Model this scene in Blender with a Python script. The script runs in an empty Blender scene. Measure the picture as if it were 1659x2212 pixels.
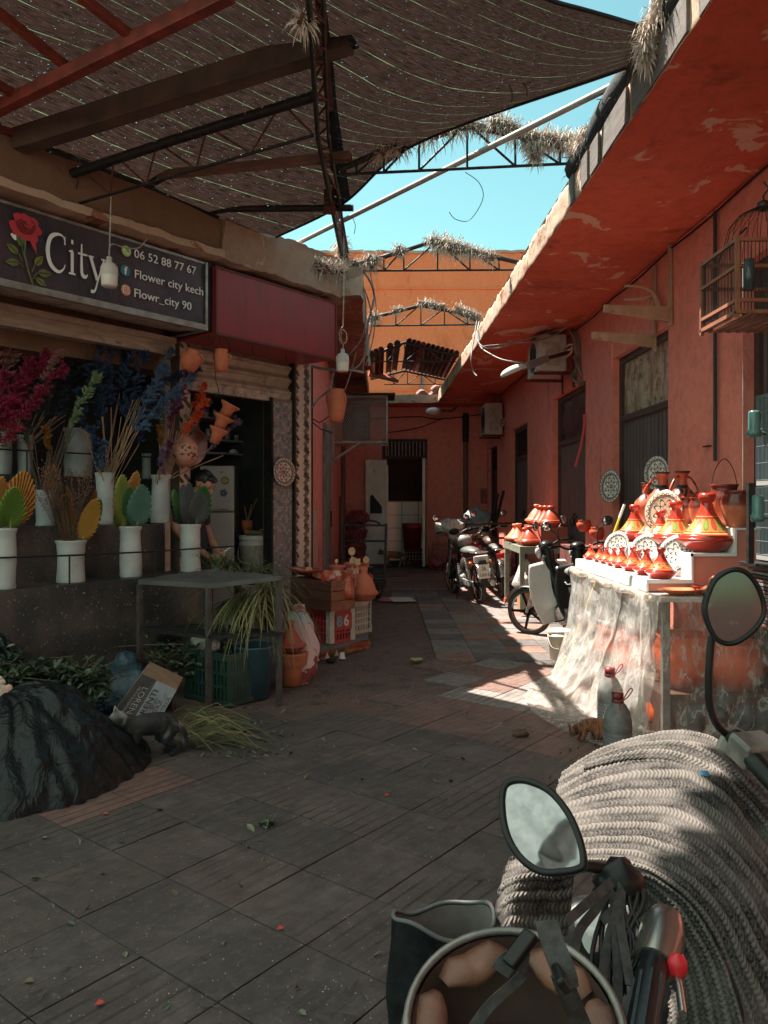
import bpy, bmesh, math, random
from mathutils import Vector, Matrix, noise
import numpy as np
R = random.Random(7)
# ---------------- camera, world, sun, exposure ----------------
F = 1661.0; CU = 829.5; CV = 1083.0; CH = 1.5
def P(u, v, d): return Vector(((u-CU)/F*d, d, CH-(v-CV)/F*d))
def G(u, v, z=0.0): return P(u, v, (CH-z)*F/(v-CV))
def PZ(u, v, z): return P(u, v, (z-CH)*F/(CV-v))
S = bpy.context.scene; C = S.collection
cam = bpy.data.objects.new('camera', bpy.data.cameras.new('camera')); C.objects.link(cam)
cam.location = (0, 0, CH); cam.rotation_euler = (math.pi/2, 0, 0)
cam.data.sensor_fit = 'HORIZONTAL'; cam.data.sensor_width = 36; cam.data.lens = 36*F/1659
cam.data.shift_y = -(1106-CV)/1659; cam.data.clip_start = .05; cam.data.clip_end = 400
S.camera = cam
W = bpy.data.worlds.new('World'); S.world = W; W.use_nodes = True
SUN = Vector((-1.675, 1.28, 4.0)).normalized()
nt = W.node_tree; nt.nodes.clear()
sky = nt.nodes.new('ShaderNodeTexSky'); sky.sky_type = 'NISHITA'; sky.sun_disc = False
sky.sun_elevation = math.asin(SUN.z); sky.sun_rotation = math.atan2(SUN.x, SUN.y)
sky.air_density = 1.0; sky.dust_density = 0.6; sky.ozone_density = 1.0
tint = nt.nodes.new('ShaderNodeMix'); tint.data_type = 'RGBA'; tint.blend_type = 'MULTIPLY'; tint.inputs[0].default_value = 1
tint.inputs[7].default_value = (.165, .235, .16, 1)
bg = nt.nodes.new('ShaderNodeBackground'); bg.inputs[1].default_value = .15
ow = nt.nodes.new('ShaderNodeOutputWorld')
nt.links.new(sky.outputs[0], tint.inputs[6]); nt.links.new(tint.outputs[2], bg.inputs[0]); nt.links.new(bg.outputs[0], ow.inputs[0])
sl = bpy.data.lights.new('sun', 'SUN'); sl.energy = 2.35; sl.angle = math.radians(.5); sl.color = (1, .93, .82)
so = bpy.data.objects.new('sun', sl); C.objects.link(so); so.rotation_euler = SUN.to_track_quat('Z', 'Y').to_euler(); so.location = (0, 0, 12)
S.view_settings.view_transform = 'Standard'; S.view_settings.look = 'None'; S.view_settings.gamma = 1
S.view_settings.exposure = 3.0
# ---------------- helpers ----------------
def tag(o, label=None, cat=None, group=None, kind=None):
    if label: o['label'] = label
    if cat: o['category'] = cat
    if group: o['group'] = group
    if kind: o['kind'] = kind
    return o
def thing(name, label, cat, loc=(0, 0, 0), rz=0, group=None):
    o = bpy.data.objects.new(name, None); C.objects.link(o); o.empty_display_size = .05
    o.location = loc; o.rotation_euler = (0, 0, rz)
    return tag(o, label, cat, group)
def copy_tree(o, parent=None):
    c = o.copy(); C.objects.link(c); c.parent = parent
    for ch in list(o.children): copy_tree(ch, c)
    return c
def lmat(o):
    return Matrix.Translation(o.location) @ o.rotation_euler.to_matrix().to_4x4() if not o.parent else lmat(o.parent) @ Matrix.Translation(o.location) @ o.rotation_euler.to_matrix().to_4x4()
class MB:
    def __init__(s): s.v = []; s.f = []; s.m = []; s.sm = []; s.X = Matrix.Identity(4); s.uv = None
    def add(s, vs, fs, mi=0, smooth=False):
        n = len(s.v); X = s.X
        s.v += [X @ Vector(p) for p in vs]
        for k in fs: s.f.append([n+i for i in k]); s.m.append(mi); s.sm.append(smooth)
        return s
    def box(s, a, b, mi=0):
        x0, y0, z0 = a; x1, y1, z1 = b
        return s.add([(x0,y0,z0),(x1,y0,z0),(x1,y1,z0),(x0,y1,z0),(x0,y0,z1),(x1,y0,z1),(x1,y1,z1),(x0,y1,z1)],
              [(0,3,2,1),(4,5,6,7),(0,1,5,4),(1,2,6,5),(2,3,7,6),(3,0,4,7)], mi)
    def bar(s, a, b, w, h=None, up=(0,0,1), mi=0):
        a = Vector(a); b = Vector(b); h = h or w; d = (b-a).normalized(); up = Vector(up)
        if abs(d.dot(up)) > .98: up = Vector((1,0,0))
        sx = d.cross(up).normalized()*w/2; sy = sx.cross(d).normalized()*h/2
        vs = [q+i*sx+j*sy for q in (a, b) for i, j in ((-1,-1),(1,-1),(1,1),(-1,1))]
        return s.add(vs, [(0,3,2,1),(4,5,6,7),(0,1,5,4),(1,2,6,5),(2,3,7,6),(3,0,4,7)], mi)
    def tube(s, pts, r, n=8, mi=0, caps=True, smooth=True, flat=None):
        pts = [Vector(p) for p in pts]; L = len(pts)
        rs = r if isinstance(r, (list, tuple)) else [r]*L
        vs = []; ref = None
        for i, p in enumerate(pts):
            d = (pts[min(i+1, L-1)]-pts[max(i-1, 0)])
            d = d.normalized() if d.length > 1e-9 else Vector((0,0,1))
            if ref is None: ref = Vector((0,0,1)) if abs(d.z) < .9 else Vector((1,0,0))
            a = (ref - d*ref.dot(d)); a = a.normalized() if a.length > 1e-6 else d.orthogonal().normalized(); ref = a
            b = d.cross(a); fl = flat if flat else 1
            for k in range(n):
                t = 2*math.pi*k/n; vs.append(p+(a*math.cos(t)*fl+b*math.sin(t))*rs[i])
        fs = [(i*n+k, i*n+(k+1)%n, (i+1)*n+(k+1)%n, (i+1)*n+k) for i in range(L-1) for k in range(n)]
        s.add(vs, fs, mi, smooth)
        if caps: s.add(vs[:n], [tuple(range(n))], mi); s.add(vs[-n:], [tuple(range(n))], mi)
        return s
    def lathe(s, prof, o=(0,0,0), n=24, mi=0, sx=1, sy=1, T=None, smooth=True, mis=None):
        T = T or Matrix.Translation(o)
        vs = [T @ Vector((r*sx*math.cos(2*math.pi*k/n), r*sy*math.sin(2*math.pi*k/n), z)) for r, z in prof for k in range(n)]
        for i in range(len(prof)-1):
            fs = [(i*n+k, i*n+(k+1)%n, (i+1)*n+(k+1)%n, (i+1)*n+k) for k in range(n)]
            m = mis[i] if mis else mi
            base = len(s.v)
            if i == 0: s.v += [s.X @ p for p in vs]; b0 = base
            for q in fs: s.f.append([b0+j for j in q]); s.m.append(m); s.sm.append(smooth)
        return s
    def prism(s, poly, vec, mi=0):
        n = len(poly); a = [Vector(p) for p in poly]; vec = Vector(vec); b = [p+vec for p in a]
        return s.add(a+b, [tuple(range(n)), tuple(range(2*n-1, n-1, -1))]+[(i, (i+1)%n, n+(i+1)%n, n+i) for i in range(n)], mi)
    def grid(s, fn, nu, nv, mi=0, smooth=True, closed=False):
        vs = [fn(i/nu, j/nv) for i in range(nu+1) for j in range(nv+1)]
        fs = [(i*(nv+1)+j, (i+1)*(nv+1)+j, (i+1)*(nv+1)+j+1, i*(nv+1)+j+1) for i in range(nu) for j in range(nv)]
        n0 = len(s.v); s.add(vs, fs, mi, smooth)
        if s.uv is None: s.uv = {}
        for i in range(nu+1):
            for j in range(nv+1): s.uv[n0+i*(nv+1)+j] = (i/nu, j/nv)
        return s
    def ball(s, c, r, mi=0, n=10, sc=(1,1,1), jit=0):
        c = Vector(c); m = max(4, n//2)
        def fn(a, b):
            th = a*math.pi; ph = b*2*math.pi
            q = Vector((math.sin(th)*math.cos(ph)*sc[0], math.sin(th)*math.sin(ph)*sc[1], math.cos(th)*sc[2]))
            k = r*(1+(jit*noise.noise(q*2.3+c*9) if jit else 0))
            return c+q*k
        return s.grid(fn, m, n, mi)
    def build(s, name, mats, parent=None, solid=0, bevel=0, recalc=True, sub=0):
        if not isinstance(mats, (list, tuple)): mats = [mats]
        inv = lmat(parent).inverted() if parent else Matrix.Identity(4)
        me = bpy.data.meshes.new(name)
        me.from_pydata([tuple(inv @ p) for p in s.v], [], s.f)
        for m in mats: me.materials.append(m)
        for i, p in enumerate(me.polygons): p.material_index = s.m[i]; p.use_smooth = s.sm[i]
        if s.uv:
            ul = me.uv_layers.new(name='UVMap')
            for l in me.loops: ul.data[l.index].uv = s.uv.get(l.vertex_index, (0, 0))
        if recalc:
            bm = bmesh.new(); bm.from_mesh(me); bmesh.ops.recalc_face_normals(bm, faces=bm.faces); bm.to_mesh(me); bm.free()
        o = bpy.data.objects.new(name, me); C.objects.link(o); o.parent = parent
        if solid: m = o.modifiers.new('s', 'SOLIDIFY'); m.thickness = solid; m.offset = 0
        if bevel: m = o.modifiers.new('b', 'BEVEL'); m.width = bevel; m.segments = 2; m.limit_method = 'ANGLE'
        if sub: m = o.modifiers.new('u', 'SUBSURF'); m.levels = m.render_levels = sub
        return o
def spline(pts, n):
    pts = [Vector(p) for p in pts]; out = []; L = len(pts)
    for i in range(n+1):
        t = i/n*(L-1); k = min(int(t), L-2); f = t-k
        p0, p1, p2, p3 = pts[max(k-1, 0)], pts[k], pts[k+1], pts[min(k+2, L-1)]
        out.append(.5*((2*p1)+(p2-p0)*f+(2*p0-5*p1+4*p2-p3)*f*f+(3*p1-p0-3*p2+p3)*f**3))
    return out
# ---------------- materials ----------------
class NT:
    def __init__(s, name):
        s.m = bpy.data.materials.new(name); s.m.use_nodes = True; s.t = s.m.node_tree; s.b = s.t.nodes['Principled BSDF']; s.out = s.t.nodes['Material Output']
    def n(s, typ, **k):
        x = s.t.nodes.new('ShaderNode'+typ)
        for a, b in k.items(): setattr(x, a, b)
        return x
    def l(s, a, b): s.t.links.new(a, b)
    def co(s, kind='Object', scale=None, rot=None):
        o = s.n('TexCoord').outputs[kind]
        if scale or rot:
            mp = s.n('Mapping'); s.l(o, mp.inputs[0])
            if scale: mp.inputs['Scale'].default_value = scale
            if rot: mp.inputs['Rotation'].default_value = rot
            o = mp.outputs[0]
        return o
    def noise(s, sc, det=6, rough=.6, vec=None, dist=0):
        x = s.n('TexNoise'); x.inputs['Scale'].default_value = sc; x.inputs['Detail'].default_value = det; x.inputs['Roughness'].default_value = rough; x.inputs['Distortion'].default_value = dist
        s.l(vec if vec else s.co(), x.inputs['Vector']); return x.outputs['Fac']
    def ramp(s, x, stops):
        r = s.n('ValToRGB'); s.l(x, r.inputs[0]); e = r.color_ramp.elements
        while len(e) < len(stops): e.new(.5)
        for i, (p, c) in enumerate(stops):
            e[i].position = p; e[i].color = (c, c, c, 1) if isinstance(c, (int, float)) else (*c, 1)
        return r.outputs[0]
    def mix(s, f, a, b, mode='MIX'):
        x = s.n('Mix', data_type='RGBA', blend_type=mode)
        for i, q in ((0, f), (6, a), (7, b)):
            if isinstance(q, (int, float)): x.inputs[i].default_value = q
            elif isinstance(q, (tuple, list)): x.inputs[i].default_value = (*q[:3], 1)
            else: s.l(q, x.inputs[i])
        return x.outputs[2]
    def math(s, op, a, b=0):
        x = s.n('Math', operation=op)
        for i, q in ((0, a), (1, b)):
            if isinstance(q, (int, float)): x.inputs[i].default_value = q
            else: s.l(q, x.inputs[i])
        return x.outputs[0]
    def col(s, c):
        if isinstance(c, (tuple, list)): s.b.inputs['Base Color'].default_value = (*c[:3], 1)
        else: s.l(c, s.b.inputs['Base Color'])
    def bump(s, h, st=.3, dist=.02):
        b = s.n('Bump'); b.inputs['Strength'].default_value = st; b.inputs['Distance'].default_value = dist; s.l(h, b.inputs['Height']); s.l(b.outputs[0], s.b.inputs['Normal'])
    def sep(s, v):
        x = s.n('SeparateXYZ'); s.l(v, x.inputs[0]); return x.outputs
    def set(s, **k):
        for a, b in k.items():
            i = s.b.inputs[a.replace('_', ' ')]
            if isinstance(b, (int, float, tuple)): i.default_value = b
            else: s.l(b, i)
def mk(name, c, c2=None, sc=6, rough=.7, metal=0, bump=.2, bs=40, bd=.004, lo=.38, hi=.62, spec=.5, dirt=None, dsc=2.5, dlo=.55, dhi=.7, stretch=None, coat=0):
    t = NT(name); v = t.co(scale=stretch) if stretch else t.co()
    if c2:
        x = t.mix(t.ramp(t.noise(sc, vec=v), [(lo, 0.0), (hi, 1.0)]), c, c2)
    else: x = tuple(c)
    if dirt: x = t.mix(t.ramp(t.noise(dsc, 8, .7), [(dlo, 0.0), (dhi, 1.0)]), x, dirt)
    t.col(x); t.set(Roughness=rough, Metallic=metal); t.b.inputs['Specular IOR Level'].default_value = spec
    if coat: t.set(Coat_Weight=coat, Coat_Roughness=.12)
    if bump: t.bump(t.noise(bs, 6, .65, vec=v), bump, bd)
    return t.m
# ---------------- surface materials ----------------
def plaster(name, c, c2, peel, patch_lo=.66, psc=1.6, stain=(.10,.03,.02), st_lo=.6, bump=.35, basedirt=False):
    t = NT(name); v = t.co()
    x = t.mix(t.ramp(t.noise(1.3, 8, .65), [(.3, 0.0), (.7, 1.0)]), c, c2)
    x = t.mix(t.math('MULTIPLY', t.ramp(t.noise(9, 8, .75), [(.45, 0.0), (.75, 1.0)]), .35), x, stain)
    x = t.mix(t.math('MULTIPLY', t.ramp(t.noise(1.1, 9, .75, vec=t.co(scale=(1,1,.35)), dist=.4), [(st_lo, 0.0), (st_lo+.12, 1.0)]), .65), x, stain)
    if basedirt:
        z = t.sep(t.co())[2]
        g = t.math('ADD', t.ramp(t.math('MULTIPLY', z, .5), [(0.05, .30), (.75, 0.0)]), t.noise(2.6, 10, .8))
        x = t.mix(t.math('MULTIPLY', t.ramp(g, [(.66, 0.0), (.84, 1.0)]), .8), x, (.045,.016,.014))
        x = t.mix(t.ramp(t.math('ADD', t.ramp(t.math('MULTIPLY', z, .5), [(0.1, .12), (.6, 0.0)]), t.noise(11, 6, .6, dist=.8)), [(.735, 0.0), (.75, 1.0)]), x, peel)
        sp = t.n('TexNoise'); sp.inputs['Scale'].default_value = 24; sp.inputs['Detail'].default_value = 1; t.l(t.co(), sp.inputs['Vector'])
        x = t.mix(t.ramp(sp.outputs[0], [(.72, 0.0), (.74, 1.0)]), x, peel)
    pn = t.noise(psc, 7, .62, dist=.7); pm = t.ramp(pn, [(patch_lo, 0.0), (patch_lo+.012, 1.0)])
    x = t.mix(pm, x, peel)
    t.col(x); t.set(Roughness=.85); t.b.inputs['Specular IOR Level'].default_value = .25
    h = t.math('ADD', t.math('MULTIPLY', t.noise(22, 8, .7), .5), t.math('MULTIPLY', pm, -.35))
    h = t.math('ADD', h, t.math('MULTIPLY', t.noise(3, 4, .5), 1.2))
    t.bump(h, bump, .02); return t.m
M = {}
M['red_wall'] = plaster('red_wall_plaster', (.70,.215,.165), (.74,.26,.205), (.62,.30,.24), .74, 2.2, basedirt=True)
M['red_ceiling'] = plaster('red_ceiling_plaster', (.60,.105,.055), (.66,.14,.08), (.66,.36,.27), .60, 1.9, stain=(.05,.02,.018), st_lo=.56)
M['back_wall'] = plaster('back_wall_plaster', (.80,.27,.21), (.82,.32,.26), (.60,.28,.22), .75, 2.2, basedirt=True)
M['orange_wall'] = plaster('orange_wall_plaster', (.80,.21,.085), (.84,.26,.12), (.78,.36,.22), .72, .8, stain=(.45,.13,.05), st_lo=.56, bump=.8)
M['concrete_edge'] = plaster('concrete_edge', (.42,.27,.19), (.52,.36,.27), (.30,.12,.07), .6, 3, stain=(.14,.09,.07), st_lo=.55, bump=.8)
M['concrete'] = plaster('worn_concrete', (.30,.19,.14), (.38,.26,.2), (.46,.34,.27), .60, 1.5, stain=(.10,.065,.05), st_lo=.58, bump=.7)
M['brown_plaster'] = plaster('brown_plaster', (.17,.095,.06), (.21,.12,.08), (.35,.25,.18), .76, 1.2, stain=(.05,.03,.02), st_lo=.6, bump=.4)
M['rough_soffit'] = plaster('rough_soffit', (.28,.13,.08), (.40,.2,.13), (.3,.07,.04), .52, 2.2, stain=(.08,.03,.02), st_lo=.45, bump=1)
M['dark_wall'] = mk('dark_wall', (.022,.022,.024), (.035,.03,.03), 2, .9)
t = NT('blackened_cement'); x = t.mix(t.ramp(t.noise(1.6, 8, .65), [(.4, 0.0), (.62, 1.0)]), (.032,.032,.034), (.12,.085,.068)); x = t.mix(t.ramp(t.noise(1.2, 6), [(.46, 0.0), (.6, 1.0)]), x, (.013,.016,.018))  # brown patches stand in for sunlit spots on the cement
x = t.mix(t.ramp(t.noise(55, 1, .4), [(.70, 0.0), (.72, 1.0)]), x, (.26,.22,.2)); t.col(x); t.set(Roughness=.5); t.bump(t.noise(26, 6), .3, .006); M['ledge'] = t.m
M['black_steel'] = mk('black_steel', (.012,.013,.014), (.032,.025,.022), 20, .55, .2, spec=.35)
M['rust_steel'] = mk('rust_steel', (.14,.035,.022), (.06,.025,.02), 14, .7, .2, dirt=(.03,.02,.018), dsc=9)
M['red_steel'] = mk('red_steel', (.26,.045,.03), (.14,.03,.02), 8, .6, .1)
M['dark_wood'] = mk('dark_wood', (.10,.055,.038), (.05,.03,.022), 5, .8, stretch=(1,8,8), bump=.5)
M['wood'] = mk('rafter_wood', (.10,.055,.038), (.05,.03,.024), 4, .8, bump=.4)
M['grey_metal'] = mk('grey_metal', (.30,.29,.28), (.20,.17,.15), 9, .5, .3, dirt=(.12,.05,.03), dsc=6, dlo=.6)
M['pipe'] = mk('pale_pipe', (.42,.36,.32), (.32,.26,.22), 9, .6)
M['black'] = mk('black_rubber', (.007,.008,.008), (.016,.016,.017), 20, .5, spec=.3)
M['white_paint'] = mk('white_paint', (.72,.69,.64), (.58,.54,.49), 5, .6, dirt=(.25,.2,.17), dsc=5, dlo=.62, dhi=.8)
# ground
def tilemat(name, c, c2, grooves=True):
    t = NT(name); v = t.co()
    x = t.mix(t.ramp(t.noise(3.2, 8, .7), [(.35, 0.0), (.65, 1.0)]), c, c2)
    x = t.mix(t.math('MULTIPLY', t.ramp(t.noise(1.1, 9, .75), [(.5, 0.0), (.66, 1.0)]), .6), x, (.03,.027,.027))
    xs = t.sep(v)
    g = t.math('FRACT', t.math('MULTIPLY', xs[1], 1/.0633)); g = t.math('ABSOLUTE', t.math('SUBTRACT', g, .5))
    gr = t.ramp(g, [(.0, 1.0), (.06, 1.0), (.11, 0.0)])
    worn = t.ramp(t.noise(1.4, 5, .6), [(.44, .12), (.58, 1.0)])
    gr = t.math('MULTIPLY', t.math('MULTIPLY', gr, worn), 1.0 if grooves else .35)
    x = t.mix(t.math('MULTIPLY', t.ramp(t.noise(2.6, 11, .78), [(.48, 0.0), (.66, 1.0)]), .55), x, (.17,.135,.118))
    x = t.mix(t.math('MULTIPLY', t.ramp(t.noise(17, 8, .8), [(.47, 0.0), (.60, 1.0)]), .5), x, (.040,.031,.029)); x = t.mix(t.math('MULTIPLY', t.ramp(t.noise(34, 6, .8), [(.52, 0.0), (.64, 1.0)]), .45), x, (.20,.15,.125))
    sp = t.noise(90, 2, .5); x = t.mix(t.ramp(sp, [(.73, 0.0), (.75, 1.0)]), x, (.22,.18,.155))
    x = t.mix(t.math('MULTIPLY', gr, .62), x, (.026,.02,.019))
    lines = t.noise(1, 4, .6, vec=t.co(scale=(4, 42, 1))); x = t.mix(t.math('MULTIPLY', t.ramp(lines, [(.5, 0.0), (.64, 1.0)]), .22), x, (.035,.028,.026))
    t.col(x); t.set(Roughness=t.ramp(t.noise(5, 5), [(.3, .5), (.7, .8)])); t.b.inputs['Specular IOR Level'].default_value = .35
    h = t.math('SUBTRACT', t.math('MULTIPLY', t.noise(30, 6, .7), .5), gr); t.bump(h, .6, .006); return t.m
M['tile_dark'] = tilemat('dark_paver', (.092,.068,.060), (.070,.058,.055))
M['tile_brown'] = tilemat('brown_paver', (.115,.077,.066), (.085,.066,.060))
M['tile_red'] = tilemat('red_paver', (.21,.108,.085), (.155,.09,.076))
M['tile_grey'] = tilemat('grey_paver', (.27,.23,.21), (.20,.175,.165))
t = NT('worn_ground'); v = t.co()
x = t.mix(t.ramp(t.noise(1.5, 10, .75), [(.35, 0.0), (.65, 1.0)]), (.15,.085,.065), (.095,.068,.06))
x = t.mix(t.ramp(t.noise(60, 3, .6), [(.58, 0.0), (.66, 1.0)]), x, (.26,.17,.135))
x = t.mix(t.math('MULTIPLY', t.ramp(t.noise(5, 8, .8), [(.52, 0.0), (.62, 1.0)]), .7), x, (.04,.028,.025))
t.col(x); t.set(Roughness=.9); t.bump(t.math('ADD', t.noise(45, 8, .8), t.noise(8, 5, .7)), .9, .012); M['ground'] = t.m
# shade net
t = NT('shade_net'); uvn = t.sep(t.co('UV')); 
st = t.math('FRACT', t.math('MULTIPLY', uvn[1], 19.0)); st = t.ramp(st, [(.0, 1.0), (.012, 1.0), (.03, 0.0)])
brk = t.ramp(t.noise(7, 5, .75), [(.40, .05), (.58, 1.0)]); st = t.math('MULTIPLY', st, brk)
fine = t.noise(1, 3, .8, vec=t.co('UV', scale=(420, 300, 1))); big = t.noise(2.2, 6, .6)
thr = t.noise(1, 2, .5, vec=t.co('UV', scale=(38, 500, 1)))
base = t.mix(t.ramp(thr, [(.35, 0.0), (.7, 1.0)]), (.007,.0065,.006), (.020,.015,.013))
base = t.mix(st, base, (.22,.36,.19)); t.col(base); t.set(Roughness=.75)
tr = t.n('BsdfTranslucent'); t.l(t.mix(st, t.mix(t.ramp(thr, [(.3, 0.0), (.7, 1.0)]), (.002,.0015,.0015), (.026,.015,.012)), (.09,.16,.08)), tr.inputs[0])
tp = t.n('BsdfTransparent'); m1 = t.n('MixShader'); m2 = t.n('MixShader')
m1.inputs[0].default_value = .55; t.l(t.b.outputs[0], m1.inputs[1]); t.l(tr.outputs[0], m1.inputs[2])
hole = t.math('MULTIPLY', t.ramp(fine, [(.66, 0.0), (.74, .9)]), t.ramp(big, [(.3, .45), (.7, 1.0)]))
hole = t.math('MAXIMUM', hole, t.ramp(t.noise(1, 1, .5, vec=t.co('UV', scale=(260, 210, 1))), [(.72, 0.0), (.76, .6)])); hole = t.math('MULTIPLY', hole, t.math('SUBTRACT', 1, st))
t.l(hole, m2.inputs[0]); t.l(m1.outputs[0], m2.inputs[1]); t.l(tp.outputs[0], m2.inputs[2]); t.l(m2.outputs[0], t.out.inputs[0]); M['net'] = t.m
# ---------------- facade frame ----------------
ER = math.radians(37.8); E2 = Vector((math.sin(ER), math.cos(ER), 0)); N2 = Vector((math.cos(ER), -math.sin(ER), 0))
def FW(s, w, z): return E2*s+N2*w+Vector((0, 0, z))          # s along facade, w towards the lane, z up
def fs(u, w):                                                # facade coordinate s at image column u on plane w
    k = (u-CU)/F; y = w/(k*N2.x+N2.y); return Vector((k*y, y, 0)).dot(E2)
def fz(u, v, w):
    k = (u-CU)/F; y = w/(k*N2.x+N2.y); return CH+(CV-v)/F*y
def FP(u, v, w): return FW(fs(u, w), w, fz(u, v, w))
FM = Matrix(((E2.x, N2.x, 0, 0), (E2.y, N2.y, 0, 0), (0, 0, 1, 0), (0, 0, 0, 1)))
def fbox(mb, s0, s1, w0, w1, z0, z1, mi=0):
    X = mb.X; mb.X = FM; mb.box((s0, w0, z0), (s1, w1, z1), mi); mb.X = X
WL = -5.932                                                   # pillar plane
# ---------------- ground ----------------
g = MB()
def gfn(a, b):
    x = -14+30*a; y = -6+50*b
    return (x, y, .012*noise.noise(Vector((x*.9, y*.9, 0)))-.014)
g.grid(gfn, 120, 200); go = g.build('ground', M['ground']); tag(go, kind='structure')
far = MB(); far.add([(-150,-150,-.06),(150,-150,-.06),(150,250,-.06),(-150,250,-.06)], [(0,1,2,3)]); tag(far.build('terrain', M['ground']), kind='structure')
M['smooth_dark'] = tilemat('smooth_dark_paver', (.088,.067,.060), (.066,.056,.053), False); M['smooth_brown'] = tilemat('smooth_brown_paver', (.105,.075,.066), (.075,.06,.056), False)
M['lane_red'] = tilemat('lane_red_paver', (.36,.17,.125), (.28,.14,.105)); M['lane_dark'] = tilemat('lane_dark_paver', (.15,.13,.125), (.11,.10,.10))
TM = [M['tile_dark'], M['tile_brown'], M['tile_red'], M['tile_grey'], M['smooth_dark'], M['smooth_brown']]; TL = [M['lane_dark'], M['tile_brown'], M['lane_red'], M['tile_grey']]
def pip(p, poly):
    c = False; n = len(poly)
    for i in range(n):
        a, b = poly[i], poly[(i+1) % n]
        if (a[1] > p[1]) != (b[1] > p[1]) and p[0] < (b[0]-a[0])*(p[1]-a[1])/(b[1]-a[1])+a[0]: c = not c
    return c
def tile(mb, x, y, w, h, mi, R_=R):
    z = .002+R_.uniform(-.0012, .0014); j = .0028; tx = R_.uniform(-.0014, .0014); ty = R_.uniform(-.0014, .0014)
    vs = [(x+j, y+j, z-tx-ty), (x+w-j, y+j, z+tx-ty), (x+w-j, y+h-j, z+tx+ty), (x+j, y+h-j, z-tx+ty)]
    vs += [(a, b, c-.03) for a, b, c in vs]
    mb.add(vs, [(0,1,2,3),(0,4,5,1),(1,5,6,2),(2,6,7,3),(3,7,4,0)], mi)
# near paving, laid along the shop facade
T = .38; near = MB(); s0 = 4.17
dirt = [tuple(G(u, v)[:2]) for u, v in ((430,1640),(520,1560),(640,1545),(700,1545),(880,1562),(790,1545),(863,1500),(990,1475),(900,1462),(1015,1440),(904,1452),(1000,1420),(950,1395),(560,1395),(300,1500))]
redset = {}
for i in range(-14, 20):
    for j in range(-14, 24):
        s = s0+i*T; w = -5.6+j*T
        c = E2*(s+T/2)+N2*(w+T/2)
        if c.y < .6 or c.y > 7.6 or abs(c.x) > 3.4: continue
        if c.y > 7.25 - .0*c.x and c.x > .3: continue
        d = c.y; u = CU+c.x/d*F; v = CV+CH*F/d
        if w < -5.3: continue
        if pip((c.x, c.y), dirt) and not (i, j) in ((8,1),): continue
        if c.y > 7.05 and c.x < .35: continue
        r = R.random(); mi = 0 if r < .62 else 1
        if i >= 0 and c.x > -.6: mi = 1 if r < .5 else 0
        if i in (0, 1) and u > 840: mi = 2
        if i in (3, 4, 5) : mi = 2 if r < .75 else 3
        if i == 2: mi = 3
        if 150 < u < 330 and 1690 < v < 1780: mi = 2
        if mi < 2 and c.y < 4.6 and R.random() < (.5 if c.x < .2 else .2): mi += 4
        X = near.X; near.X = FM; tile(near, s, w, T, T, mi); near.X = X
pv = bpy.data.objects.new('tmp', None)
def build_rot(mb, name, mats, rz):
    o = mb.build(name, mats); Mi = Matrix.Rotation(-rz, 4, 'Z')
    o.data.transform(Mi); o.rotation_euler = (0, 0, rz); return o
# local y must be the facade normal direction so that grooves run along the facade
o = build_rot(near, 'near_paving', TM, math.pi/2-ER); tag(o, kind='structure')
# far paving, laid along the lane
lane = MB(); pat = {}
cols = [-.255+.38*k for k in range(-2, 9)]
seq = "ddrddgddrddddgrddd"
for j in range(0, 34):
    y = 7.25+.36*j
    if y > 17.3: break
    for k in range(0, 8):
        x = .5+.375*k - (.375 if y > 11.3 else 0) - (.375 if y > 12.9 else 0)
        if x > 2.3: continue
        a = (j+2*(k//2)) % 5
        mi = 2 if a in (0,) and (k//1) % 2 == (j//5) % 2 else 3
        if a == 3 and k in (1, 2): mi = 2
        if k >= 3 and R.random() < .35: mi = 2
        if mi == 3 and R.random() < .35: mi = 0
        tile(lane, x, y, .375, .36, mi)
o = lane.build('lane_paving', TL); tag(o, kind='structure')
# ================= LEFT SHOP BUILDING =================
def rough_box(mb, a, b, X, seg=.08, amp=.012, mi=0, freq=3.0, miund=None):
    a = Vector(a); b = Vector(b); n = [max(1, int(abs(b[i]-a[i])/seg)) for i in range(3)]
    def face(ax, side):
        o = [i for i in range(3) if i != ax]
        def fn(p, q):
            v = Vector((0,0,0)); v[ax] = (a, b)[side][ax]; v[o[0]] = a[o[0]]+(b[o[0]]-a[o[0]])*p; v[o[1]] = a[o[1]]+(b[o[1]]-a[o[1]])*q
            w = X @ v; k = Vector((noise.noise(w*freq), noise.noise(w*freq+Vector((9,3,1))), noise.noise(w*freq+Vector((2,7,5)))))
            k2 = Vector((noise.noise(w*freq*4), noise.noise(w*freq*4+Vector((9,3,1))), noise.noise(w*freq*4+Vector((2,7,5)))))
            return w+(k+k2*.5)*amp
        m = miund if (miund is not None and ax == 2 and side == 0) else mi
        uv = mb.uv; mb.grid(fn, n[o[0]], n[o[1]], m); mb.uv = uv
    for ax in range(3):
        for sd in (0, 1): face(ax, sd)
I4 = Matrix.Identity(4)
shop = thing('shop_building', 'low flower shop building on the left with open shutters, cement parapet and tiled corner pillar', 'building', FW(fs(634, WL), WL, 0))
sc = Vector((-.35, 8.28, 0)).dot(E2)
m = MB(); rough_box(m, (fs(-500, -5.35), -7.2, 3.70), (fs(478, -5.35), -5.35, 4.04), FM, .12, .012)
m.build('parapet', [M['brown_plaster']], shop)
m = MB(); rough_box(m, (fs(478, -5.35)+.004, -7.2, 3.66), (sc+.05, -5.33, 4.05), FM, .05, .03, freq=4)
m.build('parapet', [M['concrete']], shop)
m = MB(); rough_box(m, (fs(-500, -5.35), -5.6, 3.655), (fs(478, -5.35), -5.30, 3.715), FM, .05, .02, freq=5)
m.build('slab_edge', M['concrete_edge'], shop)
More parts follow.
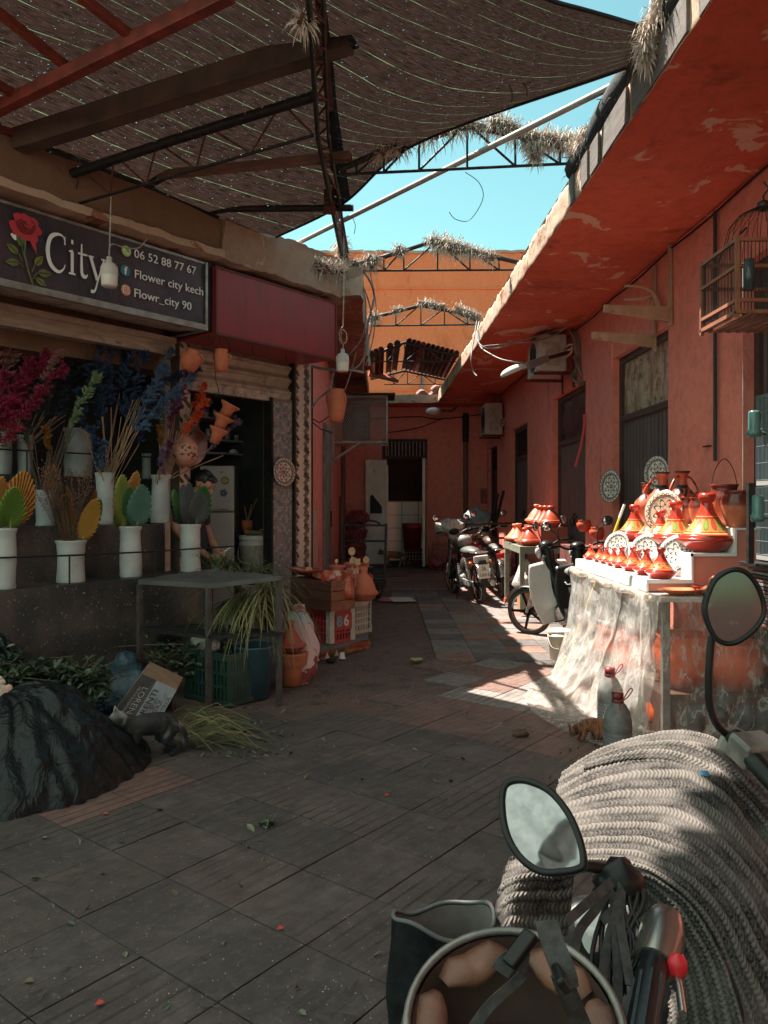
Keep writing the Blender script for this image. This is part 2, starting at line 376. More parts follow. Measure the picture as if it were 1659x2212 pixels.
m = MB(); rough_box(m, (-1.5, 8.1, 3.66), (-.24, 12.6, 3.98), I4, .06, .04, miund=1, freq=3.5)
rough_box(m, (-1.6, 12.6, 3.66), (-.32, 17.6, 3.93), I4, .12, .02, miund=1)
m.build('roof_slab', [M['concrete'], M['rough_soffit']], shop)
m = MB(); fbox(m, fs(-500, WL), sc, -6.4, WL-.14, 2.72, 3.66); m.build('upper_wall', M['brown_plaster'], shop)
m = MB(); a_ = FW(fs(-500,-5.4), -5.45, 3.75); b_ = FW(sc-.1, -5.45, 3.75)
m.prism([a_, b_, (-.5,8.6,3.75), (-.5,18,3.75), (-14,18,3.75), (-14,a_.y,3.75)], (0,0,.15)); m.build('roof_slab', M['concrete'], shop)
# lane side wall
m = MB(); m.add([(-.84,8.6,-.06),(-.95,17.8,-.06),(-.95,17.8,3.7),(-.84,8.6,3.7)], [(0,1,2,3)])
m.add([(-1.1,8.75,0),(-.84,8.6,0),(-.84,8.6,3.7),(-1.1,8.75,3.7)], [(0,1,2,3)])
m.box((-1.25,8.85,-.06),(-1.0,17.8,3.7)); m.build('side_wall', M['red_wall'], shop)
m = MB()
def rib(a, b):
    y = 8.62+1.0*a; z = .1+1.30*b
    return (-.835+.012*math.sin(a*2*math.pi*16)*math.cos(b*2*math.pi*7+math.sin(a*2*math.pi*16)), y, z)
m.grid(rib, 120, 80); m.build('ribbed_tile_panel', mk('ribbed_tile', (.50,.30,.24), (.42,.24,.19), 6, .6), shop)
# iron side door
gd = mk('grey_green_door', (.23,.23,.215), (.15,.15,.145), 5, .7, dirt=(.10,.05,.035), dsc=5)
m = MB(); m.box((-.90,10.9,.1),(-.845,12.1,2.55)); m.box((-.86,10.85,.05),(-.825,10.93,2.62)); m.box((-.86,12.1,.05),(-.835,12.18,2.62)); m.box((-.86,10.93,2.55),(-.83,12.1,2.62)); m.box((-.85,10.95,1.9),(-.836,12.08,1.96))
dd = m.build('side_door', gd, shop)
m = MB(); m.box((-.835,12.0,1.1),(-.815,12.05,1.35)); m.build('handle', M['black_steel'], dd)
# pillars -------------------------------------------------
marb = mk('cream_marble_tile', (.62,.45,.36), (.50,.35,.28), 4, .35, bump=.05); grout = mk('grout', (.20,.12,.09), None, rough=.9, bump=0)
dm = mk('dark_marble', (.05,.03,.026), (.20,.13,.10), 22, .3, bump=.05, lo=.5, hi=.62); fr = M['black']
def zigzag(mb, s0, s1, z0, z1, w):
    wd = s1-s0; fbox(mb, s0, s1, w-.12, w, z0, z1, 1)
    # herringbone: bricks at 45 degrees clipped to the strip
    a = .082; L = 3*a/1.0
    def clip(poly, axis, val, keep):
        out = []
        for i in range(len(poly)):
            p, q = poly[i], poly[(i+1) % len(poly)]
            pi, qi = (p[axis]-val)*keep >= 0, (q[axis]-val)*keep >= 0
            if pi: out.append(p)
            if pi != qi:
                t_ = (val-p[axis])/(q[axis]-p[axis]); out.append((p[0]+(q[0]-p[0])*t_, p[1]+(q[1]-p[1])*t_))
        return out
    h = .7071; per = 1.414*a
    k0 = int((z0-1)/per)-2
    for k in range(k0, int(z1/per)+4):
        zc = k*per*1.0
        for (cx, dr, dk) in ((-.02, 1, 0), (wd*.5, 1, 1), (wd-.005, -1, 0), (wd*.25, -1, 0), (wd*.86, 1, 1)):
            pass
    # rows: light bricks rising right, dark bricks falling right
    n = int((z1-z0)/.142)+3
    for k in range(-2, n):
        zc = z0+k*.142
        bricks = [(wd*.70, zc, -1, .100, .036, 2), (wd*.06, zc-.01, -1, .100, .036, 2), (wd*.33, zc-.005, 1, .15, .05, 0), (wd*.33, zc+.066, 1, .15, .05, 0), (wd*1.0, zc+.02, 1, .15, .05, 0), (wd*1.0, zc+.09, 1, .15, .05, 0)]
        for j, (cx, cz, sg, ln, wdt, mi) in enumerate(bricks):
            dx, dz = h*ln/2, sg*h*ln/2; ax, az = -sg*h*wdt/2, h*wdt/2
            poly = [(cx-dx-ax, cz-dz-az), (cx+dx-ax, cz+dz-az), (cx+dx+ax, cz+dz+az), (cx-dx+ax, cz-dz+az)]
            for axis, val, keep in ((0, .004, 1), (0, wd-.004, -1), (1, z0+.004, 1), (1, z1-.004, -1)):
                if len(poly) > 2: poly = clip(poly, axis, val, keep)
            if len(poly) > 2:
                o_ = w+.002+(.0016 if mi == 2 else 0)+j*.0001
                mb.add([FW(s0+x, o_, z) for x, z in poly], [tuple(range(len(poly)))], mi)
m = MB(); zigzag(m, fs(634, WL), fs(668, WL), .08, 3.05, WL+.03); m.build('zigzag_pillar', [marb, grout, dm], shop, recalc=False)
m = MB(); zigzag(m, fs(383, WL-.05), fs(407, WL-.05), .3, 3.05, WL-.02); m.build('zigzag_pillar', [marb, grout, dm], shop, recalc=False)
mos = [mk('mosaic_%s' % n, c, None, rough=.4, bump=.03) for n, c in (('grey', (.20,.17,.175)), ('mauve', (.27,.20,.195)), ('pale', (.36,.28,.26)), ('slate', (.13,.125,.14)))]
m = MB(); sa, sb = fs(588, WL), fs(631, WL); fbox(m, sa, sb, WL-.14, WL, .08, 2.60, 4)
nc = 9; cw = (sb-sa-.02)/nc
for i in range(nc):
    for k in range(int(2.5/cw)):
        x = sa+.01+i*cw; z = .09+k*cw; y = WL+.003
        mi = R.choices([0, 1, 2, 3], [5, 5, 2, 2])[0] if (i//2+k//2) % 2 else R.choices([0, 1, 2, 3], [2, 3, 5, 1])[0]
        m.add([FW(x+.001, y, z+.001), FW(x+cw-.001, y, z+.001), FW(x+cw-.001, y, z+cw-.001), FW(x+.001, y, z+cw-.001)], [(0,1,2,3)], mi)
m.build('mosaic_pillar', mos+[grout], shop, recalc=False)
m = MB(); fbox(m, sb, fs(634, WL)-.001, WL-.1, WL+.035, .08, 3.0); fbox(m, sa-.03, sa-.001, WL-.1, WL+.02, .08, 2.6); fbox(m, fs(668, WL)+.001, fs(668, WL)+.04, WL-.1, WL+.02, .08, 3.0)
m.build('pillar_trim', M['black_steel'], shop)
# roller shutter above the doorway
shm = mk('shutter_metal', (.44,.33,.26), (.32,.24,.19), 7, .55, .3, dirt=(.14,.06,.04), dsc=5, dlo=.56)
m = MB(); s0_, s1_ = fs(407, WL)-.02, fs(633, WL)
def shf(a, b):
    z = 2.66+.62*b; k = b*4.6; ph = k-math.floor(k)
    off = .05*(1 if ph < .25 else math.cos((ph-.25)/.75*math.pi)**2*.6)
    return FW(s0_+(s1_-s0_)*a, WL-.06+off, z)
m.grid(shf, 4, 160, smooth=False); sh_ = m.build('roller_shutter', shm, shop)
m = MB(); fbox(m, s0_, s1_, WL-.08, WL-.02, 2.565, 2.66); fbox(m, s0_, s1_, WL-.02, WL-.01, 2.565, 2.585); m.build('bottom_rail', mk('rusty_rail', (.50,.40,.33), (.38,.28,.22), 12, .6, .2, dirt=(.12,.07,.05), dsc=14, dlo=.5), sh_)
# metal column, lintel beam over the flower display
m = MB(); fbox(m, fs(362, WL+.1), fs(374, WL+.1), WL-.02, WL+.06, .5, 2.95); m.build('steel_column', mk('pale_column', (.36,.28,.23), (.28,.21,.17), 8, .5, .4), shop)
bm_ = mk('beam_metal', (.42,.33,.27), (.30,.22,.17), 5, .5, .3, stretch=(1,1,6), dirt=(.09,.05,.035), dsc=8, dlo=.58)
m = MB(); fbox(m, fs(-500, -5.85), fs(374, -5.85), -5.93, -5.82, 2.83, 2.98); fbox(m, fs(-500, -5.85), fs(374, -5.85), -5.84, -5.80, 2.94, 2.99); m.build('lintel', bm_, shop)
# interior: floor, back wall, ceiling, partition
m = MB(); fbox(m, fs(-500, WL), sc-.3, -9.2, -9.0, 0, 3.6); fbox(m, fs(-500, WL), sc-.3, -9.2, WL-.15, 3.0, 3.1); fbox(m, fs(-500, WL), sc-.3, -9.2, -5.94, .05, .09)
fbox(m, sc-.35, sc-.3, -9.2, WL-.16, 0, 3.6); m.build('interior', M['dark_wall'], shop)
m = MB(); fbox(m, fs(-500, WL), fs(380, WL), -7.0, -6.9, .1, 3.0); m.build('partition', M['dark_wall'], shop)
# doorstep platform
plat = [(-.70,7.10),(-.16,7.94),(-.20,9.2),(-.83,9.2),(-1.7,8.1),(-1.62,7.2)]
m = MB()
m.prism([(x, y, -.02) for x, y in plat], (0, 0, .10)); m.build('doorstep', mk('step_cement', (.20,.20,.20), (.14,.135,.13), 5, .7, bump=.3), shop)
m = MB(); a, b = Vector((-.72,7.07,0)), Vector((-.15,7.93,0)); d_ = (b-a).normalized(); nn = Vector((d_.y, -d_.x, 0))
def kf(p, q):
    w = a+(b-a)*p+nn*(.012+.03*noise.noise(Vector((p*9, q*3, 0)))*(.3+p)); return w+Vector((0, 0, -.01+.092*q))
m.grid(kf, 40, 6, 1)
for k in range(7):
    s_ = .02+k*.075; q = [a+d_*(s_+x)+nn*.03+Vector((0,0,z)) for x, z in ((0,.01),(.075,.01),(.0375,.07))]; m.add(q, [(0,1,2)], 0 if k % 2 else 2)
m.build('kerb', [marb, M['rough_soffit'], dm], shop, recalc=False)
# ---------------- flower display ledge ----------------
led = thing('display_ledge', 'blackened stepped cement ledge carrying the flower vases in front of the shop', 'ledge', FW(fs(200, -5.34), -5.34, 0))
sE = fs(442, -5.34)
m = MB(); rough_box(m, (fs(-300, -5.34), -5.75, -.02), (sE, -5.34, .88), FM, .09, .006); m.build('lower_step', M['ledge'], led)
m = MB(); rough_box(m, (fs(-300, -5.34), -6.3, -.02), (sE-.12, -5.752, 1.30), FM, .09, .006); m.build('upper_step', M['ledge'], led)
m = MB(); rough_box(m, (fs(-300, -5.34), -6.85, .5), (sE-.15, -6.302, 1.72), FM, .12, .006); m.build('top_step', M['ledge'], led)
rail = thing('railing', 'thin black iron rod railing in front of the lower row of vases', 'railing', FW(fs(150, -5.36), -5.36, .88))
m = MB(); m.tube([FW(fs(u, -5.36), -5.36, fz(u, v, -5.36)) for u, v in ((-200,1216),(0,1205),(150,1200),(300,1193),(440,1184),(505,1180))], .007, 6); m.build('rod', M['black_steel'], rail)
for u in (-120, 150, 335):
    m = MB(); s_ = fs(u, -5.36); m.tube([FW(s_, -5.36, .87), FW(s_, -5.36, fz(u, 1200-(u-150)*.045, -5.36))], .007, 6); m.build('post', M['black_steel'], rail)
rail2 = thing('railing', 'upper iron rod railing holding the back row of grey vases', 'railing', FW(fs(100, -6.25), -6.2, 1.30))
m = MB(); m.tube([FW(s_, -6.24, 1.30+.62) for s_ in (fs(-200,-6.24), fs(30,-6.24), fs(330,-6.24))], .007, 6); m.build('rod', M['black_steel'], rail2)
for u in (58, 240):
    m = MB(); s_ = fs(u, -6.24); m.tube([FW(s_, -6.24, 1.29), FW(s_, -6.24, 1.92)], .007, 6); m.build('post', M['black_steel'], rail2)
# ---------------- text helper ----------------
def text_pts(txt, size, extrude=.002, fw=1.0, off=0.0):
    cu = bpy.data.curves.new('t', 'FONT'); cu.body = txt; cu.size = size; cu.extrude = extrude; cu.offset = off; cu.resolution_u = 3
    ob = bpy.data.objects.new('t', cu); C.objects.link(ob); dg = bpy.context.evaluated_depsgraph_get()
    me = bpy.data.meshes.new_from_object(ob.evaluated_get(dg)); vs = [(v.co.x*fw, v.co.y, v.co.z) for v in me.vertices]; fc = [tuple(p.vertices) for p in me.polygons]
    bpy.data.objects.remove(ob); bpy.data.curves.remove(cu); bpy.data.meshes.remove(me); return vs, fc
def put_text(mb, txt, size, fn, mi=0, width=None, off=0.0):
    vs, fc = text_pts(txt, size, off=off); w = max(v[0] for v in vs); k = (width/w) if width else 1
    mb.add([fn(x*k, y, z) for x, y, z in vs], fc, mi)
# ---------------- flower shop sign ----------------
WS = -5.43; sR = fs(445, WS); zt, zb = 3.615, 3.03
sign = thing('shop_sign', 'long dark flower shop signboard with a red rose and white lettering above the display', 'sign', FW(sR-1.2, WS, zb))
ban = NT('sign_banner'); x = ban.mix(ban.ramp(ban.noise(1.6, 3, .5), [(.35, 0.0), (.65, 1.0)]), (.022,.022,.028), (.075,.03,.042)); ban.col(x); ban.set(Roughness=.42)
ban.bump(ban.noise(1, 4, .6, vec=ban.co(scale=(7, 7, 2.2)), dist=1.5), .35, .03)
m = MB()
def bf(a, b):
    s_ = sR-4.5+4.48*a; z = zb+.03+(zt-zb-.05)*b
    return FW(s_, WS+.008*noise.noise(Vector((s_*5, z*3, 0)))+.006*noise.noise(Vector((s_*16+z*9, z*5, 3))), z)
m.grid(bf, 220, 20); m.build('banner', ban.m, sign)
m = MB(); fbox(m, sR-4.6, sR, WS-.02, WS+.025, zb-.02, zb+.03); fbox(m, sR-4.6, sR, WS-.02, WS+.012, zt-.02, zt); fbox(m, sR-.02, sR+.003, WS-.5, WS+.012, zb-.02, zt)
fbox(m, sR-.02, sR+.004, WS-.02, WS+.022, zb-.02, zt)
m.build('frame', mk('dull_aluminium', (.38,.35,.33), (.25,.21,.18), 9, .4, .6), sign)
m = MB(); n = 26
for k in range(n):
    w0 = WS-.02-(.42/n)*k; fbox(m, sR-4.6, sR-.02, w0-.42/n*.62, w0, zb-.018-.002*(k % 2)+.002*k, zb+.012+.002*k)
m.build('soffit_slats', mk('slat_metal', (.50,.43,.38), (.36,.29,.25), 2, .45, .5, stretch=(2,9,3), dirt=(.03,.02,.02), dsc=6, dlo=.5), sign)
m = MB(); m.tube([FW(sR+.02, WS-.02, zb+.22), FW(sR+.05, WS-.02, zb+.24), FW(sR+.05, WS-.02, zb+.38), FW(sR+.02, WS-.02, zb+.40)], .006, 6); m.build('handle', M['grey_metal'], sign)
wt = mk('sign_white', (.80,.78,.76), None, rough=.5, bump=0)
def sfn(s0_, z0_, sl=0): return lambda x, y, z: FW(s0_+x, WS+.016+z, z0_+y+sl*x)
s_of = lambda u: fs(u, WS)
def z_of(u, v): return fz(u, v, WS)
m = MB(); put_text(m, "06 52 88 77 67", .098, sfn(s_of(287), z_of(287, 556)), width=s_of(421)-s_of(287)); m.build('lettering', wt, sign)
m = MB(); put_text(m, "Flower city kech", .098, sfn(s_of(287), z_of(287, 600)), width=s_of(436)-s_of(287)); m.build('lettering', wt, sign)
m = MB(); put_text(m, "Flowr_city 90", .098, sfn(s_of(286), z_of(286, 641)), width=s_of(411)-s_of(286)); m.build('lettering', wt, sign)
for (u, v, c1, nm) in ((271,543,(.28,.50,.05),'green'), (269,585,(.03,.19,.28),'blue'), (270,627,(.75,.12,.12),'pink')):
    c0 = FW(s_of(u), WS+.013, z_of(u, v)); m = MB(); r_ = .045
    m.add([c0+E2*r_*math.cos(t_)+Vector((0,0,r_*math.sin(t_))) for t_ in [k*math.pi/14 for k in range(28)]], [tuple(range(28))], 0)
    if nm == 'pink':
        for q, w_ in ((.026, .005),):
            pts = [(-q,-q),(q,-q),(q,q),(-q,q)]
            for i in range(4):
                a_, b_ = pts[i], pts[(i+1) % 4]; m.bar(c0+N2*.003+E2*a_[0]+Vector((0,0,a_[1])), c0+N2*.003+E2*b_[0]+Vector((0,0,b_[1])), .006, .003, N2, 1)
        m.tube([c0+N2*.003+E2*.013*math.cos(t_)+Vector((0,0,.013*math.sin(t_))) for t_ in [k*math.pi/8 for k in range(17)]], .003, 5, 1)
        m.ball(c0+N2*.004+E2*.018+Vector((0,0,.018)), .003, 1, 6)
    elif nm == 'blue': put_text(m, "f", .085, lambda x, y, z: c0+N2*(.004+z)+E2*(x-.012)+Vector((0,0,y-.03)), 1, off=.002)
    else:
        m.tube([c0+N2*.003+E2*x+Vector((0,0,z)) for x, z in ((-.018,.018),(-.016,.0),(-.002,-.014),(.018,-.018))], [.007,.004,.004,.007], 6, 1)
        m.tube([c0+N2*.003+E2*.032*math.cos(t_)+Vector((0,0,.032*math.sin(t_))) for t_ in [k*math.pi/9 for k in range(19)]], .003, 5, 1)
    m.build('round_badge', [mk('badge_'+nm, c1, (c1 if nm != 'pink' else (.75,.35,.06)), 9, .5, bump=0), wt], sign, recalc=False)
# serif word
m = MB()
def stroke(pts, ws, n=18):
    pts = spline([Vector((p[0], p[1], 0)) for p in pts], n); L = len(pts); W_ = [ws[min(int(i/n*(len(ws)-1)), len(ws)-2)]*(1-((i/n*(len(ws)-1))%1 if i < n else 1))+ws[min(int(i/n*(len(ws)-1)), len(ws)-2)+1]*((i/n*(len(ws)-1))%1 if i < n else 1) for i in range(L)]
    vs = []
    for i, p in enumerate(pts):
        d = (pts[min(i+1, L-1)]-pts[max(i-1, 0)]).normalized(); q = Vector((-d.y, d.x, 0))*W_[i]/2
        vs += [p+q, p-q]
    m.add([FW(cs+v.x*cw_, WS+.018, cz+v.y*chh+v.x*0) for v in vs], [(2*i, 2*i+1, 2*i+3, 2*i+2) for i in range(L-1)])
uL, uR = 97, 232; cs = s_of(uL); cw_ = (s_of(uR)-cs)/3.05; cz = z_of(100, 581)+.0; chh = .36/1.0
cz = z_of(130, 588); chh = (z_of(118, 503)-z_of(118, 582))
stroke([(.86,.80),(.80,.97),(.52,1.0),(.2,.86),(.07,.5),(.2,.14),(.55,-.02),(.80,.08),(.88,.22)], [.03,.04,.08,.15,.19,.16,.09,.05,.03], 30)
stroke([(.87,.99),(.87,.76)], [.04,.07], 4)
stroke([(1.22,.64),(1.22,.04)], [.14,.14], 4); stroke([(1.06,.02),(1.38,.02)], [.05,.05], 3); stroke([(1.06,.62),(1.24,.66)], [.04,.06], 3)
stroke([(1.17,.90),(1.27,.90)], [.12,.12], 3)
stroke([(1.68,.92),(1.68,.2),(1.74,.05),(1.88,.02),(1.98,.1)], [.06,.14,.14,.09,.04], 14); stroke([(1.50,.64),(1.96,.64)], [.055,.055], 3)
stroke([(2.12,.64),(2.46,.02)], [.14,.14], 4); stroke([(2.02,.64),(2.28,.64)], [.045,.045], 3); stroke([(2.66,.64),(2.92,.64)], [.045,.045], 3)
stroke([(2.80,.64),(2.50,.02),(2.34,-.30),(2.14,-.34)], [.06,.07,.08,.10], 12)
cs -= .0
stroke([(-1.55,.66),(-1.4,.60),(-1.32,.6)], [.05,.13,.14], 6)
m.build('lettering', wt, sign, recalc=False)
# rose emblem
m = MB(); rc = FW(s_of(52), WS+.016, z_of(52, 492))
def RP(x, y, o=0): return rc+E2*x+Vector((0, 0, y))+N2*o
for k, (r0, dx, dy, sz) in enumerate([(0,0,.0,.075),(.9,-.065,-.01,.055),(2.2,.065,.0,.055),(3.4,-.03,-.055,.06),(4.2,.04,-.05,.06),(5.0,0,.05,.055),(.2,-.05,.055,.04),(.3,.055,.05,.04)]):
    pts = [RP(dx+sz*math.cos(t_)*(1+.14*math.sin(3*t_+r0)), dy+sz*.8*math.sin(t_)*(1+.12*math.cos(4*t_+r0)), .0006*k) for t_ in [j*math.pi/10 for j in range(20)]]
    m.add(pts, [tuple(range(20))], 0)
for r_ in (.018, .034, .052, .068):
    m.tube([RP(r_*math.cos(t_)*(1+.1*math.sin(3*t_)), .01+r_*.85*math.sin(t_), .008) for t_ in [r_*40+j*math.pi/9 for j in range(14)]], .0028, 5, 1)
m.add([RP(.03,-.08,.001), RP(.075,-.06,.001), RP(.085,-.17,.001), RP(.05,-.12,.001)], [(0,1,2,3)], 0)
st_ = [(0,-.09),(-.004,-.2),(.02,-.3),(.055,-.4)]
m.tube([RP(x, y, .003) for x, y in st_], .006, 6, 2)
for (bx, by, ang, ln) in ((-.02,-.22,2.6,.10),(-.01,-.26,3.3,.10),(-.012,-.18,1.9,.09),(.05,-.28,.9,.10),(.06,-.31,.15,.11),(.05,-.33,-.5,.09)):
    ax = Vector((math.cos(ang), math.sin(ang))); ay = Vector((-ax.y, ax.x)); P0 = Vector((bx, by))+ax*.03
    m.tube([RP(bx, by-.03, .003), RP(*P0, .003)], .003, 4, 2)
    o_ = [P0+ax*ln*a_+ay*ln*b_ for a_, b_ in ((0,0),(.25,.22),(.55,.28),(.8,.16),(1.05,0),(.8,-.16),(.55,-.28),(.25,-.22))]
    m.add([RP(*q, .002) for q in o_], [tuple(range(8))], 2); m.tube([RP(*P0, .005), RP(*(P0+ax*ln*.9), .005)], .0022, 4, 3)
m.build('rose_emblem', [mk('rose_red', (.50,.035,.05), None, rough=.6, bump=0), mk('rose_dark', (.03,.01,.015), None, bump=0), mk('leaf_print', (.17,.19,.035), (.10,.13,.05), 9, bump=0), mk('leaf_vein', (.03,.03,.02), None, bump=0)], sign, recalc=False)
# ---------------- red metal box ----------------
WR = -5.40; rb = thing('sign_box', 'blank dark red metal sign box beside the flower sign under the parapet', 'sign box', FW(fs(600, WR), WR, 3.0))
redp = NT('red_box_paint'); x = redp.mix(redp.ramp(redp.noise(1.2, 4), [(.3, 0.0), (.7, 1.0)]), (.30,.028,.032), (.24,.024,.03))
x = redp.mix(redp.ramp(redp.noise(1, 5, .7, vec=redp.co(scale=(14, 14, 4))), [(.70, 0.0), (.72, 1.0)]), x, (.55,.38,.33)); x = redp.mix(redp.math('MULTIPLY', redp.ramp(redp.noise(1, 7, .7, vec=redp.co(scale=(9, 9, 1.6))), [(.48, 0.0), (.7, 1.0)]), .5), x, (.10,.03,.025)); redp.col(x); redp.set(Roughness=.45); redp.bump(redp.noise(2, 3), .1, .02)
s0_, s1_ = fs(465, WR), fs(726, WR)
m = MB(); fbox(m, s0_, s1_, WR-.55, WR, 3.0, 3.60)
m.build('panel', redp.m, rb, bevel=.006)
m = MB(); fbox(m, s0_-.002, s0_+.015, WR-.01, WR+.012, 3.0, 3.6); fbox(m, s0_, s1_, WR-.01, WR+.012, 2.99, 3.012); fbox(m, s1_-.012, s1_+.003, WR-.01, WR+.012, 3.0, 3.6); fbox(m, s0_, s1_, WR-.01, WR+.01, 3.588, 3.605)
m.build('frame', mk('box_frame', (.16,.02,.02), (.08,.03,.02), 14, .6), rb)
m = MB(); fbox(m, fs(445, WR)+.0, s0_-.004, WR-.6, WR-.04, 3.02, 3.63); m.build('side', M['black_steel'], rb)
for u in (545, 618): 
    m = MB(); s_ = fs(u, WR-.2); m.tube([FW(s_, WR-.2, 3.0), FW(s_, WR-.2, 2.96), FW(s_+.02, WR-.2, 2.93), FW(s_+.04, WR-.2, 2.95)], .003, 5); m.build('hook', M['black_steel'], rb)
0 and m.build('hook', M['black_steel'], rb)
# ================= RIGHT BUILDING =================
XR = 2.5
rbld = thing('market_building', 'long red plastered building on the right with plank doors and a deep concrete canopy', 'building', (XR, 8, 0))
doors = [(5.35,3.65),(8.32,6.72),(11.15,9.38),(14.6,13.0),(17.6,16.25)]  # far, near y
m = MB(); y = 0.0; segs = []
edges = [-4]+sorted([q for a, b in doors for q in (a, b)])+[17.8]
for i in range(0, len(edges), 2):
    a, b = edges[i], edges[i+1]; n = max(2, int((b-a)/.15))
    m.grid(lambda p, q, a=a, b=b: (XR-(.0+a+(b-a)*p-5)*.0093*1.0+.006*noise.noise(Vector((0, (a+(b-a)*p)*3, q*9))), a+(b-a)*p, 3.72*q), n, 26)
zt_ = [3.15, 3.04, 2.98, 2.85, 2.7]
wx = lambda y: XR-(y-5)*.0093
for (a, b), z in zip(doors, zt_):
    m.grid(lambda p, q, a=a, b=b, z=z: (wx(b+(a-b)*p), b+(a-b)*p, z+(3.72-z)*q), 8, 6)
for (a, b), z in zip(doors, zt_):
    for yy in (a, b): m.add([(wx(yy), yy, 0), (wx(yy)+.16, yy, 0), (wx(yy)+.16, yy, z), (wx(yy), yy, z)], [(0,1,2,3)])
    m.add([(wx(a), a, z), (wx(b), b, z), (wx(b)+.16, b, z), (wx(a)+.16, a, z)], [(0,1,2,3)])
uvk = m.uv; m.uv = None
m.build('wall', M['red_wall'], rbld)
# canopy slab
xe = lambda y: 1.44-(y-3.4)*.0175
m = MB()
def cf(z):
    return lambda p, q: (xe(-4+21.9*p)+(3.0-xe(-4+21.9*p))*q, -4+21.9*p, z+.010*noise.noise(Vector((q*4, p*40, z))))
m.grid(cf(3.70), 120, 10, 0)
m.uv = None
m.add([(xe(-4), -4, 3.93), (3.0, -4, 3.93), (3.0, 17.9, 3.93), (xe(17.9), 17.9, 3.93)], [(0,1,2,3)], 1)
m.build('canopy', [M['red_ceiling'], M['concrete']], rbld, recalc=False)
m = MB()
def ef(p, q):
    y = -4+21.9*p; ragged = .05*noise.noise(Vector((0, y*2.2, 0)))+.035*noise.noise(Vector((3, y*9, 0))) if y > 5.5 else 0
    k = min(1, q*3)
    prof = [(0, 0), (-.004, .02), (-.004, 1.0), (.10, 1.0)]
    i = min(int(q*3), 2); f = q*3-i; dx = prof[i][0]*(1-f)+prof[i+1][0]*f; dz = prof[i][1]*(1-f)+prof[i+1][1]*f
    w = Vector((xe(y)+dx, y, 3.695+dz*(.215+ragged))); nz = .014*noise.noise(w*6)+.008*noise.noise(w*17)
    return w+Vector((nz, 0, nz*.6))
m.grid(ef, 520, 18); m.build('canopy_edge', M['concrete_edge'], rbld, recalc=False)
ebm = (mk('grey_board', (.10,.085,.08), (.16,.13,.115), 4, .8, stretch=(3,1,14), bump=.5))
for y0_, L in ((-1.5,.8),(-.1,.8),(1.4,.8),(2.7,.8),(3.6,.8),(4.45,.5),(5.0,.2),(5.25,.17),(5.62,.14)):
    m = MB(); m.box((xe(y0_)-.022, y0_, 3.70), (xe(y0_)-.004, y0_+L-.006, 3.90)); m.build('edge_board', ebm, rbld)
m = MB(); m.tube([(wx(y)-.02, y, 3.665+.01*math.sin(y*4)) for y in [i*.4-3 for i in range(52)]], .008, 5); m.build('cable', M['black'], rbld)
# doors
plank = NT('door_plank'); v = plank.co(); sy = plank.sep(v)[1]
seam = plank.math('ABSOLUTE', plank.math('SUBTRACT', plank.math('FRACT', plank.math('MULTIPLY', sy, 1/.105)), .5)); seam = plank.ramp(seam, [(.0, 1.0), (.04, .9), (.09, 0.0)])
grain = plank.noise(1, 8, .7, vec=plank.co(scale=(20, 34, 2.2)))
x = plank.mix(plank.ramp(grain, [(.35, 0.0), (.68, 1.0)]), (.060,.040,.038), (.15,.115,.105)); x = plank.mix(plank.ramp(plank.noise(1, 7, .75, vec=plank.co(scale=(9, 14, 3))), [(.66, 0.0), (.71, 1.0)]), x, (.30,.24,.22)); x = plank.mix(seam, x, (.012,.010,.010))
plank.col(x); plank.set(Roughness=.8); plank.bump(plank.math('SUBTRACT', grain, seam), .6, .01); M['plank'] = plank.m
M['maroon_plank'] = mk('maroon_plank', (.085,.028,.028), (.05,.02,.02), 4, .75, stretch=(4,12,1.5), bump=.5, dirt=(.16,.10,.09), dsc=9, dlo=.66)
frm = mk('door_frame', (.045,.022,.022), (.08,.04,.035), 9, .7)
rustp = NT('rusty_panel'); x = rustp.mix(rustp.ramp(rustp.noise(9, 8, .8), [(.50, 0.0), (.60, 1.0)]), (.42,.34,.25), (.13,.05,.03)); x = rustp.mix(rustp.ramp(rustp.noise(1, 6, .7, vec=rustp.co(scale=(3, 7, 2))), [(.48, 0.0), (.6, 1.0)]), x, (.24,.13,.08)); rustp.col(x); rustp.set(Roughness=.8)
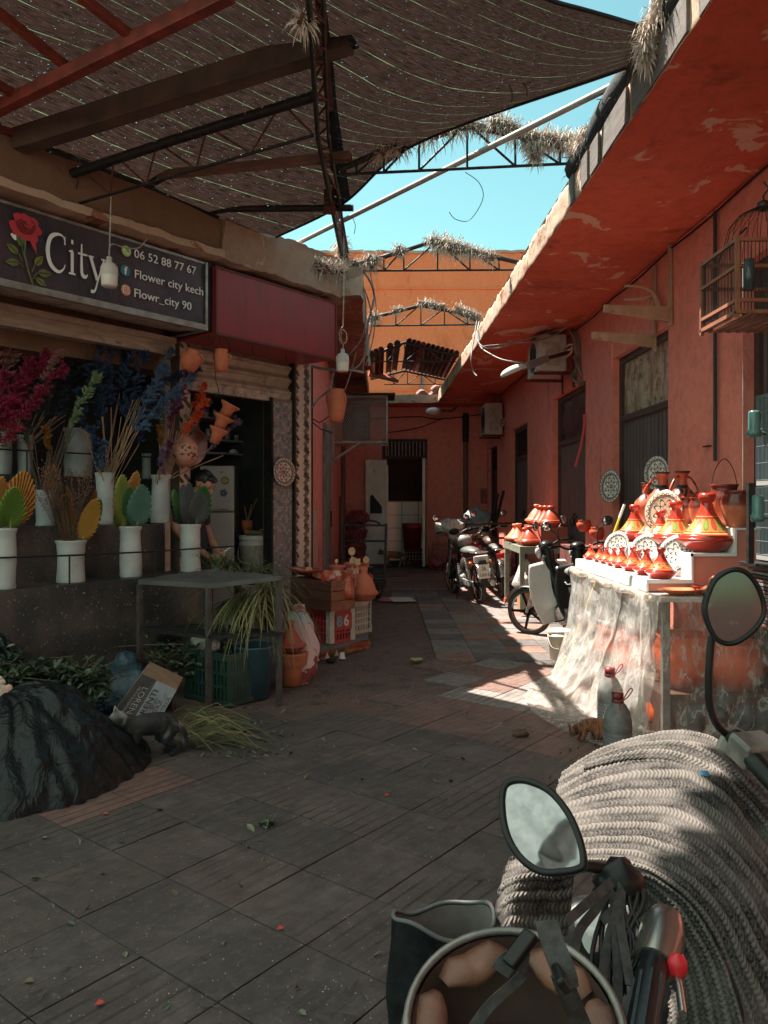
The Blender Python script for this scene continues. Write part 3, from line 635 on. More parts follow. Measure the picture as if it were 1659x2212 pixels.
for k, ((a, b), z) in enumerate(zip(doors, zt_)):
    x0 = wx((a+b)/2)+.10; tr_ = [0, .62, .62, .52, .5][k]
    m = MB(); m.box((x0, b+.06, .03), (x0+.04, a-.06, z-.07-tr_)); dr = m.build('door', M['plank'] if k in (0, 1, 2, 3) else M['maroon_plank'], rbld)
    m = MB(); m.box((x0-.03, b, 0), (x0+.05, b+.07, z)); m.box((x0-.03, a-.07, 0), (x0+.05, a, z)); m.box((x0-.03, b+.07, z-.07), (x0+.05, a-.07, z))
    if tr_: m.box((x0-.035, b+.07, z-.07-tr_), (x0+.045, a-.07, z-.01-tr_))
    m.build('door_frame', frm, dr)
    if k == 1: m = MB(); m.box((x0+.005, b+.07, z-.01-tr_), (x0+.03, a-.07, z-.07)); m.build('transom_panel', rustp.m, dr)
    if k == 2:
        m = MB(); m.grid(lambda p, q: (x0+.01+.02*noise.noise(Vector((p*6, q*5, 0))), b+.07+(a-b-.14)*p, z-.01-tr_+(tr_-.06)*q), 14, 10); m.build('transom_panel', mk('dark_sheet', (.07,.035,.032), (.04,.025,.024), 5, .4, .4), dr)
    if k in (3, 4):
        m = MB()
        for j in range(9):
            yy = b+.14+j*(a-b-.26)/8; m.tube([(x0-.005, yy, z-.01-tr_), (x0-.005, yy, z-.07)], .008, 5)
        m.build('transom_bars', M['black_steel'], dr); m = MB(); m.box((x0+.02, b+.07, z-tr_-.01), (x0+.04, a-.07, z-.07)); m.build('transom_pane', mk('dark_pane', (.01,.012,.015), None, rough=.2, bump=0), dr)
    if k in (1, 2, 3):
        m = MB(); yc = (a+b)/2; m.box((x0-.02, yc-.12, 1.28), (x0, yc+.12, 1.31)); m.box((x0-.03, yc-.02, 1.18), (x0, yc+.02, 1.34)); m.tube([(x0-.02, yc+.08, 1.3), (x0-.05, yc+.08, 1.22), (x0-.02, yc+.08, 1.16)], .006, 5); m.build('latch', M['black_steel'], dr)
    for zz in (.5, z-.9): m = MB(); m.box((x0-.045, b+.055, zz), (x0-.03, b+.085, zz+.14)); m.build('hinge', M['black_steel'], dr)
for y_, z_ in ((5.9,1.92),(5.75,1.6),(6.1,1.45),(5.65,1.25),(6.3,1.25)): m = MB(); m.box((wx(y_)-.03, y_-.05, z_), (wx(y_)-.0, y_+.05, z_+.008)); m.build('wall_hook', M['black_steel'], rbld)
# ================= BACK BUILDING =================
YB = 17.8
bb = thing('back_building', 'low red plastered building closing the lane with an open double door', 'building', (1, YB, 0))
dx0, dx1 = (835-CU)/F*YB, (921-CU)/F*YB; dz = CH+(CV-992)/F*YB; tz = CH+(CV-949)/F*YB
m = MB(); 
for (a, b, z0, z1) in ((-1.4, dx0, 0, 3.75), (dx1, 2.6, 0, 3.75), (dx0, dx1, tz, 3.75)):
    m.grid(lambda p, q: (a+(b-a)*p, YB+.006*noise.noise(Vector((p*9, q*9, 0))), z0+(z1-z0)*q), 10, 16)
for x_ in (dx0, dx1): m.add([(x_, YB, 0), (x_, YB+.25, 0), (x_, YB+.25, tz), (x_, YB, tz)], [(0,1,2,3)])
m.add([(dx0, YB, tz), (dx1, YB, tz), (dx1, YB+.25, tz), (dx0, YB+.25, tz)], [(0,1,2,3)])
m.uv = None; m.build('wall', M['back_wall'], bb)
m = MB(); rough_box(m, (-1.4, 17.0, 3.68), (2.6, 17.9, 3.86), I4, .12, .02, miund=1); m.build('roof_slab', [M['concrete_edge'], M['red_ceiling']], bb)
# interior room
m = MB(); x0, x1 = dx0-.6, dx1+.8
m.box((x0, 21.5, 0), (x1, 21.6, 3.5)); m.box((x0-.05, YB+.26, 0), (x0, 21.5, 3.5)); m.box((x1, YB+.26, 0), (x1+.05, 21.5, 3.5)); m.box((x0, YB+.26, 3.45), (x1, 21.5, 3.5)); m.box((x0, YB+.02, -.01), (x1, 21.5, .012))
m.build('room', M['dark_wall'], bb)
tl = NT('white_wall_tile'); c = tl.sep(tl.co())
def gl(o, s_, o2=0):
    f_ = tl.math('ABSOLUTE', tl.math('SUBTRACT', tl.math('FRACT', tl.math('MULTIPLY', o, s_)), .5)); return tl.ramp(f_, [(0, 1.0), (.015, 1.0), (.03, 0.0)])
gg = tl.math('MAXIMUM', gl(tl.math('ADD', c[0], c[1]), 1/.42), gl(c[2], 1/.33)); tl.col(tl.mix(gg, (.50,.50,.47), (.10,.10,.10))); tl.set(Roughness=.3)
m = MB(); m.box((dx0+.01, YB+.26, 0), (dx0+.04, 18.9, 2.35)); m.box((dx0+.04, 19.4, 0), (dx0+1.1, 19.45, 1.5)); m.build('white_tiling', tl.m, bb)
# double door, transom
dg_ = mk('faded_green_door', (.78,.76,.68), (.64,.63,.56), 5, .65, dirt=(.20,.12,.08), dsc=7, dlo=.62, dhi=.75)
def leaf(hx, ang, w, sgn, name):
    mm = MB(); mm.X = Matrix.Translation((hx, YB-.02, 0)) @ Matrix.Rotation(ang, 4, 'Z')
    mm.box((0, -.02, .06), (w*sgn, .02, dz-.02)); 
    for z0_, z1_ in ((.06,.22),(.80,.88),(1.30,1.42),(2.28,dz-.02),(1.92,1.98)): mm.box((0, -.035, z0_), (w*sgn, -.018, z1_))
    for a_ in (0, w-.09): mm.box((a_*sgn, -.036, .06), ((a_+.09)*sgn, -.018, dz-.02))
    o = mm.build(name, dg_, bb)
    mm.__init__(); mm.X = Matrix.Translation((hx, YB-.02, 0)) @ Matrix.Rotation(ang, 4, 'Z')
    mm.box(((w-.06)*sgn, -.06, 1.0), ((w-.03)*sgn, -.036, 1.15)); mm.build('handle', M['black_steel'], o); return o
dl = leaf(dx0-.0, math.radians(180+14), .50, 1, 'door_leaf'); tag(dl, 'left door leaf folded back to the wall with a broken lower panel')
q = MB(); q.X = Matrix.Translation((dx0, YB-.02, 0)) @ Matrix.Rotation(math.radians(194), 4, 'Z')
q.add([(.12,.038,1.22),(.40,.038,1.22),(.40,.038,1.62),(.34,.038,1.66),(.26,.038,1.55),(.12,.038,1.38)], [(0,1,2,3,4,5)]); q.build('broken_panel', mk('navy_gap', (.012,.02,.04), None, bump=0), dl)
leaf(dx1, math.radians(-97), .8, 1, 'door_leaf')
m = MB(); m.box((dx0-.1, YB-.06, dz), (dx1+.02, YB+.04, dz+.07)); m.box((dx0-.1, YB-.06, tz-.06), (dx1+.02, YB+.04, tz)); m.box((dx0-.1, YB-.06, dz+.07), (dx0-.02, YB+.04, tz-.06)); m.box((dx1-.04, YB-.06, dz+.07), (dx1+.02, YB+.04, tz-.06))
tf = m.build('transom', frm, bb)
m = MB()
for k in range(11): xx = dx0+.04+k*(dx1-dx0-.1)/10; m.box((xx-.012, YB-.03, dz+.07), (xx+.012, YB-.015, tz-.06))
m.build('bars', M['grey_metal'], tf)
m = MB(); m.box((dx1+1.3-.6, YB-.03, 1.2), (dx1+1.3-.3, YB+.002, 1.62)); 
mx0, mx1 = (1038-CU)/F*YB, (1062-CU)/F*YB
m = MB(); m.box((mx0, YB-.03, CH+(CV-1088)/F*YB), (mx1, YB-.005, CH+(CV-1055)/F*YB)); m.build('meter_hatch', mk('hatch', (.42,.12,.09), (.2,.05,.04), 16, .7), bb, bevel=.01)
# ================= TALL ORANGE BUILDING BEHIND =================
ob_ = thing('tall_building', 'tall sunlit orange plastered building rising behind the red market roofs', 'building', (1, 27, 0))
m = MB(); YO = 27.0; zO = CH+(CV-547)/F*YO
m.grid(lambda p, q: (-5+14*p, YO+.02*noise.noise(Vector((p*20, q*14, 0))), zO*q+(.06*noise.noise(Vector((p*60, 0, 0))) if q > .99 else 0)), 140, 70); m.uv = None
m.add([(-5,YO,0),(-5,YO+8,0),(-5,YO+8,zO),(-5,YO,zO),(9,YO,0),(9,YO+8,0),(9,YO+8,zO),(9,YO,zO)], [(0,1,2,3),(4,5,6,7),(3,2,6,7)])
m.build('wall', M['orange_wall'], ob_, recalc=False)
m = MB(); rough_box(m, (-5, YO-.05, zO), (9, YO+.3, zO+.09), I4, .12, .04); m.build('coping', M['concrete_edge'], ob_)
m = MB(); 
for zz in (CH+(CV-625)/F*YO, CH+(CV-845)/F*YO): m.box((-5, YO-.05, zz), (9, YO+.1, zz+.04))
m.build('string_course', M['orange_wall'], ob_)
# wall pipe
pp = P(912, 860, YO-.12); m = MB(); m.tube([P(912,862,YO-.12), P(912,795,YO-.12), P(890,795,YO-.12)], .05, 8); tag(m.build('wall_pipe', M['grey_metal']), 'thin grey pipe bent at the top on the orange building', 'pipe')
# ================= OVERHEAD: TRUSSES, BEAMS, NET =================
straw_m = mk('dry_straw', (.75,.64,.55), (.40,.31,.25), 30, .9, bump=0); felt = mk('black_felt', (.012,.013,.014), (.03,.028,.027), 14, .95, bump=.8, bs=60)
def hairs(mb, pts, n, ln, rad, mi=0, droop=.6, rr=R, w=.0035):
    pts = [Vector(p) for p in pts]; L = len(pts)-1
    for _ in range(n):
        t_ = rr.random()*L; k = min(int(t_), L-1); c = pts[k].lerp(pts[k+1], t_-k)
        dr = Vector((rr.gauss(0,1), rr.gauss(0,1), rr.gauss(0,1))).normalized(); a = c+dr*rad*rr.random()
        l_ = ln*rr.uniform(.4, 1.2); b = a+(dr+Vector((0,0,-droop*rr.random()))).normalized()*l_*.6; e = b+(dr*.4+Vector((0,0,-droop))).normalized()*l_*.5 if droop else b+dr*l_*.5
        sd = dr.cross(Vector((rr.random(),rr.random(),rr.random()))).normalized()*w*rr.uniform(.5, 1.5)
        mb.add([a-sd, a+sd, b+sd*.7, b-sd*.7, e], [(0,1,2,3), (3,2,4)], mi)
def truss(label, y, bl, br, top, mat, verts, r=.012, group=None, straws=(), name='roof_truss', tr=.025):
    o = thing(name, label, 'truss', P(bl[0], bl[1], y), 0, group)
    A = P(*bl, y); B = P(*br, y); tp = [P(u, v, y) for u, v in top]
    m = MB(); m.tube(tp, tr, 8); m.build('top_chord', M['black_steel'], o)
    m = MB(); m.tube([A, B], r, 6); m.build('bottom_chord', mat, o)
    def topat(x):
        for i in range(len(tp)-1):
            if tp[i].x <= x <= tp[i+1].x or i == len(tp)-2: f = (x-tp[i].x)/(tp[i+1].x-tp[i].x); return tp[i].lerp(tp[i+1], f)
    xs = [P(u, 0, y).x for u in verts]; m = MB()
    for i, x in enumerate(xs):
        b = A.lerp(B, (x-A.x)/(B.x-A.x)); m.tube([b, topat(x)], r*.8, 5)
        if i: 
            pb = A.lerp(B, (xs[i-1]-A.x)/(B.x-A.x))
            if i <= len(xs)//2: m.tube([pb, topat(x-.02)], r*.8, 5)
            else: m.tube([topat(xs[i-1]+.02), b], r*.8, 5)
    m.build('web', mat, o)
    if straws:
        m = MB()
        for (u0, v0, u1, v1, n, ln, rad) in straws:
            a, b = P(u0, v0, y-.02), P(u1, v1, y-.02); q = [a.lerp(b, k/6)+Vector((0, 0, .5*rad*noise.noise(Vector((k, u0, 0))))) for k in range(7)]
            m.tube(q, [rad*(.65+.35*noise.noise(Vector((k*1.7, v0, 0)))) for k in range(7)], 8, 1); hairs(m, q, n, ln, rad*.9)
        m.build('straw_thatch', [straw_m, mk('matted_straw', (.22,.16,.13), (.06,.05,.045), 18, .95, bump=1, bs=50)], o)
    return o
Y1 = 5.77
truss('nearest truss across the lane with ragged straw hanging at its right end', Y1, (735,377), (1258,352), ((735,366),(829,325),(905,297),(1010,270),(1130,296),(1262,331)), M['black_steel'], (770,829,905,1009,1113,1210),
      group='bowed roof trusses over the lane', straws=((905,300,1010,272,260,.14,.05),(1000,268,1060,280,200,.09,.045),(1060,262,1120,285,420,.13,.075),(1130,296,1240,308,900,.12,.07),(1150,310,1158,345,320,.10,.045),(820,330,880,310,300,.13,.05),(1235,302,1262,318,260,.12,.05)))
truss('second truss along the lane with white straw bundles at its ridge', 8.3, (768,585), (1112,583), ((765,575),(829,555),(934,522),(1119,567)), M['black_steel'], (829,872,945,1015,1078), group='bowed roof trusses over the lane',
      straws=((930,520,1000,540,700,.14,.085),(1000,538,1068,556,420,.12,.065),(858,538,872,545,200,.09,.07),(795,560,812,570,300,.13,.10),(765,572,790,568,200,.1,.06)))
truss('third truss along the lane with small straw tufts before the tiled roof', 10.8, (800,704), (1037,701), ((805,686),(909,660),(1037,684)), M['black_steel'], (855,909,960,1010), group='bowed roof trusses over the lane',
      straws=((905,655,960,662,300,.12,.07),(985,668,1037,688,380,.14,.09),(850,672,870,668,120,.09,.05),(800,690,815,684,200,.12,.08)))
truss('fourth truss carrying the front edge of the broken red tile roof', 12.9, (802,781), (985,781), ((799,770),(874,740),(991,770)), M['black_steel'], (835,874,915,955), group='bowed roof trusses over the lane')
truss('farthest and smallest truss, under the back edge of the tile roof', 16.4, (830,830), (962,830), ((801,819),(874,801),(964,821)), M['black_steel'], (850,880,910,940), group='bowed roof trusses over the lane')
# broken tile roof
tileR = mk('clay_roof_tile', (.34,.09,.06), (.20,.08,.06), 9, .85, dirt=(.10,.06,.05), dsc=6); tileD = mk('dark_roof_tile', (.12,.06,.05), (.20,.09,.07), 9, .85); tileB = mk('bright_red_sheet', (.55,.04,.03), (.40,.05,.04), 6, .6)
tr_ = thing('tile_roof', 'broken gabled roof of clay tile rows with missing rows across the lane', 'roof', P(874, 760, 12.9))
for k, u in enumerate((803,813,823,843,858,884,894,903,913,924,934,944,954,964,974,984)):
    if k in (3,): pass
    def ztop(u_, y, e): 
        v = 770-30*(1-abs((u_-874)/(75 if u_ < 874 else 117))); z1 = CH+(CV-v)/F*12.9; return z1+(y-12.9)/3.5*.12
    x = P(u, 0, 12.9).x; xb = P(801+(u-799)*(963-801)/192, 0, 16.4).x; m = MB(); xb = x+(xb-x)*.75
    def tf(p, q, x=x, xb=xb, u=u): 
        y = 12.75+3.6*p; cx = x+(xb-x)*p; a = math.pi*q; r_ = .05*(1+.12*((p*9) % 1)); return (cx+r_*math.cos(a), y, ztop(u, y, 0)+.02+r_*math.sin(a))
    m.grid(tf, 36, 6); m.build('tile_row', [tileB if k == 8 else (tileD if k in (3,4,5,6,10,12) else tileR)], tr_, solid=.008)
br_ = thing('tile_heap', 'rows of clay tiles lying on the slab at the end of the lane', 'tiles', P(920, 862, 17.3))
m = MB()
for k in range(34):
    x = P(905+k*3.4-60*(k > 26), 0, 17.2).x; z = 3.87+.05*math.sin(k*.7)+.10*(k > 14); m.tube([(x, 17.05, z), (x, 17.7, z+.12)], .045, 8, k % 2)
m.build('tile_row', [tileR, tileD], br_)
for k in range(7):
    m = MB(); z = 3.98+.07*k; m.tube([(-.30, 15.0+.3*k, z), (.28-.05*k, 15.2+.3*k, z-.10)], .04, 8); m.build('tile_row', tileB if k % 2 else tileR, br_)
# longitudinal lattice beam
lb = thing('lattice_beam', 'long rusty lattice beam running overhead toward the viewer, tangled with wire and straw', 'beam', P(745, 575, 8.6))
dA = lambda v: 2.75*F/(1083-v); dB = lambda v: 2.5*F/(1083-v)
Ac = [(-.33, 1.0, 4.25), P(692,0,dA(0)), P(700,100,dA(100)), P(720,300,dA(300)), P(737,500,dA(500)), P(745,560,dA(560))]
Bc = [(-.36, 1.0, 4.0), P(667,0,dB(0)), P(675,125,dB(125)), P(687,300,dB(300)), P(712,425,dB(425)), P(737,550,8.0)]
m = MB()
for i in range(5): m.bar(Ac[i], Ac[i+1], .055, .06)
m.build('upper_chord', M['rust_steel'], lb)
m = MB(); m.tube(Bc, .018, 6); m.tube([Vector(p)+Vector((.07, 0, .02)) for p in Bc], .012, 6); m.build('lower_chord', M['black_steel'], lb)
A_, B_ = spline(Ac, 44), spline(Bc, 44); m = MB()
for i in range(0, 44): m.tube([A_[i] if i % 2 else B_[i], B_[i+1] if i % 2 else A_[i+1]], .009, 5)
for i in range(3, 44, 6): m.tube([B_[i], B_[i+1]+Vector((.07,0,.0)), A_[min(i+3, 44)]], .007, 5)
m.build('web', M['rust_steel'], lb)
m = MB(); m.bar(P(712,430,6.5), P(712,450,6.6), .14, .10, (1,0,0)); m.bar(P(700,425,6.45), P(722,425,6.45), .08, .12); m.build('clamp', M['rust_steel'], lb)
m = MB(); q = [P(735,520,8.3), P(742,560,8.3), P(748,600,8.2)]; m.tube(q, [.03,.06,.04], 8, 1); hairs(m, q, 500, .15, .06)
q = [P(668,575,7.8), P(700,580,7.9), P(740,585,8.1)]; m.tube(q, [.05,.06,.05], 8, 1); hairs(m, q, 900, .13, .08)
q = [P(650,40,4.0), P(665,52,4.0)]; m.tube(q, .035, 8, 1); hairs(m, q, 160, .10, .04); m.build('straw_thatch', [straw_m, M['rust_steel']], lb)
def beam(name, label, a, b, w, h, mat, cat='beam', tube=False):
    m = MB()
    if tube: m.tube([a, b], w, 10)
    else: m.bar(a, b, w, h)
    return tag(m.build(name, mat, bevel=0 if tube else .006), label, cat)
beam('timber_beam', 'thick squared timber rafter resting on the shop parapet under the net', P(40,306,5.42), P(755,82,4.6), .12, .15, M['wood'])
beam('timber_beam', 'thin pale timber batten running level to the nearest bowed truss', P(268,386,6.35), P(758,337,5.75), .07, .06, mk('batten', (.22,.11,.075), (.15,.08,.055), 5, .8, bump=.4))
beam('steel_tube', 'short black steel tube with an open end clamped under the lattice beam', P(430,452,6.75), P(763,449,6.62), .03, 0, M['black_steel'], 'tube', True)
beam('red_beam', 'red painted steel beam crossing the top left corner under the net', P(-60,262,5.25), P(500,-16,4.02), .07, .08, M['red_steel'])
for k, (a, b, l_) in enumerate([(P(-30,5,4.35), P(147,147,4.75), 'red purlin meeting the red beam left of the other purlin'), (P(170,-10,4.15), P(285,79,4.42), 'red purlin meeting the red beam near the top edge'), (P(-60,150,4.7), P(36,206,5.0), 'short red purlin at the left edge below the long red beam')]):
    tag(beam('red_purlin', l_, a, b, .05, .05, M['red_steel'], 'purlin'), group='red purlins')
beam('angle_iron', 'orange red angle iron lying along the parapet edge', P(85,303,5.62), P(462,446,6.85), .05, .035, M['red_steel'])
beam('angle_iron', 'dark angle iron at the far left end of the parapet', P(-40,268,5.2), P(40,292,5.42), .06, .05, M['red_steel'])
beam('long_pole', 'long pale pole lying slantwise across the lane above the roofs', P(636,529,7.8), P(1328,183,4.82), .022, 0, M['pipe'], 'pole', True)
tl_ = thing('roof_truss', 'black lattice truss resting on the parapet above the flower sign', 'truss', P(115,390,5.8))
ta, tb, ba, bb_ = P(112,390,5.8), P(678,208,5.1), P(158,443,5.8), P(678,292,5.15)
m = MB(); m.tube([ta, ta.lerp(tb, .5)+Vector((0,0,.01)), tb], .035, 10); m.build('top_chord', M['black_steel'], tl_)
m = MB(); m.tube([ta, ba, bb_], .011, 6); m.tube([ta+Vector((.02,.05,0)), ba], .009, 6); m.build('bottom_chord', M['black_steel'], tl_)
m = MB()
for t0, b_, t1 in ((.12,.0,None),(.13,.17,.26),(.28,.33,.43),(.45,.54,.62),(.64,.76,.88),(.90,1.0,None)):
    m.tube([ta.lerp(tb, t0), ba.lerp(bb_, b_)], .008, 5)
    if t1: m.tube([ba.lerp(bb_, b_), ta.lerp(tb, t1)], .008, 5)
m.build('web', M['rust_steel'], tl_)
# felt roll on the canopy edge
fr_ = thing('felt_roll', 'black rolled felt with straw fringe lying along the canopy edge', 'felt roll', (1.35, 5.7, 3.93))
pts = [(xe(y)+.06, y, 4.0+.02*math.sin(y*3)) for y in [-3+.35*k for k in range(26)]]
m = MB(); m.tube(pts, [.10*(1+.12*math.sin(k*2.3)) for k in range(26)], 12); m.build('roll', felt, fr_)
m = MB(); hairs(m, pts[12:], 1500, .10, .1, droop=.5); m.build('fringe', mk('dark_fringe', (.05,.045,.04), (.12,.09,.07), 20, .9, bump=0), fr_)
m = MB(); hairs(m, [P(1440,-20,3.8), P(1415,50,3.95), P(1392,90,4.0), P(1398,130,4.02)], 900, .10, .035, droop=.9); hairs(m, [P(1290,275,5.2), P(1245,322,5.6)], 600, .10, .06, droop=.9)
m.build('straw_thatch', straw_m, fr_)
# shade net
def ctl(pts): return [PZ(u, v, z) for u, v, z in pts]
rows = [
 ctl([(-420,160,4.0),(-200,245,4.0),(0,320,4.0),(150,374,4.0),(300,426,4.0),(450,472,4.0),(596,512,4.02)]),
 ctl([(-300,40,4.25),(-100,120,4.25),(90,200,4.28),(280,290,4.28),(430,350,4.22),(580,400,4.15),(738,441,4.05)]),
 ctl([(-150,-60,4.32),(60,40,4.32),(245,110,4.32),(400,190,4.30),(560,265,4.25),(700,310,4.18),(852,338,4.12)]),
 ctl([(0,-160,4.36),(200,-30,4.36),(420,90,4.34),(600,185,4.28),(760,250,4.2),(880,282,4.14),(1000,268,4.12)]),
 ctl([(200,-230,4.36),(400,-60,4.36),(620,80,4.28),(829,200,4.18),(960,232,4.12),(1120,222,4.08),(1345,148,4.0)]),
 ctl([(400,-260,4.34),(600,-90,4.34),(829,40,4.24),(1000,110,4.16),(1130,145,4.10),(1250,150,4.04),(1368,122,4.0)]),
 ctl([(600,-260,4.3),(800,-120,4.28),(1000,5,4.2),(1120,60,4.12),(1220,95,4.06),(1310,108,4.02),(1385,98,4.0)]),
 ctl([(800,-220,4.25),(950,-120,4.22),(1080,-45,4.16),(1190,0,4.10),(1260,20,4.05),(1330,40,4.02),(1402,62,4.0)])]
cols_ = [spline(r_, 60) for r_ in rows]; full = [spline([c[i] for c in cols_], 90) for i in range(61)]
def nf(a, b):
    p = full[int(round(a*60))][int(round(b*90))]; k = math.sin(math.pi*min(a*1.02, 1))
    return p+Vector((0, 0, .012*k*noise.noise(p*2.5)+.005*k*noise.noise(p*8)))
m = MB(); m.grid(nf, 60, 90); net = m.build('shade_net', M['net'], recalc=False); tag(net, 'big dark shade net with green threads stretched over the lane and pulled to the canopy', 'shade net')
# hems of the net and an unseen sheet added behind the viewer to shade the foreground
hem = thing('net_hem', 'black hem rope along the far edge of the shade net', 'rope', full[60][20]); m = MB(); m.tube([full[60][j]+Vector((0,0,-.004)) for j in range(0, 91)], .010, 5); m.build('rope', M['black'], hem)
m = MB(); m.tube([full[i][90] for i in range(0, 61)], .012, 5); m.build('rope', M['black'], hem)
added_tarp = NT('overhead_tarp'); added_tarp.col((.42,.48,.48)); added_tarp.set(Roughness=.8)  # unseen added sheet; its translucency gives cool fill light
x = added_tarp.n('BsdfTranslucent'); x.inputs[0].default_value = (.46,.52,.50,1); y = added_tarp.n('MixShader'); y.inputs[0].default_value = .5
added_tarp.l(added_tarp.b.outputs[0], y.inputs[1]); added_tarp.l(x.outputs[0], y.inputs[2]); added_tarp.l(y.outputs[0], added_tarp.out.inputs[0])
m = MB()
hole = [(-1.38,2.45),(-1.04,2.5),(-.88,2.72),(-.74,2.98),(-.64,3.3),(-1.2,3.38),(-1.42,3.0)]  # irregular opening shaped to let sun onto the blanket
def inh(x, y): return pip((x+.10*noise.noise(Vector((x*3, y*3, 1))), y+.10*noise.noise(Vector((x*3, y*3, 5)))), hole)
st_ = .08; nx, ny = int(9/st_), int(11.6/st_); vs = []; fcs = []
for i in range(nx+1):
    for j in range(ny+1): x, y = -7.6+i*st_, -5.0+j*st_; vs.append((x, y, 4.5+.04*noise.noise(Vector((x, y, 0)))))
for i in range(nx):
    for j in range(ny):
        x, y = -7.6+(i+.5)*st_, -5.0+(j+.5)*st_
        if inh(x, y): continue
        if x > 1.0 : continue
        if y > (4.3 if x < -.6 else 3.4) and not (x < -.52*y and y < 6.5): continue
        fcs.append((i*(ny+1)+j, (i+1)*(ny+1)+j, (i+1)*(ny+1)+j+1, i*(ny+1)+j+1))
m.add(vs, fcs); tag(m.build('overhead_tarpaulin', added_tarp.m), 'dark tarpaulin roof stretched behind and above the viewer', 'tarpaulin')

# unseen cloth and beams added for the near mirror to reflect
m = MB(); m.grid(lambda a, b: (-2.7+1.1*a+.06*math.sin(b*5), .0+.5*a+.10*math.sin(a*19)*(.3+b)+.05*noise.noise(Vector((a*6, b*4, 0))), 4.35-1.25*b-.2*a), 60, 30); tag(m.build('hanging_sheet', mk('pale_sheet', (.62,.64,.64), (.48,.5,.5), 4, .7), recalc=False, solid=.004), 'pale folded sheet hanging under the tarpaulin behind the viewer', 'sheet')
for k, (a, b) in enumerate((((-4.2,-.6,4.3),(.4,.5,4.25)),((-2.4,-2.5,4.35),(-2.0,2.6,4.35)))): m = MB(); m.bar(a, b, .10, .12); tag(m.build('timber_beam', M['wood']), ['timber rafter crossing behind the viewer above the sheet','timber rafter running over the viewer from back to front'][k], 'beam')
# ================= FLOWER DISPLAY =================
vg = mk('vase_white', (.50,.49,.47), (.40,.39,.385), 5, .45, bump=.25, bs=14, bd=.006, dirt=(.24,.21,.19), dsc=7, dlo=.6, dhi=.8)
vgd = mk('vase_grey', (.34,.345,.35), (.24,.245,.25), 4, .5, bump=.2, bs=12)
def vase(u, vt, vb, wpx, w, zb, label, mat, grp, flare=0, neck=False):
    k = (u-CU)/F; y = w/(k*N2.x+N2.y); base = FW(fs(u, w), w, zb); h = (vb-vt)/F*y; r = wpx/F*y/2
    o = thing('flower_vase', label, 'vase', base, R.random()*6, grp); lean = R.uniform(-.02, .02)
    pr = [(0,0),(r*.93,0),(r*.97,.01)]+[(r*(.93+.05*math.sin(t*5+u)+flare*(t-.5)), h*t) for t in (.1,.2,.3,.4,.5,.6,.7,.8,.9)]+[(r*1.04,h*.97),(r*1.05,h),(r*.93,h),(r*.88,h*.9),(r*.85,h*.4),(0,h*.4)]
    m = MB(); m.X = Matrix.Translation(base) @ Matrix.Shear('XY', 4, (lean, lean)); m.lathe(pr, n=28); m.build('body', mat, o); return base+Vector((0,0,h)), r
g1 = 'pale vases on the lower step of the ledge'; g2 = 'pale vases on the upper steps'
vA = vase(5,1141,1272,58,-5.47,.88,'tall pale vase at the left edge of the lower step holding green and orange fans',vg,g1)
vB = vase(153,1168,1259,62,-5.50,.88,'short wide pale vase holding brown twigs and yellow fan leaves',vg,g1)
vC = vase(283,1139,1249,48,-5.50,.88,'pale vase with teal and lime fan leaves, middle of the lower step',vg,g1)
vD = vase(412,1135,1238,45,-5.50,.88,'flared pale vase with grey and green fan leaves nearest the shopkeeper',vg,g1,flare=-.12)
vE = vase(229,1031,1143,39,-5.95,1.30,'pale vase on the upper step holding the navy pampas plumes',vg,g2)
vF = vase(346,1037,1141,43,-5.95,1.30,'pale vase on the upper step holding the orange and purple plumes',vg,g2)
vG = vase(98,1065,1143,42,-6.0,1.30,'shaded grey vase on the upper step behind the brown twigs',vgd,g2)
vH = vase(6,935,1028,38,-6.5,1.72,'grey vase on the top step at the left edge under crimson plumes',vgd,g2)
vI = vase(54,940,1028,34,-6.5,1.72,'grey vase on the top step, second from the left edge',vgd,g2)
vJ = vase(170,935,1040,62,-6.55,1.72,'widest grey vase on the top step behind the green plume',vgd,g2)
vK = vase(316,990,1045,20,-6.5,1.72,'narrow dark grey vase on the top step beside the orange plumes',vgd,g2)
def plume_mesh(mb, neck, tip, th, n, rr, droop=.2, mi=0, ms=1):
    neck, tip = Vector(neck), Vector(tip); ax = tip-neck; L = ax.length; side = Vector((rr.uniform(-1,1), rr.uniform(-1,1), 0))*.06*L
    pts = spline([neck, neck.lerp(tip, .5)+side*.6+Vector((0,0,.03*L)), tip+side*0, tip+ax.normalized()*.03*L+Vector((side.x, side.y, -droop*L*.3))], 20)
    # branchlets, each a chain of tiny tufts that gives a lobed outline
    nb = int(26+L*80)
    for b in range(nb):
        t_ = rr.random()**.85; p = pts[min(int(t_*20), 19)].lerp(pts[min(int(t_*20)+1, 20)], (t_*20) % 1); d = ax.normalized()
        q = Vector((rr.gauss(0,1), rr.gauss(0,1), rr.gauss(0,1))); q = (q-d*q.dot(d)).normalized()
        prof = th*(math.sin(math.pi*min(1, .16+.86*t_))**.7)*rr.uniform(.6, 1.15)+.004; bl = prof*1.5
        dr = (d*1.15+q*.75+Vector((0, 0, -.1))).normalized(); k2 = max(5, int(bl/.007)); px = .017
        for k in range(k2):
            c = p+dr*bl*k/k2+Vector((0, 0, -.35*bl*(k/k2)**2)); rad = .016*(1-.5*k/k2)
            for _ in range(3):
                z = Vector((rr.gauss(0,1), rr.gauss(0,1), rr.gauss(0,1))).normalized(); a = c+z*rad*rr.random(); e = a+(z+dr*1.2).normalized()*px*rr.uniform(.8,1.8); s_ = z.cross(dr).normalized()*.0055 if z.cross(dr).length > .01 else Vector((.002,0,0))
                mb.add([a-s_, a+s_, e], [(0,1,2)], mi)
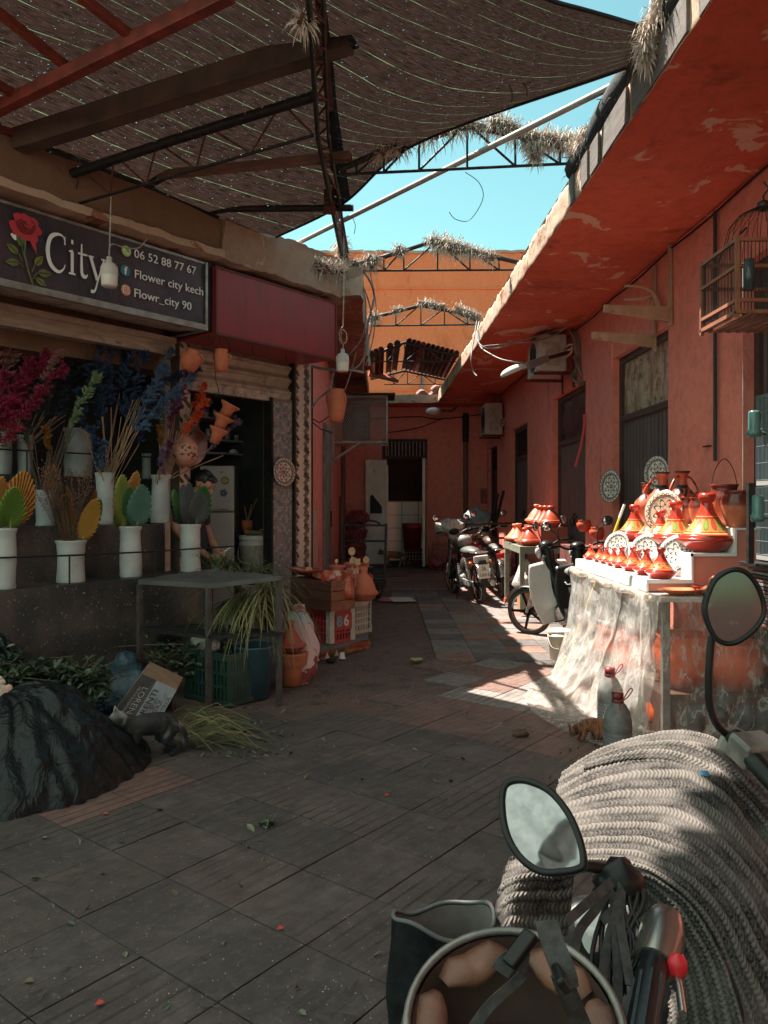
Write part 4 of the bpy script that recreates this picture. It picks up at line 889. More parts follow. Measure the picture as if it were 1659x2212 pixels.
def pmat(n, c, c2): return mk('plume_'+n, c, c2, 9, .9, bump=0, lo=.3, hi=.7, spec=.1)
PC = {'crimson': pmat('crimson', (.36,.035,.075), (.22,.03,.06)), 'pink': pmat('dusty_pink', (.42,.19,.18), (.28,.12,.12)), 'navy': pmat('navy', (.065,.10,.185), (.03,.05,.095)), 'blue': pmat('blue', (.12,.18,.28), (.06,.10,.17)),
      'teal': pmat('dark_teal', (.075,.10,.11), (.035,.05,.055)), 'green': pmat('green', (.30,.40,.22), (.20,.28,.14)), 'orange': pmat('orange', (.68,.11,.035), (.50,.06,.03)), 'purple': pmat('purple', (.26,.07,.15), (.13,.05,.10)), 'rust': pmat('rust', (.36,.16,.035), (.2,.08,.03)), 'lav': pmat('lavender', (.30,.17,.26), (.16,.11,.17))}
stemm = mk('dry_stem', (.42,.27,.17), (.28,.17,.11), 9, .8, bump=0); stemd = mk('dark_stem', (.13,.085,.06), (.07,.05,.04), 9, .8, bump=0)
def bouquet(label, top, r, plumes, sm=stemm, extra=8, seed=1):
    rr = random.Random(seed); o = thing('dried_bouquet', label, 'dried flowers', top, 0, 'dried plume bouquets')
    m = MB()
    for (c, nu, nv, tu, tv, w, th) in plumes:
        a = top+Vector((rr.uniform(-r,r)*.7, rr.uniform(-r,r)*.7, -.12)); m.tube(spline([a, a.lerp(FP(nu, nv, w), .55)+Vector((0,0,.0)), FP(nu, nv, w)], 4), .0042, 4)
    for _ in range(extra):
        c, nu, nv, tu, tv, w, th = rr.choice(plumes); a = top+Vector((rr.uniform(-r,r)*.8, rr.uniform(-r,r)*.8, -.1)); m.tube([a, FP(nu+rr.uniform(-12,12), nv+rr.uniform(-10,10), w)], .0036, 4)
    m.build('stems', sm, o)
    for (c, nu, nv, tu, tv, w, th) in plumes:
        m = MB(); plume_mesh(m, FP(nu, nv, w), FP(tu, tv, w+.05), th, 0, rr); m.build('plume', PC[c], o, recalc=False)
    return o
bouquet('crimson and dusty pink pampas plumes leaning out at the left edge', vH[0], vH[1], [('pink',-20,880,-8,720,-6.2,.07),('pink',0,850,38,716,-6.2,.07),('crimson',0,940,60,790,-6.0,.075),('crimson',20,910,95,770,-6.0,.07),('crimson',-10,960,40,830,-5.9,.08),('crimson',40,905,128,800,-5.9,.065),('crimson',10,960,85,850,-5.85,.07),('pink',50,890,122,765,-5.95,.045),('crimson',-20,960,10,820,-5.9,.08),('teal',30,840,70,700,-6.4,.07),('teal',60,880,72,750,-6.5,.08)], seed=2, extra=4)
bouquet('dark teal pampas plumes on long stems behind the green plume', vI[0], vI[1], [('teal',85,880,75,690,-6.4,.05),('teal',100,880,112,722,-6.3,.06),('teal',95,900,125,740,-6.2,.06),('navy',120,900,160,755,-6.3,.05),('teal',135,900,180,765,-6.3,.045),('teal',80,940,100,800,-6.4,.06),('teal',60,960,50,880,-6.3,.07)], seed=3, extra=6)
bouquet('single pale green pampas plume among thin dark twigs', vG[0], vG[1], [('green',150,925,205,818,-5.95,.06),('rust',108,975,100,930,-5.95,.035),('teal',60,930,55,900,-6.0,.03)], stemd, 26, seed=4)
bouquet('large spread of navy and blue pampas plumes with pale bare stems', vE[0], vE[1], [('navy',222,900,215,745,-6.0,.075),('navy',240,880,247,738,-6.0,.065),('navy',262,900,290,745,-5.95,.075),('navy',225,930,195,800,-6.05,.06),('navy',272,910,310,770,-5.9,.07),('blue',285,925,350,800,-5.75,.07),('blue',292,935,372,850,-5.7,.075),('blue',300,930,410,815,-5.7,.055),('navy',280,940,330,850,-5.9,.08),('blue',305,880,365,762,-5.8,.045),('navy',300,860,420,795,-5.85,.05),('navy',212,1010,200,930,-5.9,.05),('blue',215,1015,225,960,-5.85,.04),('navy',185,930,172,850,-6.1,.06),('navy',258,850,270,760,-6.1,.07),('navy',300,960,318,900,-5.9,.05)], seed=5, extra=16)
bouquet('orange and purple plumes fanned above a bundle of pink stems', vF[0], vF[1], [('purple',378,900,402,815,-5.75,.05),('purple',365,930,385,850,-5.7,.04),('orange',400,930,440,868,-5.7,.045),('orange',392,940,425,895,-5.65,.04),('orange',415,880,440,835,-5.75,.04),('purple',348,1010,365,960,-5.75,.035),('rust',345,960,345,925,-5.8,.035),('purple',420,915,450,870,-5.8,.028),('lav',345,1020,352,975,-5.7,.03)], mk('pink_stem', (.50,.26,.18), (.36,.17,.12), 9, .8, bump=0), 22, seed=6)
o = thing('dried_sprig', 'long lavender coloured sprig leaning right across the shop doorway', 'dried flowers', vF[0], 0); m = MB(); m.tube([vF[0]-Vector((0,0,.08)), FP(425,990,-5.7), FP(455,968,-5.65)], .004, 4); m.tube([vF[0]-Vector((0,0,.08)), FP(430,1005,-5.7), FP(482,984,-5.6)], .005, 4); m.build('stems', stemm, o)
m = MB(); plume_mesh(m, FP(452,970,-5.65), FP(512,912,-5.6), .022, 0, R); m.build('plume', PC['lav'], o, recalc=False)
# fan palm leaves
def leafmat(n, c, c2): return mk('fan_leaf_'+n, c, c2, 7, .6, bump=.1, lo=.3, hi=.7)
LC = {'green': leafmat('green', (.17,.24,.035), (.10,.17,.03)), 'orange': leafmat('orange', (.52,.24,.06), (.40,.16,.04)), 'yellow': leafmat('yellow', (.55,.30,.07), (.46,.24,.05)), 'lime': leafmat('lime', (.33,.31,.07), (.19,.22,.05)),
      'teal': leafmat('teal', (.15,.25,.19), (.08,.17,.13)), 'grey': leafmat('grey', (.15,.13,.13), (.08,.08,.08)), 'emerald': leafmat('emerald', (.06,.16,.07), (.12,.22,.06)), 'gold': leafmat('gold', (.30,.15,.04), (.18,.09,.03))}
def fan_leaf(par, ub, vb, ut, vt, wd, w, c, yaw=0):
    b = FP(ub, vb, w); t_ = FP(ut, vt, w); up = (t_-b); H = up.length; up.normalize(); sd = (E2*math.cos(yaw)+N2*math.sin(yaw)); sd = (sd-up*sd.dot(up)).normalized(); nr = sd.cross(up).normalized()
    if nr.dot(N2) < 0: nr = -nr
    W_ = wd/F*b.y/2; n = 46; m = MB(); vs = [b+up*H*.06+nr*.0]; bend = .10*H
    for i in range(n+1):
        ph = -math.pi*.93+2*math.pi*.93*i/n; y = .5*(1-math.cos(math.pi-abs(ph)))if False else .5*(1+math.cos(ph)); x = math.sin(ph)*(1-.38*max(0, y-.35)**1.0)
        dz = .016*(1 if i % 2 else -1)+R.uniform(-.002,.002); jag = 1+(0 if i % 2 else -.035)+R.uniform(-.015,.01)
        vs.append(b+(sd*W_*x+up*(H*(.0+y)))*jag+nr*(dz+bend*(y*y-.3)+.12*W_*x*x))
        mid = (vs[0]+(vs[-1]-vs[0])*.5)
    m.add(vs, [(0, i, i+1) for i in range(1, n+1)]); 
    o = m.build('leaf', LC[c], par, recalc=False)
    m2 = MB(); m2.tube([b-Vector((0,0,.15)), b+up*H*.06, b+up*H*.5+nr*.004], .004, 5); m2.build('stalk', stemm, o)
def fans(label, base, lst):
    o = thing('palm_fan_bunch', label, 'palm fans', base, 0, 'bunches of dyed palm fans')
    for a in lst: fan_leaf(o, *a)
fans('green and orange dyed palm fans at the left edge', vA[0], [(30,1138,52,1016,72,-5.52,'orange',.3),(10,1138,-5,1028,50,-5.56,'orange',-.3),(22,1142,28,1050,64,-5.44,'green',0)])
fans('yellow and gold dyed palm fans beside the brown twigs', vB[0], [(172,1172,212,1060,26,-5.54,'gold',1.0),(158,1170,150,1048,20,-5.53,'gold',1.1),(176,1170,220,1080,40,-5.56,'green',.8),(178,1168,207,1076,46,-5.46,'yellow',.2)])
fans('lime and teal dyed palm fans in the middle vase', vC[0], [(280,1135,290,1016,44,-5.60,'orange',0),(272,1138,256,1025,60,-5.54,'lime',-.2),(268,1140,246,1108,30,-5.52,'lime',0),(285,1138,276,1050,40,-5.50,'emerald',.2),(296,1139,305,1046,62,-5.44,'teal',.1)])
fans('grey and green dyed palm fans beside the shopkeeper', vD[0], [(400,1135,366,1058,44,-5.58,'emerald',-.4),(428,1130,440,1048,50,-5.60,'emerald',.3),(408,1133,388,1046,46,-5.54,'grey',-.3),(408,1136,402,1042,50,-5.50,'grey',-.1),(424,1135,430,1062,54,-5.44,'grey',.1)])
# brown twigs
o = thing('twig_bunch', 'bunch of dry brown twigs with tiny seed heads in the short vase', 'dried flowers', vB[0]); m = MB(); m2 = MB(); rr = random.Random(5)
for k in range(80):
    a = vB[0]+Vector((rr.uniform(-.04,.04), rr.uniform(-.04,.04), -.05)); tu, tv = rr.uniform(78, 200), rr.uniform(1000, 1090)
    if rr.random() < .4: tu = rr.uniform(90, 130)
    e = FP(tu, tv, -5.5+rr.uniform(-.12,.1)); mid = a.lerp(e, .5)+Vector((rr.uniform(-.03,.03), rr.uniform(-.03,.03), .02)); m.tube([a, mid, e], .0016, 3, caps=False)
    for j in range(5):
        f = rr.uniform(.6, 1); p = mid.lerp(e, f); q = p+Vector((rr.uniform(-.04,.04), rr.uniform(-.03,.03), rr.uniform(0,.05))); m.tube([p, q], .001, 3, caps=False); m2.ball(q, .0045, 0, 5)
m.build('stems', mk('twig', (.16,.085,.05), (.09,.05,.03), 9, .8, bump=0), o); tag(m2.build('seed_heads', mk('seed_head', (.30,.10,.04), (.16,.06,.03), 15, .8, bump=0), o), kind='stuff')
# litter of dried bits on the ledge
m = MB()
for k in range(60):
    s_ = rr.uniform(fs(20,-5.4), fs(430,-5.4)); p = FW(s_, rr.uniform(-5.70,-5.37), .887); a = rr.random()*6; m.add([p, p+Vector((.03*math.cos(a),.03*math.sin(a),.003)), p+Vector((.02*math.cos(a+.8),.02*math.sin(a+.8),.006))], [(0,1,2)])
tag(m.build('plant_litter', stemm), 'dry leaf and petal scraps scattered on the lower step of the ledge', 'litter', kind='stuff')
# ================= TERRACOTTA helpers =================
terra = mk('terracotta', (.55,.155,.075), (.47,.12,.06), 8, .75, bump=.2, bs=25, dirt=(.30,.09,.05), dsc=7)
terrag = mk('glazed_terracotta', (.42,.075,.035), (.33,.05,.025), 6, .28, bump=.05, coat=.4)
def jar(name, label, cat, base, prof, mat, group=None, handles=(), T=None, par=None, n=28):
    o = thing(name, label, cat, base, R.random(), group) if par is None else par
    T = T or Matrix.Translation(base); m = MB(); m.X = T; m.lathe(prof, n=n); m.build('body', mat, o)
    for (ang, r0, z0, r1, z1, out) in handles:
        m = MB(); m.X = T @ Matrix.Rotation(ang, 4, 'Z'); m.tube(spline([(r0, 0, z0), (r0+out, 0, z0+(z1-z0)*.1), (max(r0,r1)+out, 0, z0+(z1-z0)*.75), (r1, 0, z1)], 10), .009, 6); m.build('handle', mat, o)
    return o
def tilt(p, ax, ang): return Matrix.Translation(p) @ Matrix.Rotation(ang, 4, ax)
def potprof(r, h, neck=.7, lip=.85, th=.008, foot=.6, belly=.62):
    a = [(0,0),(r*foot,0),(r*(foot+.15),h*.12)]+[(r*(1-((t-belly)/.62)**2*.35), h*t) for t in (.3,.45,.6,.72)]+[(r*neck,h*.88),(r*lip,h*.97),(r*lip,h),(r*(lip)-th*1.5,h),(r*neck-th,h*.9),(r*.8,h*.65),(r*.6,h*.2),(0,h*.15)]
    return a
pA = FP(404, 800, -5.6); jar('clay_pot', 'round terracotta pot hanging tilted beside the steel column', 'pot', pA, potprof(.095,.19,.55,.62), terra, 'hanging clay pots', [(0,.07,.10,.06,.17,.03)], tilt(pA, 'Y', .35))
pB = FP(478, 803, -5.45); jar('clay_pot', 'small terracotta pot with lug handles hanging from a wire hook under the red box', 'pot', pB, potprof(.068,.20,.80,.88), terra, 'hanging clay pots', [(0,.055,.11,.06,.16,.025),(math.pi,.055,.11,.06,.16,.025)])
m = MB(); m.tube([FP(478,690,-5.45), FP(474,740,-5.45), FP(461,752,-5.45), FP(466,820,-5.45), FP(474,850,-5.45), FP(470,858,-5.45), FP(462,850,-5.45)], .0035, 5); m.tube([FP(478,710,-5.45), FP(463,730,-5.45), FP(463,765,-5.45)], .003, 5); m.tube([FP(478,710,-5.45), FP(494,745,-5.45), FP(497,760,-5.45)], .003, 5)
tag(m.build('hanging_wire', M['black_steel']), 'bent iron wire with a hooked end holding the small hanging pot', 'wire')
for k, (u, v, ax, an, r, l_) in enumerate([(482,895,'Y',.5,.075,'top flared clay pot of the tied cluster in the doorway'),(470,922,'Y',.45,.078,'middle flared clay pot of the tied cluster in the doorway'),(462,950,'Y',.35,.072,'lowest flared clay pot of the tied cluster in the doorway')]):
    p = FP(u, v+8, -5.6); jar('flared_pot', l_, 'pot', p, [(0,0),(r*.6,0),(r*.75,.09),(r*.8,.10),(r*1.25,.135),(r*1.27,.15),(r*1.12,.148),(r*.65,.09),(r*.5,.02),(0,.02)], terra, 'cluster of flared clay pots', T=tilt(p, ax, an))
pb = FP(400, 1008, -5.75)
pv_ = NT('painted_vase'); gz = pv_.sep(pv_.co('Generated')); x = pv_.mix(pv_.ramp(pv_.noise(30, 1, .4), [(.56, 0.0), (.60, 1.0)]), (.50,.22,.16), (.10,.05,.03)); pv_.col(pv_.mix(pv_.ramp(gz[2], [(.15,0.0),(.16,1.0),(.55,1.0),(.56,0.0)]), (.45,.17,.11), x)); pv_.set(Roughness=.7)
jar('painted_vase', 'narrow necked painted clay vase behind the orange plumes', 'vase', pb, [(0,0),(.06,0),(.10,.05),(.125,.12),(.12,.18),(.08,.24),(.03,.28),(.026,.34),(.045,.37),(.04,.37),(.02,.34),(.02,.28),(0,.27)], pv_.m)
pt = FP(420, 968, -5.85); m = MB(); m.X = Matrix.Translation(pt) @ N2.to_track_quat('Z', 'Y').to_matrix().to_4x4() @ Matrix.Rotation(.3, 4, 'X'); m.lathe([(0,-.012),(.10,-.01),(.17,.012),(.18,.02),(.17,.018),(.10,-.002),(0,-.004)], n=36, sx=.75)
tag(m.build('oval_platter', mk('maroon_glaze', (.12,.018,.015), None, rough=.2, bump=0)), 'dark maroon glazed oval platter hanging behind the painted vase', 'platter')
def ring_mat(name, base, ink, acc, rim):
    t = NT(name); c = t.sep(t.co('Generated')); x_ = t.math('SUBTRACT', c[0], .5); y_ = t.math('SUBTRACT', c[1], .5)
    r = t.math('MULTIPLY', t.math('SQRT', t.math('ADD', t.math('MULTIPLY', x_, x_), t.math('MULTIPLY', y_, y_))), 2.0); a = t.math('ARCTAN2', y_, x_)
    pet = t.math('ABSOLUTE', t.math('SINE', t.math('MULTIPLY', a, 4.0))); sh = t.math('SUBTRACT', r, t.math('ADD', t.math('MULTIPLY', pet, .30), .28)); line = t.ramp(t.math('ABSOLUTE', sh), [(.0, 1.0), (.035, 1.0), (.05, 0.0)])
    pet2 = t.math('ABSOLUTE', t.math('SINE', t.math('ADD', t.math('MULTIPLY', a, 4.0), 1.57))); sh2 = t.math('SUBTRACT', r, t.math('ADD', t.math('MULTIPLY', pet2, .24), .12)); line2 = t.ramp(t.math('ABSOLUTE', sh2), [(.0, 1.0), (.03, 1.0), (.045, 0.0)])
    sc_ = t.math('SUBTRACT', r, t.math('SUBTRACT', .92, t.math('MULTIPLY', t.math('ABSOLUTE', t.math('SINE', t.math('MULTIPLY', a, 11.0))), .14))); line3 = t.ramp(t.math('ABSOLUTE', sc_), [(.0, 1.0), (.025, 1.0), (.04, 0.0)])
    x = t.mix(t.ramp(t.noise(60, 2, .5), [(.55, 0.0), (.6, .5)]), base, ink)
    x = t.mix(t.ramp(sh, [(.0, .0), (.02, 0.0)]), x, acc); x = t.mix(t.math('MULTIPLY', t.ramp(sh2, [(0, .35), (.01, 0.0)]), 1), x, acc)
    for l_ in (line, line2, line3): x = t.mix(l_, x, ink)
    for r0, w_ in ((.76, .02), (.70, .012), (.08, .03)): x = t.mix(t.ramp(t.math('ABSOLUTE', t.math('SUBTRACT', r, r0)), [(0, 1.0), (w_, 1.0), (w_+.01, 0.0)]), x, ink)
    x = t.mix(t.ramp(r, [(.955, 0.0), (.965, 1.0)]), x, rim); t.col(x); t.set(Roughness=.25); return t.m
PLM = ring_mat('plate_red_pattern', (.58,.42,.34), (.10,.05,.05), (.45,.10,.08), (.12,.10,.10)); PLW = ring_mat('plate_black_pattern', (.66,.62,.56), (.05,.045,.045), (.50,.44,.38), (.10,.14,.14)); PLO = ring_mat('plate_orange_pattern', (.60,.40,.28), (.07,.05,.05), (.60,.20,.10), (.10,.10,.10))
def plate(label, c, nrm, r, mat, group=None, up=None):
    q = Vector(nrm).normalized().to_track_quat('Z', 'Y'); o = thing('painted_plate', label, 'plate', c, 0, group)
    base = Matrix.Translation(c) @ q.to_matrix().to_4x4(); me = MB(); me.lathe([(0,.004),(r*.55,.004),(r*.72,.012),(r,.024),(r,.018),(r*.7,.004),(r*.5,-.004),(0,-.004)], n=40)
    ob = me.build('dish', mat, None); ob.parent = o; ob.rotation_euler = q.to_euler()
    m = MB(); m.lathe([(r*.5,-.005),(r*.45,-.016),(0,-.016)], n=24); f = m.build('foot', terrag, None); f.parent = o; f.rotation_euler = q.to_euler(); return o
plate('big round plate with red and black petals hanging on the mosaic pillar', FP(612,1020,WL+.05), N2+Vector((0,-.1,.05)), .155, PLM)
# jar on bracket by the alley corner
pj = P(727, 912, 8.25); jar('clay_jar', 'tall terracotta jar with ear handles hanging from an iron bracket at the corner', 'jar', pj, [(0,0),(.065,0),(.075,.04),(.095,.14),(.108,.22),(.10,.28),(.078,.32),(.085,.335),(.085,.35),(.07,.35),(.065,.32),(.08,.2),(0,.1)], terra, None, [(2.6,.10,.22,.085,.31,.03),(-.6,.10,.22,.085,.31,.02)])
m = MB(); m.tube([(-.84,8.75,1.5+(CV-905)/F*8.6),(-.70,8.5,2.30),(-.56,8.3,2.24)], .006, 5); m.tube([(-.84,8.7,2.45),(-.72,8.6,2.38),(-.60,8.35,2.42)], .006, 5); tag(m.build('iron_bracket', M['black_steel']), 'thin bent iron bracket holding the tall clay jar', 'bracket')
# ================= DOORWAY INTERIOR =================
fridge = thing('refrigerator', 'pale grey fridge with round magnets standing inside the shop doorway', 'fridge', P(478, 1400, 8.35)-Vector((0,0,0)))
fr0, fr1, fy = P(452,0,8.3).x, P(505,0,8.3).x, 8.3; ftop = CH+(CV-1006)/F*8.3; fmid = CH+(CV-1106)/F*8.3
fridge.location = ((fr0+fr1)/2, fy, .09)
fgm = mk('fridge_enamel', (.42,.38,.35), (.36,.32,.30), 3, .35, bump=.03)
m = MB(); m.box((fr0-.1,fy+.03,.12),(fr1,fy+.6,ftop-.005)); m.build('cabinet', mk('fridge_side', (.10,.10,.11), None, rough=.4), fridge, bevel=.01)
m = MB(); m.box((fr0-.1,fy,fmid+.008),(fr1+.002,fy+.028,ftop)); fd = m.build('freezer_door', fgm, fridge, bevel=.012); m = MB(); m.box((fr0-.1,fy,.16),(fr1+.002,fy+.028,fmid-.008)); fd2 = m.build('fridge_door', fgm, fridge, bevel=.012)
m = MB(); m.box((fr0+.05,fy-.012,fmid+.02),(fr1-.05,fy-.001,fmid+.035)); m.build('handle', M['grey_metal'], fd)
def disc(mb, c, r, mi=0, ax='Y', n=20): mb.add([Vector(c)+Vector((r*math.cos(t),0,r*math.sin(t))) for t in [2*math.pi*k/n for k in range(n)]], [tuple(range(n))], mi)
m = MB(); c = P(486, 1038, fy-.004); disc(m, c, .043, 0); disc(m, c-Vector((0,.001,0)), .034, 1); m.box((c.x-.036, c.y-.003, c.z-.010), (c.x+.036, c.y-.0015, c.z+.006), 2); m.build('magnet', [mk('mg1', (.02,.06,.05), None), mk('mg2', (.25,.28,.12), None), mk('mg3', (.45,.25,.06), None)], fd, recalc=False)
m = MB(); c = P(483, 1065, fy-.004); 
for a in range(5): disc(m, c+Vector((.024*math.cos(a*1.26), -.0003*a, .024*math.sin(a*1.26))), .02, 0, n=7)
m.build('magnet', mk('mg4', (.02,.05,.07), (.07,.12,.15), 30, .4), fd, recalc=False); m = MB(); c = P(479, 1020, fy-.004); m.add([c+Vector((.024*math.cos(t),0,.013*math.sin(t))) for t in [k*.5 for k in range(12)]], [tuple(range(12))]); m.build('badge', M['grey_metal'], fd, recalc=False)
shf_ = thing('shelf_unit', 'dark shelving full of crockery inside the shop doorway', 'shelves', FW(fs(550,-6.7), -6.7, .1)); sa, sb = fs(436, -6.7), fs(600, -6.7); shm_ = mk('shelf_edge', (.16,.17,.17), None, rough=.5)
zs = [fz(550, v, -6.7) for v in (911, 955, 982, 1017, 1051, 1088, 1145)]
for z in zs: m = MB(); fbox(m, sa if z > 2 else fs(513,-6.7), sb, -6.95, -6.68, z-.022, z); m.build('shelf', shm_, shf_)
m = MB(); fbox(m, fs(505,-6.7), fs(513,-6.7), -6.95, -6.68, .1, zs[3]); fbox(m, sa, sb, -6.98, -6.955, .1, 2.7); m.build('side_panel', mk('panel_dark', (.03,.035,.037), None, rough=.4), shf_)
bowlp = lambda r, h: [(0,h),(r*.35,h),(r*.38,h*.9),(r*.7,h*.75),(r,0),(r*.95,0),(r*.6,h*.6),(0,h*.75)]
cer = mk('cream_bowl', (.50,.48,.45), None, rough=.3, bump=0); gls = mk('dim_glass', (.10,.12,.12), (.3,.3,.3), 30, .1, bump=0); strp = mk('striped_ware', (.25,.22,.2), (.05,.05,.05), 1, .3, stretch=(1,1,60), bump=0)
k = 0
for (u, sh_i, r, h, mt, l_) in [(507,2,.055,.05,cer,'upturned cream bowl, left of three on the dark shelf'),(531,2,.055,.05,cer,'upturned cream bowl, middle of three on the dark shelf'),(555,2,.055,.05,cer,'upturned cream bowl, right of three on the dark shelf'),(580,2,.05,.05,cer,'upturned cream bowl half hidden by the mosaic pillar')]:
    b = FW(fs(u,-6.74), -6.76, zs[sh_i]); o = MB(); o.lathe(bowlp(r, h), b, 20); tag(o.build('bowl', mt), l_, 'bowl', 'upturned cream bowls')
for i, (vz, us, pr, mt, nm, cat) in enumerate([(4,(522,541),[(0,0),(.045,0),(.03,.05),(.05,.09),(.03,.12),(.045,.15),(0,.15)],strp,'striped stacked ware','stand'),(4,(556,570,583),[(0,0),(.03,0),(.035,.06),(.02,.09),(.03,.11),(0,.11)],gls,'small glass jar','jar'),(5,(518,527,536,546),[(0,0),(.025,0),(.035,.06),(.03,.06),(0,.01)],gls,'glass','glass'),(5,(556,),[(0,0),(.045,0),(.05,.12),(.03,.14),(.03,.17),(0,.17)],mk('teal_jar', (.05,.12,.12), None, rough=.1),'teal jar','jar')]):
    for u in us:
        b = FW(fs(u,-6.74), -6.76, zs[vz]); o = MB(); o.lathe(pr, b, 14); tag(o.build(nm.replace(' ', '_'), mt), nm+' standing on the dim crockery shelves inside the doorway', cat, 'crockery on the dim shelves')
rr = random.Random(9)
for zi in (0, 1, 3):
    for k in range(11):
        u = 450+k*12.5+rr.uniform(-3,3)
        if zi == 3 and u < 515: continue
        b = FW(fs(u,-6.74), -6.74-rr.random()*.08, zs[zi]); o = MB(); h = rr.uniform(.06,.12); o.lathe([(0,0),(.022,0),(.03,h*.6),(.026,h),(.02,h),(.02,h*.2),(0,.01)], b, 10); tag(o.build('drinking_glass', gls), 'dim drinking glass in a row on the crockery shelves', 'glass', 'drinking glasses on the dim shelves')
b = FW(fs(534,-6.5), -6.5, fz(534,1118,-6.5)-.15); jar('utensil_jar', 'clay jar holding long wooden ladles on the dim shelf', 'jar', b, [(0,0),(.06,0),(.065,.12),(.055,.12),(0,.02)], terra)
m = MB(); m.tube([b+Vector((.0,0,.1)), b+Vector((.10,.05,.36))], .010, 6); m.tube([b+Vector((0,0,.1)), b+Vector((-.03,.0,.28))], .010, 6); m.tube([b+Vector((0,0,.1)), b+Vector((.05,.0,.30))], .008, 6); tag(m.build('wooden_ladles', mk('ladle_wood', (.22,.10,.07), None)), 'long wooden ladle handles leaning out of the clay utensil jar', 'ladles')
buck = mk('paint_bucket', (.52,.48,.44), (.44,.38,.34), 6, .5, dirt=(.30,.15,.08), dsc=9, dlo=.6, dhi=.7)
def bucket(label, c, r, h, mat, lid=True, group=None, handle=True, name='bucket'):
    o = thing(name, label, 'bucket', c, 0, group); m = MB(); m.lathe([(0,0),(r*.82,0),(r*.97,h*.80),(r*1.03,h*.81),(r*1.03,h*.86),(r*.98,h*.86),(r,h),(r*.94,h),(r*.8,.02),(0,.02)], c, 32); m.build('body', mat, o)
    if lid: m = MB(); m.lathe([(r*1.04,h*.93),(r*1.06,h),(r*1.03,h+.012),(r*.9,h+.012),(r*.88,h+.004),(0,h+.004)], c, 32); m.build('lid', mat, o)
    if handle: m = MB(); a = Vector(c)+Vector((-r*1.03,0,h*.82)); b_ = Vector(c)+Vector((r*1.03,0,h*.82)); m.tube(spline([a, a+Vector((r*.25,-r*.95,-h*.35)), b_+Vector((-r*.25,-r*.95,-h*.35)), b_], 14), .004, 5); m.build('handle', mat, o)
    return o
bc = FW(fs(551,-6.25), -6.25, .09); bucket('lower white paint bucket under another bucket in the shop doorway', bc, .165, .50, buck, True, 'white paint buckets in the doorway'); 
bc2 = bc+Vector((0,0,.53)); bucket('lidded white paint bucket on top of another in the shop doorway', bc2, .17, .50, buck, True, 'white paint buckets in the doorway')
m = MB(); q = bc2+Vector((0,0,.515)); m.ball(q+Vector((-.09,0,.03)), .03, 0, 10); m.tube([q+Vector((-.09,-.02,.025)), q+Vector((.08,-.02,.02))], [.03,.022], 8, 1); m.tube([q+Vector((.08+.03*math.cos(t),-.03,.03+.03*math.sin(t))) for t in [k*.5 for k in range(13)]], .007, 5); tag(m.build('amber_glasses', [mk('amber', (.5,.16,.03), None, rough=.2), mk('olive', (.12,.10,.05), None)]), 'amber plastic goggles lying on the upper bucket lid', 'goggles')
# ================= people and cats: one skin over a posed set of volumes =================
def limb(mb, pts, rs, k=6, n=12):
    q = spline([Vector(p) for p in pts], k*(len(pts)-1)); L = len(q)-1
    rr_ = [rs[min(int(i/L*(len(rs)-1)), len(rs)-2)]*(1-(i/L*(len(rs)-1)-min(int(i/L*(len(rs)-1)), len(rs)-2)))+rs[min(int(i/L*(len(rs)-1)), len(rs)-2)+1]*(i/L*(len(rs)-1)-min(int(i/L*(len(rs)-1)), len(rs)-2)) for i in range(L+1)]
    mb.tube(q, rr_, n); mb.ball(q[0], rr_[0], 0, n); mb.ball(q[-1], rr_[-1], 0, n)
def organic(mb, name, mat, par, vox, smooth=3):
    o = mb.build(name, mat, par); r = o.modifiers.new('r', 'REMESH'); r.mode = 'VOXEL'; r.voxel_size = vox; r.use_smooth_shade = True
    s = o.modifiers.new('s', 'SMOOTH'); s.factor = .5; s.iterations = smooth; return o
skin = mk('skin', (.50,.235,.155), (.44,.19,.125), 12, .5, bump=.05)
mc = P(441, 1046, 7.35)                                         # head centre
man = thing('person', 'young man in dark clothes with short black hair looking at a phone in the doorway', 'person', (mc.x-.06, 7.45, .09))
fw = Vector((.90, -.34, 0)).normalized(); lt = Vector((-fw.y, fw.x, 0)); 
# head frame: looking right and down
hd = (fw*.86+Vector((0,0,-.50))).normalized(); hup = lt.cross(hd)*-1
if hup.z < 0: hup = -hup
def H(f, l, u): return mc+hd*f+lt*l+hup*u
m = MB()
HB = Matrix((( hd.x, lt.x, hup.x, mc.x), (hd.y, lt.y, hup.y, mc.y), (hd.z, lt.z, hup.z, mc.z), (0,0,0,1)))
m.X = HB
m.ball((-.012,0,.030), .095, 0, 18, (1.0,.80,.98)); m.ball((.030,0,-.030), .070, 0, 16, (.85,.80,1.15)); m.ball((.058,0,-.088), .026, 0, 12, (1,1.1,.8))
m.ball((.078,0,.020), .030, 0, 12, (.6,2.0,.5)); limb(m, [(.088,0,.008),(.112,0,-.030),(.104,0,-.036)], [.010,.015,.010], 3, 8)
m.ball((.088,0,-.060), .017, 0, 10, (.8,1.4,.42)); m.ball((.085,0,-.073), .016, 0, 10, (.8,1.3,.5)); m.ball((.060,.045,-.022), .028, 0, 10); m.ball((.060,-.045,-.022), .028, 0, 10)
for s_ in (-1, 1): m.ball((-.012, s_*.080, -.012), .026, 0, 10, (.62,.35,1.15)); 
limb(m, [(.01,0,-.06),(-.045,0,-.12),(-.09,0,-.17)], [.058,.056,.062], 4, 14)
m.X = Matrix.Identity(4)
nk = H(-.09, 0, -.17); ch = nk+Vector((-.02,0,-.20)); pel = Vector((man.location.x-.03, man.location.y, .98))
limb(m, [nk, ch, (ch+pel)/2, pel], [.07,.135,.125,.14], 5, 16)
